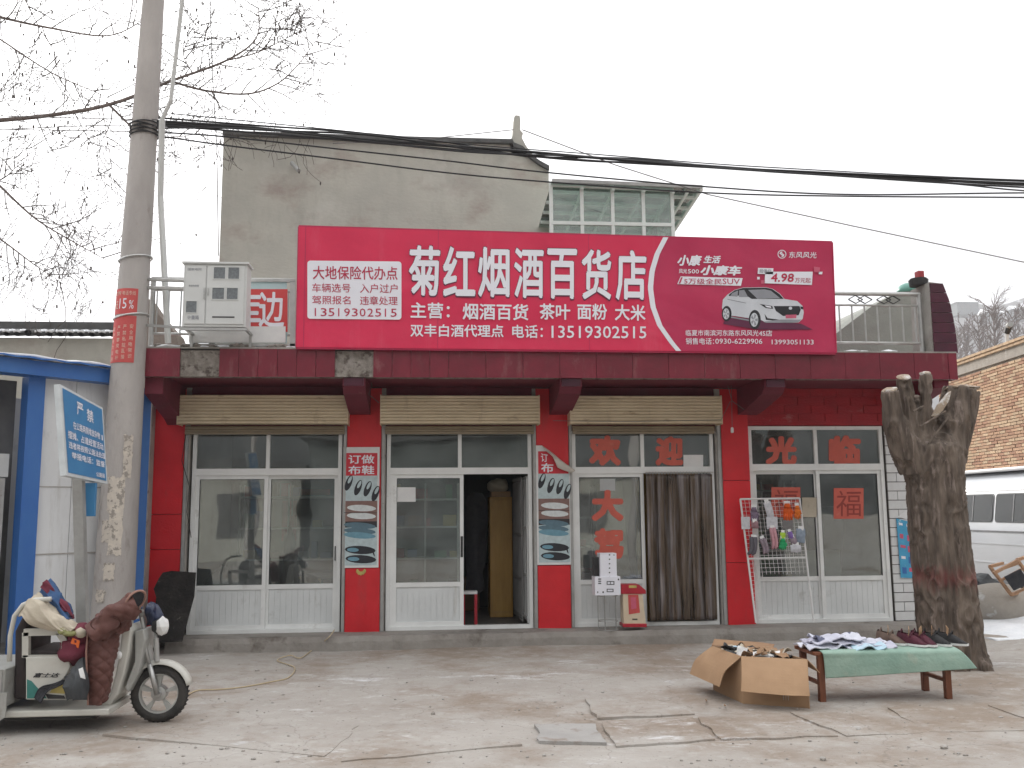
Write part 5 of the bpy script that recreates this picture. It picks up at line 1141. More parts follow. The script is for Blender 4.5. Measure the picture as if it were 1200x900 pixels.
for k in range(5):
    a = 2 * pi * k / 5 + .3; c1 = Vector((cos(a), 0, sin(a))); c2 = Vector((cos(a + .1), 0, sin(a + .1))); c3_ = Vector((cos(a - .1), 0, sin(a - .1)))
    MB().hexa([wc + v + Vector((0, y, 0)) for y in (-.018, .018) for v in (c3_ * .045, c2 * .045, Vector((cos(a + .16), 0, sin(a + .16))) * .152, Vector((cos(a - .16), 0, sin(a - .16))) * .152)]).out('spoke', 'trike_grey', tk_)
MB().lathe([(0, -.06), (.025, -.06), (.03, -.045), (.06, -.04), (.065, .04), (.03, .045), (.025, .06), (0, .06)], wc, 'Y', 20).out('hub', 'steel', tk_)
hd = q(169, 742)
for s in (-.07, .07):
    a = wc + Vector((0, s, 0)); t_ = Vector((hd.x, YC + s, hd.z)); m_ = a.lerp(t_, .5)
    MB().tube([a, m_], .022, 10).tube([m_, t_], .014, 10).out('fork_leg', 'steel', tk_, smooth=True)
MB().box(hd.x - .04, hd.x + .04, YC - .09, YC + .09, hd.z - .03, hd.z + .01).out('fork_crown', 'steel', tk_)
MB().tube([wc.lerp(hd, .45) + Vector((.0, 0, 0)), q(164, 715)], .02, 8).out('steering_column', 'steel', tk_)
fd = MB(); n = 16
for i in range(n + 1):
    a = radians(15 + 150 * i / n) if i else radians(15)
    r = .275; w_ = .06
    for y, dr in ((-w_, -.03), (-w_ * .6, 0), (w_ * .6, 0), (w_, -.03)): fd.v.append(wc + Vector((cos(a) * (r + dr), y, sin(a) * (r + dr))))
    for y, dr in ((w_, -.034), (w_ * .6, -.006), (-w_ * .6, -.006), (-w_, -.034)): fd.v.append(wc + Vector((cos(a) * (r + dr), y, sin(a) * (r + dr))))
    if i:
        k = (i - 1) * 8; fd.f += [(k + j, k + 8 + j, k + 8 + (j + 1) % 8, k + (j + 1) % 8) for j in range(8)]
fd.f += [tuple(range(8)), tuple(len(fd.v) - 1 - j for j in range(8))]
fd.out('front_fender', 'trike_white', tk_, smooth=True)
hl = q(189, 734, YC - .02)
h_ = MB().lathe([(0, -.07), (.04, -.07), (.065, -.03), (.075, .02), (.07, .035)], hl, 'X', 20).out('headlight', 'black_plastic', tk_, smooth=True)
MB().lathe([(.068, .03), (.06, .045), (.03, .056), (0, .06)], hl, 'X', 20).out('lens', 'paper_white', h_, smooth=True); MB().blob(q(190, 734, YC - .07), (.05, .045, .075), .3, 2, 2, 4).out('lens_wrap', 'paper_white', h_)
MB().tube([q(160, 712, YC - .34), q(167, 716, YC - .2), q(166, 722), q(167, 716, YC + .2), q(160, 712, YC + .34)], .013, 8).out('handlebar', 'steel', tk_, smooth=True)
for s in (-1, 1): MB().tube([q(159, 712, YC + s * .35), q(164, 714, YC + s * .24)], .018, 8).out('grip', 'black_plastic', tk_)
MB().box(q(168, 715).x, q(171.5, 715).x, YC - .34, YC - .2, q(170, 722).z, q(170, 698).z).out('mirror', 'trike_white', tk_, bevel=.006)
MB().tube([q(183, 748, YC - .05), q(184, 775, YC - .05)], .022, 10).tube([q(182, 735), q(183, 750, YC - .05)], .013, 8).out('damper', 'steel', tk_)
MB().prism([q(x, y, YC - .22) for x, y in ((143, 736), (149, 733), (153, 740), (151, 762), (145, 790), (138, 814), (128, 827), (116, 828), (128, 815), (135, 790), (140, 765))][::-1], (0, .44, 0)).out('leg_shield', 'trike_white', tk_, bevel=.012)
MB().prism([q(x, y, YC - .16) for x, y in ((158, 740), (168, 738), (170, 750), (162, 790), (150, 812), (146, 806), (158, 775))][::-1], (0, .32, 0)).out('front_cowl', 'trike_grey', tk_, bevel=.01)
MB().blob(q(139, 768, YC - .25), (.028, .02, .035), .0, 1, 2).out('side_reflector', 'paper_white', tk_)
MB().box(q(-60, 820, YN).x, q(128, 820, YN).x, YN, YF, .135, .185).out('floor', 'trike_white', tk_, bevel=.01)
MB().box(q(-60, 820, YN).x, q(110, 820, YN).x, YN + .08, YF - .08, .10, .135).out('chassis', 'black_plastic', tk_)
sb = MB().prism([q(x, y, YN + .02) for x, y in ((30, 770), (78, 770), (81, 774), (82, 781), (79, 789), (73, 797), (72, 803), (78, 820), (30, 820))][::-1], (0, .62, 0)).out('seat_box', 'trike_white', tk_, bevel=.008)
def tp(pts, m, n_='print', e=.003): MB().add([q(x, y, YN + .02 - e) for x, y in pts], [tuple(range(len(pts)))]).out(n_, m, sb)
tp([(31.5, 796), (37, 798), (44, 806), (50, 812), (55, 818.5), (31.5, 818.5)], 'teal_print'); tp([(58, 812), (66, 800), (73, 799), (75, 808), (76, 813)], 'yellow_print'); tp([(53, 813), (75, 815), (77, 819), (56, 819)], 'black_plastic')
txt('富士达', [q(40, 788.5, YN + .015), q(71, 788.5, YN + .015), q(69, 794, YN + .015), q(38.5, 794, YN + .015)], 'print_black', sb, .03, .3)
for y in (YN + .06, YF - .08):
  ar = MB()
  for a, b, w2 in (((29, 741), (70, 740), .055), ((31, 741), (31, 770), .05), ((70, 741), (77, 752), .05), ((77, 752), (76, 770), .05), ((28, 769), (80, 769), .02)):
    ar.beam(q(*a, y), q(*b, y), w2, .05, (0, 1, 0))
  ar.out('armrest', 'trike_white', tk_, bevel=.0)
MB().box(q(31, 760, YN + .1).x, q(78, 760, YN + .1).x, YN + .1, YF - .1, q(50, 770).z, q(50, 757).z).out('seat', 'seat_dark', tk_, bevel=.02)
MB().prism([q(x, y, YN + .1) for x, y in ((16, 820), (17, 740), (26, 722), (32, 722), (29, 760), (30, 820))][::-1], (0, .55, 0)).out('seat_back', 'seat_dark', tk_, bevel=.02)
for y in (YN + .02, YF - .04): MB().tube([q(11, 775, y), q(12, 745, y), q(17, 722, y), q(27, 709, y), q(42, 703, y), q(60, 702, y)], .02, 8).out('canopy_frame', 'trike_white', tk_, smooth=True)
MB().box(q(-110, 800, YN).x, q(9, 800, YN).x, YN - .06, YF + .06, .22, .52).out('cargo_box', 'trike_grey', tk_, bevel=.01)
for x in (-100, -60, -20, 4): MB().box(q(x, 800, YN).x - .015, q(x, 800, YN).x + .015, YN - .075, YN - .062, .22, .52).out('box_rib', 'trike_grey', tk_)
for y in (YN + .05, YF - .05):
    c = Vector((q(-50, 820).x, y, .24)); MB().torus(c, .19, .05, 'Y', 28, 8).out('rear_tyre', 'rubber', tk_, smooth=True); MB().lathe([(0, -.03), (.15, -.03), (.155, .03), (0, .03)], c, 'Y', 20).out('rear_rim', 'steel', tk_)
MB().prism([q(x, y, YN - .08) for x, y in ((-5, 812), (8, 812), (6, 840), (-2, 846), (-8, 840))][::-1], (0, .02, 0)).out('mud_flap', 'trike_grey', tk_)
# quilted brown windproof cover over the shield and handlebar
mat('quilt_brown', (.13, .055, .045), (.095, .038, .032), 5, .7, .2, 90, c3=(.2, .1, .08), sc3=4, t3=.62, w3=.15)
def quilt(u, v): return 0
ql = thing('quilted_cover', 'brown quilted windproof cover draped over the tricycle handlebar and leg shield', 'cover', (q(120, 824).x, YC - .3, .14))
def dia(su, sv): return lambda u, v: .015 * (abs(sin((u * su + v * sv) * pi)) * abs(sin((u * su - v * sv) * pi))) ** .5 - .006
yq = YN + .02
MB().surf([[q(104, 738, yq + .05), q(118, 735, yq - .03), q(130, 742, yq), q(142, 738, yq + .1)], [q(102, 765, yq + .02), q(117, 762, yq - .05), q(131, 765, yq - .03), q(137, 765, yq + .08)], [q(103, 795, yq + .02), q(117, 795, yq - .05), q(129, 795, yq - .02), q(132, 795, yq + .08)], [q(104, 826, yq + .04), q(114, 827, yq - .02), q(122, 825, yq), q(127, 818, yq + .1)]], 90, 60, .02, .016, 6, 2, dia(6.5, 2.2)).out('front_panel', 'quilt_brown', ql, smooth=True)
MB().surf([[q(104, 738, yq + .05), q(110, 722, yq + .1), q(122, 714, yq + .25), q(130, 712, yq + .4)], [q(118, 735, yq - .03), q(126, 722, yq + .02), q(134, 712, yq + .25), q(140, 708, yq + .4)], [q(138, 742, yq), q(146, 722, yq + .0), q(148, 708, yq + .25), q(150, 704, yq + .4)], [q(150, 735, yq + .1), q(156, 715, yq + .06), q(158, 703, yq + .25), q(160, 700, yq + .4)]], 60, 60, .02, .03, 6, 5, dia(5, 6)).out('top_panel', 'quilt_brown', ql, smooth=True)
sg_ = 60; sl_ = MB(); pts = crm([q(116, 740, yq - .02), q(130, 724, yq - .05), q(146, 712, yq - .04), q(160, 704, yq - .02)], 14)
sl_.tube([p_ + Vector((0, 0, -.01)) for p_ in pts], [.105 - .022 * k_ / len(pts) for k_ in range(len(pts))], sg_, False)
nsl = []
for i, v in enumerate(sl_.v):
    a1 = (i % sg_) / sg_ * 5 * pi; b1 = (i // sg_) * .3
    nsl.append(v + (v - pts[i // sg_]).normalized() * (.012 * (abs(sin(a1 + b1)) * abs(sin(a1 - b1))) ** .5 - .008 + .05 * noise.noise(v * 9)))
sl_.v = nsl; sl_.out('sleeve', 'quilt_brown', ql, smooth=True)
tr_ = MB().torus((0, 0, 0), .09, .010, 'X', 24, 6); e_ = Euler((0, radians(25), radians(-35))).to_matrix(); c_ = q(159, 704, yq - .03); tr_.v = [e_ @ v + c_ for v in tr_.v]; tr_.out('cuff_piping', mat('piping', (.35, .2, .16)), ql)
tr_ = MB().lathe([(0, 0), (.088, 0)], (0, 0, 0), 'X', 20); tr_.v = [e_ @ v + c_ - Vector((.01, 0, 0)) for v in tr_.v]; tr_.out('cuff_opening', 'dark_fabric', ql)
MB().tube([q(103, 738, yq - .0), q(101, 765, yq - .03), q(102, 795, yq - .03), q(103, 826, yq)], .008, 6).out('piping', 'piping', ql)
o = MB().torus((0, 0, 0), 1, .03, 'Y', 28, 5); c_ = q(124, 731, yq - .14); o.v = [Vector((v.x * .115 + c_.x, c_.y, v.z * .06 + c_.z)) for v in o.v]; o.out('hand_opening', 'piping', ql)
# things lying on the tricycle
def cloth(name, lb, cat, ctrl, m, nu=26, nv=26, wr=.03, wf=7, seed=0, th=.012):
    c = ctrl[-1][0]; return single(MB().surf(ctrl, nu, nv, th, wr * .7, wf * .8, seed, lambda u, v: .016 * (1 - abs(sin(v * 8 + seed + 2.5 * noise.noise(Vector((u * 2, v * 2, seed)))))) ** 2 - .012 * abs(noise.noise(Vector((u * 3, v * 9, seed))))), name, MATS[m], lb, cat, Vector(c), smooth=True)
mat('coat_beige', (.52, .46, .37), (.42, .37, .29), 3, .9, .3, 40, c3=(.3, .25, .2), sc3=5, t3=.62, w3=.1); mat('cloth_blue', (.04, .10, .22), (.03, .06, .14), 6, .9, .2, 50); mat('cloth_maroon', (.17, .03, .05), (.11, .02, .035), 6, .9, .2, 50)
mat('cloth_navy', (.025, .035, .075), (.015, .02, .045), 9, .35); mat('orange_plastic', (.75, .16, .03), (.65, .12, .02), 4, .45); mat('olive', (.30, .30, .12), (.2, .2, .1), 8, .8); mat('bag_grey', (.075, .08, .085), (.045, .05, .055), 6, .65, .3, 30)
cloth('beige_coat', 'beige coat thrown over the tricycle seat frame', 'coat', [[q(20, 722, YN - .0), q(30, 704, YN + .05), q(44, 697, YN + .2), q(50, 696, YN + .4)], [q(27, 722, YN - .05), q(38, 708, YN - .04), q(52, 700, YN + .1), q(58, 700, YN + .4)], [q(38, 733, YN - .06), q(50, 722, YN - .08), q(62, 712, YN + .05), q(68, 708, YN + .4)], [q(58, 740, YN - .05), q(66, 735, YN - .07), q(76, 726, YN + .02), q(80, 722, YN + .4)], [q(70, 742, YN - .02), q(80, 741, YN - .05), q(88, 736, YN + .0), q(92, 733, YN + .4)]], 'coat_beige', 60, 60, .07, 8, 1)
cloth('blue_cloth', 'blue and maroon cloth bunched to a peak behind the beige coat', 'cloth', [[q(45, 690, YN + .2), q(52, 684, YN + .25), q(57, 680, YN + .4)], [q(54, 702, YN + .12), q(62, 696, YN + .15), q(68, 690, YN + .4)], [q(66, 714, YN + .08), q(73, 712, YN + .1), q(80, 708, YN + .4)], [q(76, 726, YN + .04), q(82, 726, YN + .06), q(90, 722, YN + .4)]], 'cloth_blue', 40, 34, .07, 9, 4)
cloth('maroon_cloth', 'dark maroon cloth edging beside the blue cloth on the tricycle', 'cloth', [[q(47, 688, YN + .18), q(55, 679, YN + .2), q(62, 690, YN + .25)], [q(60, 700, YN + .14), q(70, 700, YN + .14), q(76, 708, YN + .18)], [q(74, 716, YN + .08), q(82, 718, YN + .08), q(88, 724, YN + .1)]], 'cloth_maroon', 20, 20, .03, 8, 7)
single(MB().blob(q(90, 762, YN + .12), (.13, .18, .12), .3, 2, 3, 5).blob(q(96, 745, YN + .15), (.09, .18, .10), .35, 2, 3, 8), 'red_quilt', MATS['cloth_maroon'], 'dark red bundle stuffed between the seat and the brown cover', 'bundle', q(90, 775, YN + .1), smooth=True)
single(MB().blob(q(74, 739, YN - .02), (.05, .06, .03), .4, 2, 2, 1).blob(q(82, 742, YN - .02), (.06, .05, .025), .4, 2, 2, 2), 'gloves', MATS['olive'], 'olive work gloves lying on the armrest beside the beige coat', 'gloves', q(74, 745, YN), smooth=True)
single(MB().blob(q(94, 742, YN + .0), (.05, .05, .04), .4, 2, 2, 6), 'rag', MATS['coat_beige'], 'small crumpled pale rag above the orange packet', 'rag', q(94, 745, YN), smooth=True)
pk = MB().hexa([q(x, y, yy) for y_, yy in ((0, YN - .03), (1, YN + .03)) for x, y in ((82, 755), (92, 760), (94, 751), (85, 747))]); single(pk, 'orange_packet', MATS['orange_plastic'], 'bright orange packet on the dark red bundle', 'packet', q(88, 760, YN), bevel=.006)
cloth('grey_bag', 'dark grey shoulder bag hanging in front of the seat box', 'bag', [[q(76, 793, YN - .02), q(86, 782, YN - .04), q(94, 772, YN), q(102, 770, YN + .02)], [q(74, 806, YN - .06), q(86, 800, YN - .12), q(95, 795, YN - .1), q(103, 790, YN - .0)], [q(80, 820, YN - .02), q(88, 820, YN - .1), q(96, 820, YN - .08), q(103, 820, YN)]], 'bag_grey', 24, 24, .025, 9, 3, .05)
single(MB().surf([[q(92, 784, YN - .14), q(97, 782, YN - .13)], [q(94, 794, YN - .15), q(100, 796, YN - .12)]], 8, 8, .004, .01, 12, 1), 'white_tag', MATS['paper_white'], 'scrap of white paper on the dark grey bag', 'paper', q(96, 796, YN - .14))
cloth('dark_strap', 'dark cloth strap hanging across the front of the seat box', 'strap', [[q(74, 796, YN - .02), q(79, 799, YN - .02)], [q(62, 801, YN - .04), q(66, 806, YN - .04)], [q(46, 806, YN - .03), q(54, 812, YN - .03)], [q(40, 818, YN - .03), q(48, 824, YN - .03)]], 'dark_fabric', 20, 8, .03, 9, 3, .02)
cloth('blue_bag', 'dark blue plastic bag tied over the tricycle handlebar', 'bag', [[q(172, 706, YC + .05), q(178, 704, YC + .04), q(184, 708, YC + .1)], [q(170, 720, YC - .02), q(179, 717, YC - .04), q(190, 718, YC + .06)], [q(172, 733, YC + .02), q(180, 733, YC - .0), q(189, 728, YC + .08)]], 'cloth_navy', 26, 26, .06, 11, 9)

# ---------------------------------------------------------------- black board leaning at the shop corner
mat('board_black', (.016, .015, .015), (.035, .032, .03), 7, .9, .8, 30, c3=(.12, .11, .10), sc3=14, t3=.62, w3=.05, spec=.15)
lb_ = MB(); f0 = [(186, 678), (190, 672), (200, 670), (229, 672), (227, 700), (213, 752), (184, 753), (180, 720), (183, 700), (180, 690)]
def lean(x, y): t = (752 - y) / 80; return P(x, y, -.74 + .38 * t)
lb_.prism([lean(*c) for c in f0][::-1], (0, .035, .01)); single(lb_, 'leaning_board', MATS['board_black'], 'charred black board leaning against the red corner pillar', 'board', lean(200, 752))
# yellowish cable on the ground
cbl = crm([P(392, 738, -.46), P(384, 748, -.52), G(368, 760, .012), G(352, 771, .012), G(340, 768, .014), G(325, 774, .012), G(345, 782, .012), G(338, 794, .012), G(318, 799, .012), G(285, 805, .012), G(255, 808, .012), G(232, 809, .012), G(218, 816, .012), G(206, 830, .012)], 8)
single(MB().tube(cbl, .0065, 6), 'ground_cable', mat('cable_yellow', (.52, .42, .27), (.45, .36, .24), 8, .6), 'pale yellow cable running from the first door across the ground to the tricycle', 'cable', cbl[0])

# ---------------------------------------------------------------- shoe posters on the pillars
def poster(x0, x1, y0, y1, lb, curl):
    Yp = -.045; o = P((x0 + x1) / 2, y1, Yp); t = thing('shoe_poster', lb, 'poster', o, 'handmade shoe posters on the pillars')
    A_ = P(x0, y0, Yp); B_ = P(x1, y1, Yp); X0, X1, Z0, Z1 = A_.x, B_.x, B_.z, A_.z
    def R(u, v, e=.0): return Vector((X0 + (X1 - X0) * u, Yp - e, Z1 + (Z0 - Z1) * v))
    def fill(pts, m, e, nm='print'):
        if curl and nm != 'sheet': pts = [c for c in pts]
        MB().add([R(u, v, e) for u, v in pts], [tuple(range(len(pts)))][::1]).out(nm, m, t)
    sh = [(0, 0), (1, 0), (1, 1), (0, 1)] if not curl else [(0, 0), (.18, 0), (1, .2), (1, 1), (0, 1)]
    MB().prism([R(u, v) for u, v in sh][::-1], (0, .003, 0)).out('sheet', 'paper_white', t)
    fill([(.06, .05), (.94, .05), (.94, .24), (.06, .24)] if not curl else [(.06, .05), (.30, .05), (.94, .21), (.94, .24), (.06, .24)], 'print_poster', .004)
    if not curl: txt('订做', [R(.14, .065, .007), R(.86, .065, .007), R(.86, .14, .007), R(.14, .14, .007)], 'print_white', t, .02)
    else: txt('订', [R(.14, .065, .007), R(.34, .075, .007), R(.34, .14, .007), R(.14, .14, .007)], 'print_white', t, .02)
    if not curl: txt('布鞋', [R(.14, .155, .007), R(.86, .155, .007), R(.86, .23, .007), R(.14, .23, .007)], 'print_white', t, .02)
    else: txt('布', [R(.14, .15, .007), R(.5, .15, .007), R(.5, .23, .007), R(.14, .23, .007)], 'print_white', t, .02); 
    bg = [('poster_pale', .24, .45), ('poster_brown', .45, .62), ('poster_dark', .62, .67), ('poster_pale', .67, .98)]
    for m, a, b in bg: fill([(.05, a), (.95, a), (.95, b), (.05, b)], m, .0045)
    def e_(cx, cy, rx, ry, rot=0, n=16): 
        return [(cx + (rx * cos(2 * pi * k / n) * cos(rot) - ry * sin(2 * pi * k / n) * sin(rot) * .29 * 1.0) , cy + (rx * cos(2 * pi * k / n) * sin(rot) * .29 + ry * sin(2 * pi * k / n) * cos(rot))) for k in range(n)]
    for cx, cy in ((.16, .30), (.42, .34), (.68, .35), (.9, .39)):
        fill(e_(cx, cy, .19, .08, -.95), 'poster_black', .0055 + cx * .001); fill(e_(cx + .03, cy - .026, .10, .034, -.95), 'poster_pale', .0068)
    for cy in (.51, .575): fill(e_(.52, cy, .40, .027, .05), 'poster_insole', .0055)
    fill([(.05, .545), (.95, .548), (.95, .552), (.05, .550)], 'poster_black', .006)
    for cy, m in ((.655, 'poster_slate'), (.735, 'poster_teal'), (.70, 'poster_slate')): fill(e_(.48, cy, .44, .026, .08), m, .0056 + cy * .0006)
    for cx, cy in ((.32, .855), (.34, .93)):
        fill(e_(cx + .18, cy, .42, .034, .06), 'poster_black', .0068); fill(e_(cx - .02, cy - .002, .16, .017, .04), 'poster_teal', .0074)
    fill(e_(.86, .88, .10, .03, 1.2), 'poster_black', .0078)
    if curl:
        c = MB().surf([[R(.18, 0, .0), R(.5, .07, .02), R(1.0, .2, .0)], [R(.22, .02, .05), R(.55, .10, .07), R(1.06, .2, .05)], [R(.42, .08, .10), R(.62, .15, .09), R(1.1, .22, .08)], [R(.6, .19, .07), R(.74, .21, .07), R(1.0, .235, .06)]], 16, 16, .002, .0, 4).out('curled_corner', mat('paper_back', (.6, .56, .50)), t, smooth=True)
    return t
for n_, c_ in (('print_poster', (.62, .03, .05)), ('poster_pale', (.50, .60, .62)), ('poster_brown', (.24, .14, .12)), ('poster_dark', (.035, .03, .035)), ('poster_black', (.025, .027, .035)), ('poster_insole', (.68, .72, .72)), ('poster_slate', (.11, .19, .24)), ('poster_teal', (.16, .33, .42))): mat(n_, c_, tuple(x * .8 for x in c_), 18, .45)
poster(402.5, 443.5, 524, 665, 'shoe poster lying flat on the first middle pillar, all four corners fixed', False)
poster(628, 670.5, 522, 661.5, 'shoe poster with its top right corner curled down, between second and third doors', True)
fl = MB()
for k in range(5):
    a = radians(200 + k * 35); c = P(423, 668, -.045); fl.blob((c.x + cos(a) * .05, -.038, c.z + sin(a) * .045), (.022, .004, .03), .1, 2, 1, k)
single(fl, 'flower_sticker', MATS['yellow_print'], 'small yellow flower remnant stuck below the flat shoe poster', 'sticker', P(423, 672, -.04))
# red characters stuck on the panes
mat('sticker_red', (.58, .12, .085), (.50, .10, .07), 10, .6, c3=(.56, .18, .14), sc3=8, t3=.6, w3=.2)
mat('sticker_dark', (.30, .05, .04)); 
def sticker(ch, x0, y0, x1, y1, Y_, lb, square=False):
    o = P((x0 + x1) / 2, y1, Y_); t = thing('window_character', lb, 'sticker', o, 'red paper characters on the shop windows')
    if square:
        a, b, c, d = pq(x0, y0, x1, y1, Y_); MB().prism([d, c, b, a], (0, .001, 0)).out('red_square', 'sticker_red', t)
        txt(ch, pq(x0 + 3, y0 + 3, x1 - 3, y1 - 3, Y_ - .003), 'sticker_dark', t, .0)
    else: txt(ch, pq(x0, y0, x1, y1, Y_), 'sticker_red', t, .06, name='character')
sticker('欢', 690, 510, 728, 546, .060, 'red paper character in the upper left pane of the third window'); sticker('迎', 768, 511, 801, 546, .060, 'red paper character in the upper right pane above the strip curtain')
sticker('大', 693, 574, 731, 611, .066, 'red paper character, higher of two, in the lower pane beside the strip curtain'); sticker('驾', 696, 619, 731, 655, .066, 'red paper character just above the white cartons')
sticker('光', 897, 511, 934, 545, .060, 'red paper character in the upper left pane of the fourth window'); sticker('临', 971, 510, 1009, 545, .060, 'red paper character in the upper right pane of the fourth window')
sticker('福', 904, 571, 938, 606, .105, 'red paper square half hidden behind the wire rack of socks', True); sticker('福', 977, 572, 1012, 608, .066, 'red paper square with a dark character in the right lower pane of the fourth window', True)
def paper(x0, y0, x1, y1, Y_, lb, m='paper_white', nm='notice_paper'):
    a, b, c, d = pq(x0, y0, x1, y1, Y_); return single(MB().prism([d, c, b, a], (0, .002, 0)), nm, MATS[m], lb, 'paper', d)
paper(463.5, 571, 487, 588, .066, 'white paper notice on the glass of the second door'); paper(940, 583, 957, 606, .066, 'beige paper calendar inside the fourth window next to the wire rack', 'coat_beige')
paper(801, 533, 824, 548, .060, 'blank pale paper in the corner of the pane above the strip curtain'); paper(703, 561, 721, 575, .066, 'grey paper strip above the higher red character', 'shutter_grey')

# blue notice on the white tiles
bn = thing('tile_notice', 'light blue information notice with small pictures on the white tiled wall', 'notice', P(1062, 677, -.02)); a_, b_, c_, d_ = [P(x, y, -.02) for x, y in ((1050.5, 607.5), (1080, 615), (1082, 678), (1056, 677))]
mat('notice_blue', (.07, .36, .58), (.06, .30, .52), 9, .4, c3=(.3, .55, .65), sc3=16, t3=.6, w3=.05)
MB().prism([d_, c_, b_, a_], (0, .012, 0)).out('panel', 'notice_blue', bn); MB().prism([P(x, y, -.01) for x, y in ((1052, 606), (1072, 590), (1081, 586), (1081, 612))][::-1], (0, .006, 0)).out('top_flap', 'paper_white', bn)
random.seed(4)
for i in range(14):
    u, v = (i % 3) * .3 + .08, (i // 3) * .19 + .06; f = lambda u, v: (a_ * (1 - u) + b_ * u) * (1 - v) + (d_ * (1 - u) + c_ * u) * v + Vector((0, -.002, 0))
    u2, v2 = u + random.uniform(.12, .24), v + random.uniform(.03, .12); MB().add([f(u, v), f(u2, v), f(u2, v2), f(u, v2)], [(0, 1, 2, 3)]).out('picture', random.choice(['print_white', 'pale_blue', 'print_pink', 'print_white', 'blue_paint']), bn)

# ---------------------------------------------------------------- white cartons on a wire stand, gift bag
Yc = -.34
ws = thing('wire_stand', 'thin grey wire stand carrying the white cartons beside the third door', 'stand', P(712, 738, Yc)); zf = .165; zt2 = P(712, 697, Yc).z
c0 = P(712, 700, Yc)
for i in range(5): 
    a = 2 * pi * i / 5 + .5; MB().tube([(c0.x + .13 * cos(a), Yc + .11 * sin(a), zf), (c0.x + .13 * cos(a), Yc + .11 * sin(a), zt2)], .005, 5).out('wire', 'steel_dull', ws)
for z in (zf + .01, zt2 - .01, zf + .12): MB().torus((c0.x, Yc, z), .13, .005, 'Z', 20, 5).out('hoop', 'steel_dull', ws)
def carton(x0, y0, x1, y1, dy, lb, ovals):
    a, b = P(x0, y0, Yc - dy), P(x1, y1, Yc - dy); t = thing('white_carton', lb, 'carton', ((a.x + b.x) / 2, Yc, b.z), 'white cartons beside the third door')
    MB().box(a.x, b.x, Yc - dy, Yc + .12, b.z, a.z).out('box', 'paper_white', t, bevel=.004)
    for ox, oy, rx, ry in ovals:
        c = P(ox, oy, Yc - dy - .003); MB().torus((0, 0, 0), 1, .16, 'Y', 16, 4).out('print', 'black_plastic', t); o = t.children[-1]
        o.data.transform(Matrix.Translation(inv(t) @ c) @ Matrix.Diagonal((rx * .0115, .002, ry * .0115, 1)) @ inv(t).inverted().to_3x3().to_4x4())
        o.data.transform(Matrix.Identity(4))
    return t
def carton2(x0, y0, x1, y1, dy, lb, marks):
    a, b = P(x0, y0, Yc - dy), P(x1, y1, Yc - dy); t = thing('white_carton', lb, 'carton', ((a.x + b.x) / 2, Yc, b.z), 'white cartons beside the third door')
    MB().box(a.x, b.x, Yc - dy, Yc + .12, b.z, a.z).out('box', 'print_white', t, bevel=.004)
    for x, y, w_, h_ in marks: MB().add(pq(x, y, x + w_, y + h_, Yc - dy - .003), [(0, 1, 2, 3)]).out('print', 'black_plastic', t)
carton2(697, 676, 727.5, 697.5, .12, 'lower wide white carton on the wire stand', [(701, 678, 3.5, 1.2), (701, 680.5, 3.5, 1.2), (701, 683, 3.5, 1.2), (711, 681, 9, .8), (711, 684.5, 9, .8), (711, 681, .9, 4), (719, 681, .9, 4), (715, 681, .7, 4), (711, 690, 8, .8), (711, 693, 8, .8), (711, 690, .9, 3.5), (718, 690, .9, 3.5), (706, 693, 1.6, 2), (724, 678, 1.5, 2), (700, 693, 1, 2)])
carton2(703, 648.5, 723, 676, .10, 'tall white carton standing on the wide white carton', [(713.5, 649.5 + k * 5.2, 1.6, 1.4) for k in range(6)] + [(718.5, 650, 2, .8)])
single(MB().box(P(695, 650, Yc).x, P(703, 650, Yc).x, Yc - .02, Yc + .10, P(700, 676, Yc).z, P(700, 653, Yc).z), 'dark_box', MATS['black_plastic'], 'narrow black box tucked left of the tall white carton', 'box', P(700, 676, Yc), bevel=.004)
gb = thing('gift_pack', 'cream gift pack with red roof shaped top and red picture on the doorstep', 'gift pack', (P(743, 733, Yc).x, Yc, .165))
def gp(pts, m, nm, y0=-.10, y1=.10, bev=.004): MB().prism([P(x, y, Yc + y0) for x, y in pts][::-1], (0, y1 - y0, 0)).out(nm, m, gb, bevel=bev)
mat('cream', (.62, .52, .38), (.55, .44, .32), 8, .5); mat('pack_red', (.42, .02, .035), (.34, .015, .03), 8, .4)
gp(((730, 696), (753, 696), (757, 731), (731, 731)), 'cream', 'body'); gp(((728, 685), (749, 685), (757, 692), (757, 696), (728, 696)), 'pack_red', 'top', -.11, .11); gp(((730, 731), (758, 731), (758, 735), (730, 735)), 'pack_red', 'base', -.12, .12)
gp(((736, 697), (748, 697), (750, 718), (737, 720)), 'notice_red', 'picture', -.104, -.102, 0); gp(((739, 700), (745, 700), (746, 713), (740, 714)), 'print_pink', 'picture', -.107, -.105, 0); gp(((737, 686), (746, 686), (746, 689), (737, 689)), 'yellow_print', 'badge', -.114, -.112, 0); gp(((741, 725), (747, 725), (747, 726.5), (741, 726.5)), 'black_plastic', 'print', -.104, -.102, 0)
for k in range(4): gp(((725, 687 + k * 2.4), (728.2, 687 + k * 2.4), (728.2, 688.3 + k * 2.4), (725, 688.3 + k * 2.4)), 'pack_red', 'fringe', -.08, -.04, 0)

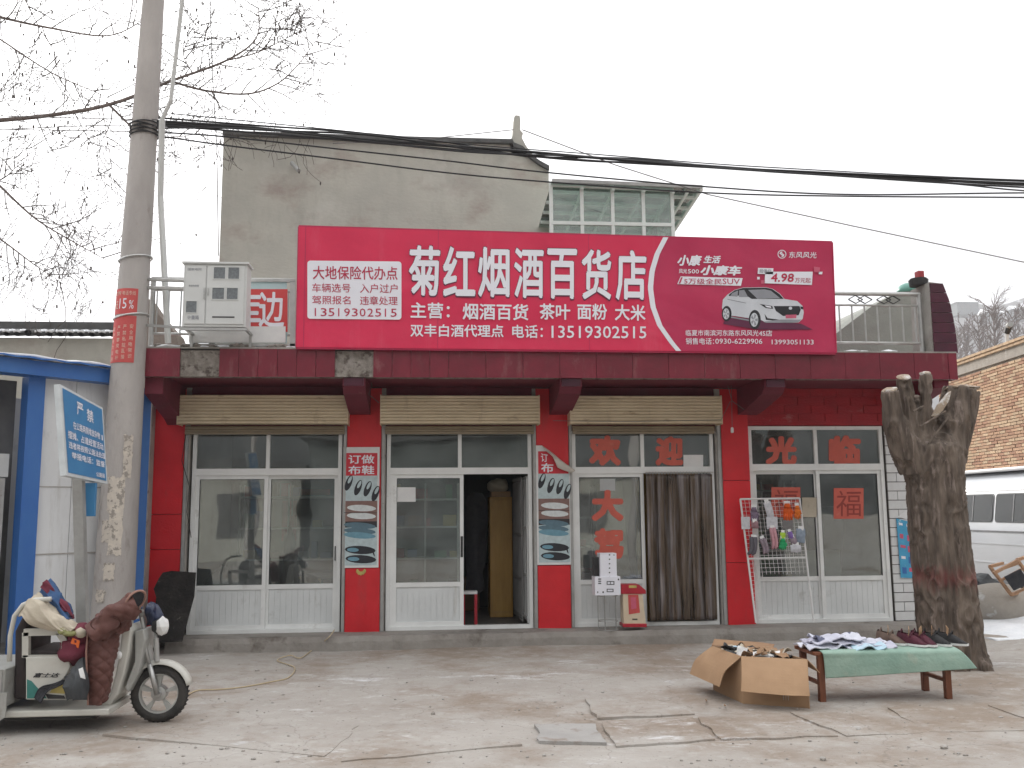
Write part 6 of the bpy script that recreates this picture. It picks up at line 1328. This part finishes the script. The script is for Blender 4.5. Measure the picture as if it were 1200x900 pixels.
# ---------------------------------------------------------------- wire rack of socks and gloves
rT, rB = -.16, -.44; rk_ = thing('wire_rack', 'white wire grid rack leaning by the fourth window, hung with socks and gloves', 'rack', P(919, 731, rB))
cTL, cTR, cBL, cBR = P(867.5, 585, rT), P(937, 584, rT), P(886, 730, rB), P(953.5, 728, rB)
def rk2(u, v): return (cTL * (1 - u) + cTR * u) * (1 - v) + (cBL * (1 - u) + cBR * u) * v
for a, b in ((cTL, cBL), (cTR, cBR)): MB().tube([a, b], .014, 8).out('upright', 'wire_white', rk_)
MB().tube([cTL, cTR], .014, 8).out('top_bar', 'wire_white', rk_); MB().tube([rk2(0, .49), rk2(1, .49)], .011, 8).out('cross_bar', 'wire_white', rk_)
gm_ = MB()
for i in range(1, 14): gm_.tube([rk2(i / 14, .0), rk2(i / 14, .62)], .0028, 4, False)
for j in range(1, 19): gm_.tube([rk2(0, j / 30), rk2(1, j / 30)], .0028, 4, False)
for i in (1, 2, 3): gm_.tube([rk2(i / 14, .62), rk2(i / 14, .97)], .0028, 4, False)
for j in range(19, 29): gm_.tube([rk2(0, j / 30), rk2(3 / 14, j / 30)], .0028, 4, False)
gm_.out('grid_wires', 'wire_white', rk_, kind='stuff')
HM = dict(purple=(.22, .17, .24), white=(.62, .62, .66), orange=(.75, .12, .02), orange2=(.8, .2, .03), pinkg=(.34, .2, .22), greyp=(.2, .19, .19), pink=(.6, .32, .36), lime=(.45, .68, .06), green=(.03, .42, .16), violet=(.25, .15, .45), blueg=(.28, .34, .42), dark=(.13, .12, .14), mauve=(.3, .24, .28))
for k, v in HM.items(): mat('knit_' + k, v, tuple(x * .75 for x in v), 30, .85, .3, 120)
def hung(kind, x, y, w_, h_, mk, lb, cat, rot=0.0, seed=1):
    sy = (y - 584) / 146; Yh = rT + (rB - rT) * sy - .035; c = P(x, y - h_ / 2, Yh); s = .0113; W = w_ * s; H = h_ * s
    t = thing('hung_' + kind, lb, cat, c, None)
    rm_ = Matrix.Rotation(rot, 3, 'Y')
    def tr(p): return rm_ @ Vector(p)
    if kind == 'card': MB().surf([[tr((-W / 2, 0, 0)), tr((0, -.008, 0)), tr((W / 2, 0, 0))], [tr((-W / 2, -.004, -H)), tr((0, -.014, -H)), tr((W / 2, 0, -H))]], 6, 6, .003, .002, 9, seed).out('card', 'knit_' + mk, t, local=True); return
    if kind == 'sock':
        for k, dx in enumerate((-.22, .18)):
            pts = [tr((W * dx, -.012 * k, 0)), tr((W * dx, -.014 - .012 * k, -H * .35)), tr((W * dx * .9, -.016 - .012 * k, -H * .68)), tr((W * (dx - .12), -.02 - .012 * k, -H * .88)), tr((W * (dx - .34), -.02 - .012 * k, -H))]
            m_ = MB().tube(pts, [W * .22, W * .24, W * .23, W * .22, W * .12], 10); m_.out('sock', 'knit_' + mk, t, local=True, smooth=True)
    if kind == 'glove':
        m_ = MB(); m_.blob(tr((0, -.015, -H * .42)), (W * .42, .025, H * .32), .15, 2, 2, seed); m_.tube([tr((0, -.01, 0)), tr((0, -.012, -H * .25))], [W * .26, W * .34], 10)
        for k in range(4): m_.tube([tr((W * (-.3 + .2 * k), -.018, -H * .55)), tr((W * (-.36 + .24 * k), -.02, -H * (1 - .06 * abs(k - 1.5))))], [W * .13, W * .09], 8)
        m_.tube([tr((W * .35, -.018, -H * .35)), tr((W * .52, -.02, -H * .6))], [W * .13, W * .09], 8); m_.out('glove', 'knit_' + mk, t, local=True, smooth=True)
    if kind == 'pack': MB().surf([[tr((-W / 2, -.01, 0)), tr((0, -.02, 0)), tr((W / 2, -.01, 0))], [tr((-W * .52, -.02, -H * .5)), tr((0, -.045, -H * .5)), tr((W * .5, -.02, -H * .5))], [tr((-W / 2, -.01, -H)), tr((0, -.03, -H)), tr((W / 2, -.01, -H))]], 10, 10, .012, .012, 22, seed).out('pack', 'knit_' + mk, t, local=True, smooth=True)
    MB().surf([[tr((-W * .3, -.008, .035)), tr((W * .3, -.008, .035))], [tr((-W * .3, -.02, -.02)), tr((W * .3, -.02, -.02))]], 2, 2, .003).out('hanger_card', 'paper_white', t, local=True)
for i, a in enumerate((('glove', 883, 604, 11, 19, 'purple', 'pair of purple grey gloves at the top left of the wire rack', 'gloves', .0), ('pack', 898, 598, 9, 20, 'white', 'tilted white packet with dark print near the top of the rack', 'packet', -.25),
    ('glove', 922, 601, 13, 22, 'orange', 'large red orange gloves at the top of the wire rack', 'gloves', 0), ('glove', 933.5, 601, 9, 17, 'orange2', 'small orange gloves at the top right of the rack', 'gloves', 0), ('card', 873.5, 613, 11, 15, 'white', 'white card at the left edge of the wire rack', 'card', 0),
    ('card', 904.5, 613, 14, 15, 'white', 'white card in the centre of the wire rack', 'card', 0), ('pack', 884, 615, 9, 9, 'pinkg', 'small reddish packet below the purple grey gloves', 'packet', 0), ('card', 923, 615, 13, 10, 'greyp', 'dark picture card below the large red orange gloves', 'card', 0),
    ('sock', 905, 631, 9, 25, 'pink', 'pair of long pink socks in the middle of the rack', 'socks', -.12), ('pack', 917, 630, 7, 12, 'lime', 'lime yellow packet of socks', 'packet', .1), ('glove', 917, 638, 10, 14, 'green', 'green gloves below the lime packet', 'gloves', .1), ('pack', 925, 628, 6, 10, 'violet', 'small violet packet right of the lime packet', 'packet', -.2),
    ('pack', 938, 628, 11, 17, 'blueg', 'blue grey sock packet at the right edge of the rack', 'packet', .08), ('pack', 932, 643, 13, 9, 'white', 'white packet at the lower right of the hung goods', 'packet', 0), ('sock', 883, 640, 11, 21, 'dark', 'dark grey socks at the lower left of the rack', 'socks', .1), ('sock', 893, 640, 9, 18, 'mauve', 'grey pink socks hanging beside the dark grey socks', 'socks', -.3), ('pack', 928, 634, 8, 10, 'mauve', 'pale mauve packet in front of the violet packet', 'packet', -.3))):
    hung(*a, seed=i)

# ---------------------------------------------------------------- bench with a green cover
bx0, bx1 = G(957, 824).x, G(1121, 820).x; by0, by1 = -4.44, -3.98; bz = .44
bn_ = thing('bench', 'low brown wooden bench covered with green cloth near the pollarded tree', 'bench', ((bx0 + bx1) / 2, -4.2, 0))
for x in (bx0 + .07, bx1 - .045):
    for y in (by0 + .03, by1 - .03): MB().box(x - .028, x + .028, y - .028, y + .028, 0, bz - .02).out('leg', 'wood_brown', bn_, bevel=.004)
    MB().beam((x, by0 + .05, .16), (x, by1 - .05, .16), .035, .03).out('stretcher', 'wood_brown', bn_)
MB().box(bx0 + .07, bx1 - .045, by0 + .02, by0 + .045, .27, .30).out('rail', 'wood_brown', bn_); MB().box(bx0 + .0, bx1, by0 - .005, by1, bz - .03, bz).out('top', 'wood_brown', bn_, bevel=.004)
MB().box(bx0 + .1, bx1 - .07, by0 + .02, by0 + .045, bz - .09, bz - .03).out('apron', 'wood_brown', bn_)
mat('green_cloth', (.30, .42, .35), (.22, .34, .28), 3.5, .75, .3, 30, c3=(.36, .40, .33), sc3=5, t3=.55, w3=.2)
cx0, cx1 = bx0 + .07, bx1 + .05
cg = [[(cx0 + (cx1 - cx0) * u, by1 - .01, bz + .012) for u in (0, .33, .66, .97)], [(cx0 + (cx1 - cx0) * u, (by0 + by1) / 2, bz + .016) for u in (0, .33, .66, 1)], [(cx0 + (cx1 - cx0) * u, by0 - .01, bz + .008) for u in (0, .33, .66, 1)],
      [(cx0 + .01 + (cx1 - cx0) * u, by0 - .035 - .03 * u, bz - .06) for u in (0, .33, .66, 1.04)], [(cx0 + .02 + (cx1 - cx0) * u, by0 - .03 - .05 * u, bz - .225 + .06 * u) for u in (0, .33, .66, 1.09)]]
single(MB().surf(cg, 40, 50, .006, .012, 3, 3), 'green_cloth', MATS['green_cloth'], 'stiff pale green cover laid over the bench and hanging down its front', 'cover', ((cx0 + cx1) / 2, by0, bz), smooth=True)
def Bp(px, py, y=-4.2): return P(px, py, y)
mat('cloth_white', (.62, .63, .70), (.5, .51, .6), 6, .7, .3, 30, c3=(.10, .11, .17), sc3=5, t3=.58, w3=.02); mat('cloth_pale', (.52, .52, .60), (.42, .42, .52), 6, .6, .3, 30); mat('cloth_pale_blue', (.35, .55, .66), (.5, .62, .7), 9, .6)
zB = bz + .02
def pile(name, lb, x0, x1, y0, y1, h, m, seed, cat='clothes'):
    ctrl = []
    for i, u in enumerate((0, .25, .5, .75, 1)):
        ctrl.append([(x0 + (x1 - x0) * u, y0 + (y1 - y0) * v, zB + .005 + h * (sin(pi * min(max(u, .08), .92)) ** .5) * (sin(pi * min(max(v, .06), .94)) ** .5) * (.8 + .4 * noise.noise(Vector((i, v * 3, seed))))) for v in (0, .33, .66, 1)])
    return single(MB().surf(ctrl, 44, 34, .012, .045, 10, seed), name, MATS[m], lb, cat, ((x0 + x1) / 2, (y0 + y1) / 2, zB), smooth=True)
ca, cb_, cc = Bp(938, 750).x, Bp(1003, 750).x, Bp(1038, 750).x
for i, (x0, x1, y0, y1, h, dz, m, lb) in enumerate(((ca, cb_, -4.40, -4.02, .035, 0, 'cloth_white', 'lowest folded white garment at the left end of the bench'), (ca + .05, cb_ - .02, -4.38, -4.05, .03, .035, 'cloth_pale', 'middle folded pale garment of the stack on the bench'), (ca + .12, cb_ + .03, -4.36, -4.06, .05, .06, 'cloth_white', 'top crumpled white garment with dark piping on the bench stack'),
        (cb_ - .06, cc, -4.42, -4.12, .035, 0, 'cloth_pale', 'flat pale garment in a clear bag next to the shoes'), (cb_ - .02, cc - .02, -4.36, -4.14, .03, .03, 'cloth_white', 'small white garment lying on the clear bag next to the shoes'))):
    zs0 = zB; zB = zB + dz; pile('folded_garment', lb, x0, x1, y0, y1, h, m, i * 3 + 2); zB = zs0
pile('plastic_wrap', 'light blue plastic wrapped bundle at the front of the folded clothes', Bp(988, 756).x, Bp(1024, 756).x, -4.46, -4.32, .035, 'cloth_pale_blue', 9)
MBp = MB(); pts = [Vector((ca + .14 + .05 * k, -4.37 + .03 * sin(k * 1.3), zB + .075 + .02 * sin(k))) for k in range(7)]; 
mat('shoe_maroon', (.09, .015, .03), (.05, .01, .02), 12, .8, .2, 90); mat('shoe_black', (.018, .018, .02), (.03, .03, .03), 12, .8, .2, 90); mat('shoe_brown', (.16, .11, .085), (.09, .06, .05), 12, .8, .2, 90)
def shoe(x, y, rz, m, lb):
    t = thing('shoe', lb, 'shoe', (x, y, zB + .002), 'shoes for sale on the bench', rz); L2 = .15
    prof = [(-1, .028), (-.9, .040), (-.5, .040), (0, .042), (.4, .050), (.75, .045), (1, .022)]
    so = MB(); up = MB(); n = 10
    for k, (u, w_) in enumerate(prof):
        so.v += [Vector((u * L2, -w_, 0)), Vector((u * L2, w_, 0)), Vector((u * L2, w_ + .002, .02)), Vector((u * L2, -w_ - .002, .02))]
        if k: b = (k - 1) * 4; so.f += [(b + j, b + 4 + j, b + 4 + (j + 1) % 4, b + (j + 1) % 4) for j in range(4)]
    so.f += [(3, 2, 1, 0), tuple(len(so.v) - 4 + j for j in range(4))]; so.out('sole', 'paper_white', t, local=True)
    hs_ = [(-1, .10), (-.9, .125), (-.5, .12), (0, .105), (.4, .075), (.75, .042), (1, .025)]
    for k, ((u, w_), (_, h)) in enumerate(zip(prof, hs_)):
        for j in range(n + 1):
            a = pi * j / n; up.v.append(Vector((u * L2 * .98, cos(a) * w_ * .98, .018 + (h - .018) * sin(a) ** .7)))
        if k: b = (k - 1) * (n + 1); up.f += [(b + j, b + n + 1 + j, b + n + 2 + j, b + j + 1) for j in range(n) if not (2 <= k <= 3 and 3 <= j <= 6)]
    up.f += [tuple(range(n + 1)), tuple(len(up.v) - 1 - j for j in range(n + 1))]; up.out('upper', m, t, local=True, smooth=True)
    MB().blob((-.04, 0, .075), (.06, .026, .022), .2, 2, 2, 3).out('lining', 'shoe_brown', t, local=True); MB().tube([(-.11, -.025, .09), (-.10, 0, .14), (-.11, .025, .09)], .007, 6).tube([(.0, -.035, .08), (.02, 0, .125), (.0, .035, .08)], .007, 6).out('strap', m, t, local=True)
    MB().box(.055, .075, -.02, .02, .048, .054).out('stripe', 'paper_white', t, local=True)
    MB().surf([[(-.03, -.03, .05), (-.06, .03, .05)], [(-.01, -.035, .11), (-.05, .035, .12)], [(.0, -.045, .15), (-.05, .03, .17)]], 6, 4, .004).out('cardboard_insert', 'cardboard', t, local=True)
shoe(Bp(1046, 755).x, -4.18, radians(-60), 'shoe_brown', 'brown grey shoe behind the maroon one on the bench'); shoe(Bp(1063, 757).x, -4.3, radians(-62), 'shoe_maroon', 'maroon shoe with white stripe and cardboard insert'); shoe(Bp(1076, 757).x, -4.3, radians(-75), 'shoe_maroon', 'second maroon shoe, next to the black pair'); shoe(Bp(1090, 757).x, -4.3, radians(-60), 'shoe_black', 'black shoe next to the maroon one'); shoe(Bp(1108, 757).x, -4.3, radians(-50), 'shoe_black', 'black shoe at the right end of the bench')

# ---------------------------------------------------------------- open cardboard box of rubbish
F_ = G(871, 825); R_ = G(949, 831); L_ = G(836, 809); ax = (R_ - F_); ay = (L_ - F_); ay = ay * (.42 / ay.length) if ay.length < .42 else ay; Bk = F_ + ax + ay; H_ = .415
cb = thing('cardboard_box', 'open brown cardboard box with flaps folded out, full of scraps, left of the bench', 'cardboard box', F_ + (ax + ay) / 2)
up_ = Vector((0, 0, 1)); nf = Vector((ax.y, -ax.x, 0)).normalized(); ns = -ax.normalized()
L2_ = F_ + ay
def sheet(pts, nm, m='cardboard', wr=.006, th=.006): MB().surf([[pts[0], pts[1]], [pts[3], pts[2]]] if len(pts) == 4 else pts, 12, 10, th, wr, 5, len(nm)).out(nm, m, cb)
def wallp(a, b, nm): sheet([a + up_ * H_, b + up_ * H_, b + up_ * .003, a + up_ * .003], nm)
wallp(F_, R_, 'front_panel'); wallp(R_, Bk, 'side_panel'); wallp(Bk, L2_, 'back_panel'); wallp(L2_, F_, 'side_panel'); sheet([F_ + up_ * .01, R_ + up_ * .01, Bk + up_ * .01, L2_ + up_ * .01], 'bottom')
tF, tR, tL, tB = F_ + up_ * H_, R_ + up_ * H_, L2_ + up_ * H_, Bk + up_ * H_
fo = nf * .20 - up_ * .27
MB().surf([[tF, tF.lerp(tR, .5) + up_ * .004, tR], [tF + fo * .5 + ax * .04 + nf * .03, tF.lerp(tR, .5) + fo * .5 + nf * .02, tR + fo * .5 + ax * .03 + nf * .02], [tF + fo + ax * .05, tF.lerp(tR, .5) + fo * 1.02, tR + fo + ax * .06]], 14, 20, .006, .010, 5, 3).out('flap', 'cardboard', cb)
so_ = ns * .24 - up_ * .27
MB().surf([[tL, tF], [tL + so_ * .5 + ns * .04, tF + so_ * .5 + ns * .03], [tL + so_ - ay * .05, tF + so_ - ay * .12]], 12, 14, .006, .010, 5, 8).out('flap', 'cardboard', cb)
MB().surf([[tR, tB], [tR - ns * .10 - up_ * .10, tB - ns * .12 - up_ * .03]], 8, 8, .006, .008, 5, 5).out('flap', 'cardboard', cb); MB().surf([[tL, tB], [tL - nf * .12 + up_ * .05, tB - nf * .14 + up_ * .03]], 8, 8, .006, .01, 5, 5).out('flap', 'cardboard_in', cb)
for a in (.62, .655, .69): 
    MB().beam(tF.lerp(tR, a) - up_ * .31 + nf * .004, tF.lerp(tR, a) - up_ * .355 + nf * .004, .004, .002).out('staple', 'steel', cb)
random.seed(8); mm_ = {'paper_white': 'crumpled white paper scraps in the open cardboard box', 'black_plastic': 'black plastic scraps in the open cardboard box', 'cardboard_in': 'brown card scraps in the open cardboard box', 'coat_beige': 'beige scraps in the open cardboard box', 'cloth_pale_blue': 'pale blue plastic scraps in the open cardboard box'}
for m_, lb in mm_.items():
    mb = MB()
    for i in range({'paper_white': 16, 'cardboard_in': 14, 'coat_beige': 10, 'black_plastic': 4, 'cloth_pale_blue': 2}[m_]):
        p = F_ + ax * random.uniform(.12, .88) + ay * random.uniform(.15, .85) + up_ * (H_ - .05 + random.uniform(0, .07)); s = random.uniform(.03, .06)
        a = Vector((random.gauss(0, 1), random.gauss(0, 1), random.gauss(0, .15))).normalized() * s * 1.6; b = a.cross(Vector((random.gauss(0, .3), random.gauss(0, .3), 1))).normalized() * s
        mb.surf([[p - a - b, p + b - a + up_ * .02], [p - b + up_ * .03, p + b], [p + a - b, p + a + b - up_ * .02]], 6, 6, .004, .03, 14, i)
    single(mb, 'scraps', MATS[m_], lb, 'scraps', F_ + (ax + ay) / 2 + up_ * H_, kind='stuff')
for i, (x, y) in enumerate(((827, 820), (849, 826))): MB().tube([G(x, y, .18 - .03 * i), G(x + 1, y + 1, .01)], .006, 5).out('hanging_strip', 'cardboard_in', cb)

# ---------------------------------------------------------------- clutter at the right edge
def gr(px, py, z=0): return G(px, py, z)
sp0 = gr(1182, 738); single(MB().blob((sp0.x, sp0.y + .3, .30), (.62, .42, .33), .12, 1.2, 4, 2), 'big_sack', mat('sack', (.36, .33, .29), (.28, .255, .225), 3, .9, .4, 25, c3=(.5, .5, .5), sc3=3, t3=.6, w3=.1), 'big round grey sack lying before the van', 'sack', sp0, smooth=True)
sm_ = MB(); sm_.surf([[(gr(1140, 742).x - .3 + 2.6 * u, sp0.y - 1.3 + 3.2 * v, .04 + .16 * sin(pi * u) * sin(pi * v)) for v in (0, .3, .6, 1)] for u in (0, .25, .5, .75, 1)], 40, 30, .05, .05, 2.5, 4)
single(sm_, 'snow_heap', MATS['snow'], 'low heap of dirty snow beside the pollarded tree and sack', 'snow', gr(1150, 750), smooth=True, kind=None)
random.seed(12)
jk = [('white_foam', 'paper_white', 'crumpled white foam piece on the snow left of the sack', 1143, 700, .16), ('white_foam', 'paper_white', 'small white foam lump just behind the sack', 1158, 690, .10), ('dark_scrap', 'black_plastic', 'small black scrap on the snow beside the tree', 1143, 713, .07), ('grey_bundle', 'bag_grey', 'grey bundle under the van before the snow', 1150, 682, .2), ('white_foam', 'paper_white', 'flat white sheet lying on rubble right of the tree', 1146, 690, .18)]
for i, (n_, m, lb, x, y, s) in enumerate(jk):
    p = onray(x, y, 14.2 + i * .2); p.z = max(p.z, .05); single(MB().blob(p, (s, s, s * .6), .5, 1.8, 2, i), n_, MATS[m], lb, 'scrap', p)
ch = thing('broken_chair', 'broken wooden chair frame tipped upside down on the big sack', 'chair', onray(1185, 700, 13.2))
def cpz(x, y, d=13.2): return onray(x, y, d)
for i, (a, b, w_, nm) in enumerate((((1160, 664), (1185, 697), .05, 'leg'), ((1164, 672), (1192, 657), .06, 'rail'), ((1171, 681), (1197, 667), .05, 'rail'), ((1192, 656), (1212, 684), .05, 'leg'), ((1185, 697), (1214, 684), .05, 'rail'), ((1166, 670), (1194, 660), .04, 'rail'))):
    MB().beam(cpz(*a, 13.0 if i % 2 else 13.2), cpz(*b, 13.0 if i % 2 else 13.2), w_, w_ * .6).out(nm, 'wood_raw', ch)
for a, b in (((1160, 664), (1175, 660)), ((1185, 697), (1200, 692)), ((1192, 656), (1205, 652))): MB().beam(cpz(*a, 13.2), cpz(*b, 13.7), .04).out('leg', 'wood_raw', ch)
MB().prism([cpz(*c, 13.12) for c in ((1178, 676), (1196, 667), (1207, 683), (1189, 692))], (0, .03, 0)).out('seat', 'dark_fabric', ch)
# ---------------------------------------------------------------- inside the shop
def shelf(x0, x1, y, zs, lb, depth=.35):
    t = thing('display_shelf', lb, 'shelf', ((x0 + x1) / 2, y, .17), 'white display shelves inside the shop')
    for x in (x0, (x0 + x1) / 2, x1):
        for yy in (y, y + depth): MB().box(x - .012, x + .012, yy - .012, yy + .012, .17, 2.15).out('post', 'wire_white', t)
    for z in zs: MB().box(x0, x1, y, y + depth, z, z + .025).out('shelf_board', 'wire_white', t)
    return t
gm2 = [mat('goods_' + k, c, None, 9, .5) for k, c in (('red', (.4, .04, .04)), ('white', (.6, .6, .58)), ('green', (.1, .25, .14)), ('blue', (.08, .14, .3)), ('yellow', (.5, .38, .1)), ('brown', (.2, .12, .07)))]
lbs = {'goods_red': 'small red packet on a display shelf', 'goods_white': 'small white packet on a display shelf', 'goods_green': 'small green packet on a display shelf', 'goods_blue': 'small blue packet on a display shelf', 'goods_yellow': 'small yellow packet on a display shelf', 'goods_brown': 'small brown packet on a display shelf'}
random.seed(31); mg = {}
seen = set()
def stock(x0, x1, y, zs, where):
    for z in zs:
        x = x0 + .05
        while x < x1 - .1:
            w_ = random.uniform(.06, .2); h_ = random.uniform(.08, .24)
            if random.random() < .6 and x + w_ < x1:
                random.shuffle(gm2); board = ('lowest', 'second', 'third', 'top')[zs.index(z)]; size = ('tall' if h_ > .17 else 'small'); lb = None
                for m in gm2:
                    c_ = f"{size} {m.name[6:]} packet on the {board} board of the shelf behind the {where}"
                    if c_ not in seen: lb = c_; break
                if lb: seen.add(lb); single(MB().box(x, x + w_, y + .06, y + .22, z + .026, z + .026 + h_), 'goods_packet', m, lb, 'packet', (x + w_ / 2, y + .14, z + .026), 'packets on the display shelves')
            x += w_ + .05
for x0, x1, y, zs, lb in ((-2.75, -1.35, 1.15, (.6, 1.05, 1.5, 1.95), 'white display shelf of goods behind the first window'), (-.55, .42, 1.0, (.6, 1.05, 1.5, 1.9), 'white display shelf behind the second door leaf'), (1.9, 2.85, 3.3, (.6, 1.1, 1.6), 'white display shelf deep behind the third window'), (4.6, 5.6, 1.3, (.6, 1.1, 1.6, 2.0), 'white display shelf behind the fourth window')):
    shelf(x0, x1, y, zs, lb); stock(x0, x1, y, zs, lb.split('behind the ')[-1])
def lump(nm, lb, cat, pts, m): single((lambda b: [b.blob(c, s, .3, 1.6, 3, i) for i, (c, s) in enumerate(pts)][-1])(MB()), nm, MATS[m], lb, cat, pts[0][0], smooth=True)
lump('dark_sacks', 'dark heap of sacks on the floor behind the left half of the first window', 'sacks', [((-2.85, .9, .55), (.3, .3, .45)), ((-2.45, 1.0, .5), (.25, .3, .40)), ((-2.7, .9, .95), (.16, .16, .2))], 'dark_fabric')
lump('dark_sacks', 'dark heap of bags behind the right half of the first window', 'sacks', [((-1.95, .8, .6), (.14, .2, .55)), ((-1.75, 1.0, .5), (.25, .3, .35)), ((-2.0, .9, 1.2), (.08, .1, .35))], 'dark_fabric')
for i, (x, z, w_, h_, m, lb) in enumerate(((-2.45, 1.6, .25, .7, 'goods_red', 'faded red banner on the back wall left of the shelf'), (-1.45, 1.7, .2, .9, 'goods_red', 'faded red banner on the back wall right of the shelf'), (-2.0, 2.1, .5, .1, 'orange_plastic', 'orange strip sign on the back wall of the first room'))):
    single(MB().box(x - w_ / 2, x + w_ / 2, 3.98, 4.0, z - h_ / 2, z + h_ / 2), 'wall_banner', MATS[m], lb, 'banner', (x, 3.98, z - h_ / 2))
tb = thing('low_table', 'dark low table inside the first window', 'table', (-1.6, 1.5, .17)); MB().box(-2.1, -1.2, 1.3, 1.9, .82, .86).out('top', 'interior_dark', tb)
for x in (-2.05, -1.25):
    for y in (1.34, 1.86): MB().box(x - .02, x + .02, y - .02, y + .02, .17, .82).out('leg', 'interior_dark', tb)
wa = thing('wardrobe', 'tall yellowish brown wooden wardrobe standing inside the open doorway', 'wardrobe', (1.25, 1.75, .17)); mat('wardrobe_wood', (.48, .28, .07), (.38, .21, .05), 4, .4, .05, 40, stretch=(3, 3, .5))
MB().box(.90, 1.24, 1.35, 1.85, .17, 1.95).out('body', 'wardrobe_wood', wa, bevel=.01); MB().box(.92, 1.22, 1.335, 1.35, .25, 1.91).out('door', 'wardrobe_wood', wa, bevel=.005); MB().box(.93, 1.22, 1.4, 1.8, 1.955, 2.03).out('top_cover', 'cardboard', wa)
lump('bundle', 'pale bundle lying on top of the wardrobe', 'bundle', [((1.06, 1.6, 2.12), (.17, .2, .11))], 'coat_beige')
def coat(x, y, ztop, h, w_, m, lb):
    ctrl = [[(x - w_ * .3, y, ztop), (x, y - .05, ztop + .02), (x + w_ * .3, y, ztop)], [(x - w_ * .5, y, ztop - h * .2), (x, y - .12, ztop - h * .2), (x + w_ * .5, y, ztop - h * .2)], [(x - w_ * .45, y, ztop - h * .6), (x, y - .14, ztop - h * .6), (x + w_ * .42, y, ztop - h * .6)], [(x - w_ * .5, y, ztop - h), (x, y - .12, ztop - h), (x + w_ * .3, y, ztop - h * .95)]]
    single(MB().surf(ctrl, 30, 24, .02, .05, 5, x), 'hanging_coat', MATS[m], lb, 'coat', (x, y, ztop - h), smooth=True)
coat(.70, 1.45, 2.0, 1.5, .34, 'dark_fabric', 'dark coat hanging left of the wardrobe in the open doorway'); coat(6.0, .9, 1.75, 1.15, .4, 'dark_fabric', 'dark coat hanging behind the right pane of the fourth window'); coat(5.72, .8, 1.6, .8, .25, 'bag_grey', 'grey garment hanging beside the dark coat in the fourth window')
stl = thing('red_stool', 'small red wooden stool just inside the open door', 'stool', (.56, .45, .17)); MB().box(.45, .66, .34, .56, .60, .635).out('seat', 'paper_white', stl)
for x in (.47, .64):
    for y in (.36, .54): MB().box(x - .018, x + .018, y - .018, y + .018, .17, .60).out('leg', 'pack_red', stl)
bxs = [((.55, 2.4, .17), (.5, .5, .5), 'cardboard_in', 'brown carton at the back of the open doorway'), ((.9, 2.9, .17), (.45, .4, .7), 'interior_dark', 'dark box at the back of the open doorway'), ((5.7, .5, .17), (.5, .35, .95), 'paper_white', 'pale box behind the glass of the fourth window'), ((4.75, .6, .17), (.6, .4, .9), 'goods_green', 'green crate behind the wire rack inside the fourth window'), ((2.15, .8, .17), (.4, .5, .7), 'cardboard_in', 'brown carton inside the third window')]
for p, s, m, lb in bxs: single(MB().box(p[0] - s[0] / 2, p[0] + s[0] / 2, p[1], p[1] + s[1], p[2], p[2] + s[2]), 'storage_box', MATS[m], lb, 'box', p, bevel=.008)
single(MB().prism([(2.3, .55, .17), (2.86, .4, .17), (2.74, .42, 2.15), (2.4, .55, 2.1)], (0, .02, 0)), 'pale_sheet', MATS['coat_beige'], 'pale card sheet standing behind the glass beside the strip curtain', 'sheet', (2.6, .5, .17))
single(MB().box(2.98, 3.9, .6, .64, .17, 2.3), 'wooden_screen', MATS['wardrobe_wood'], 'wooden board behind the strip curtain', 'board', (3.45, .6, .17))
# parked things and poles across the street, only seen mirrored in the panes
for i, (x, h, r) in enumerate(((-6.4, 8, .14), (7.5, 8.5, .15))): single(MB().tube([(x, -21.5, 0), (x + .2, -21.5, h)], [r, r * .7], 12), 'street_pole', MATS['pole_concrete'], ('concrete pole across the street, left of the middle house', 'concrete pole across the street, right of the middle house')[i], 'pole', (x, -21.5, 0))
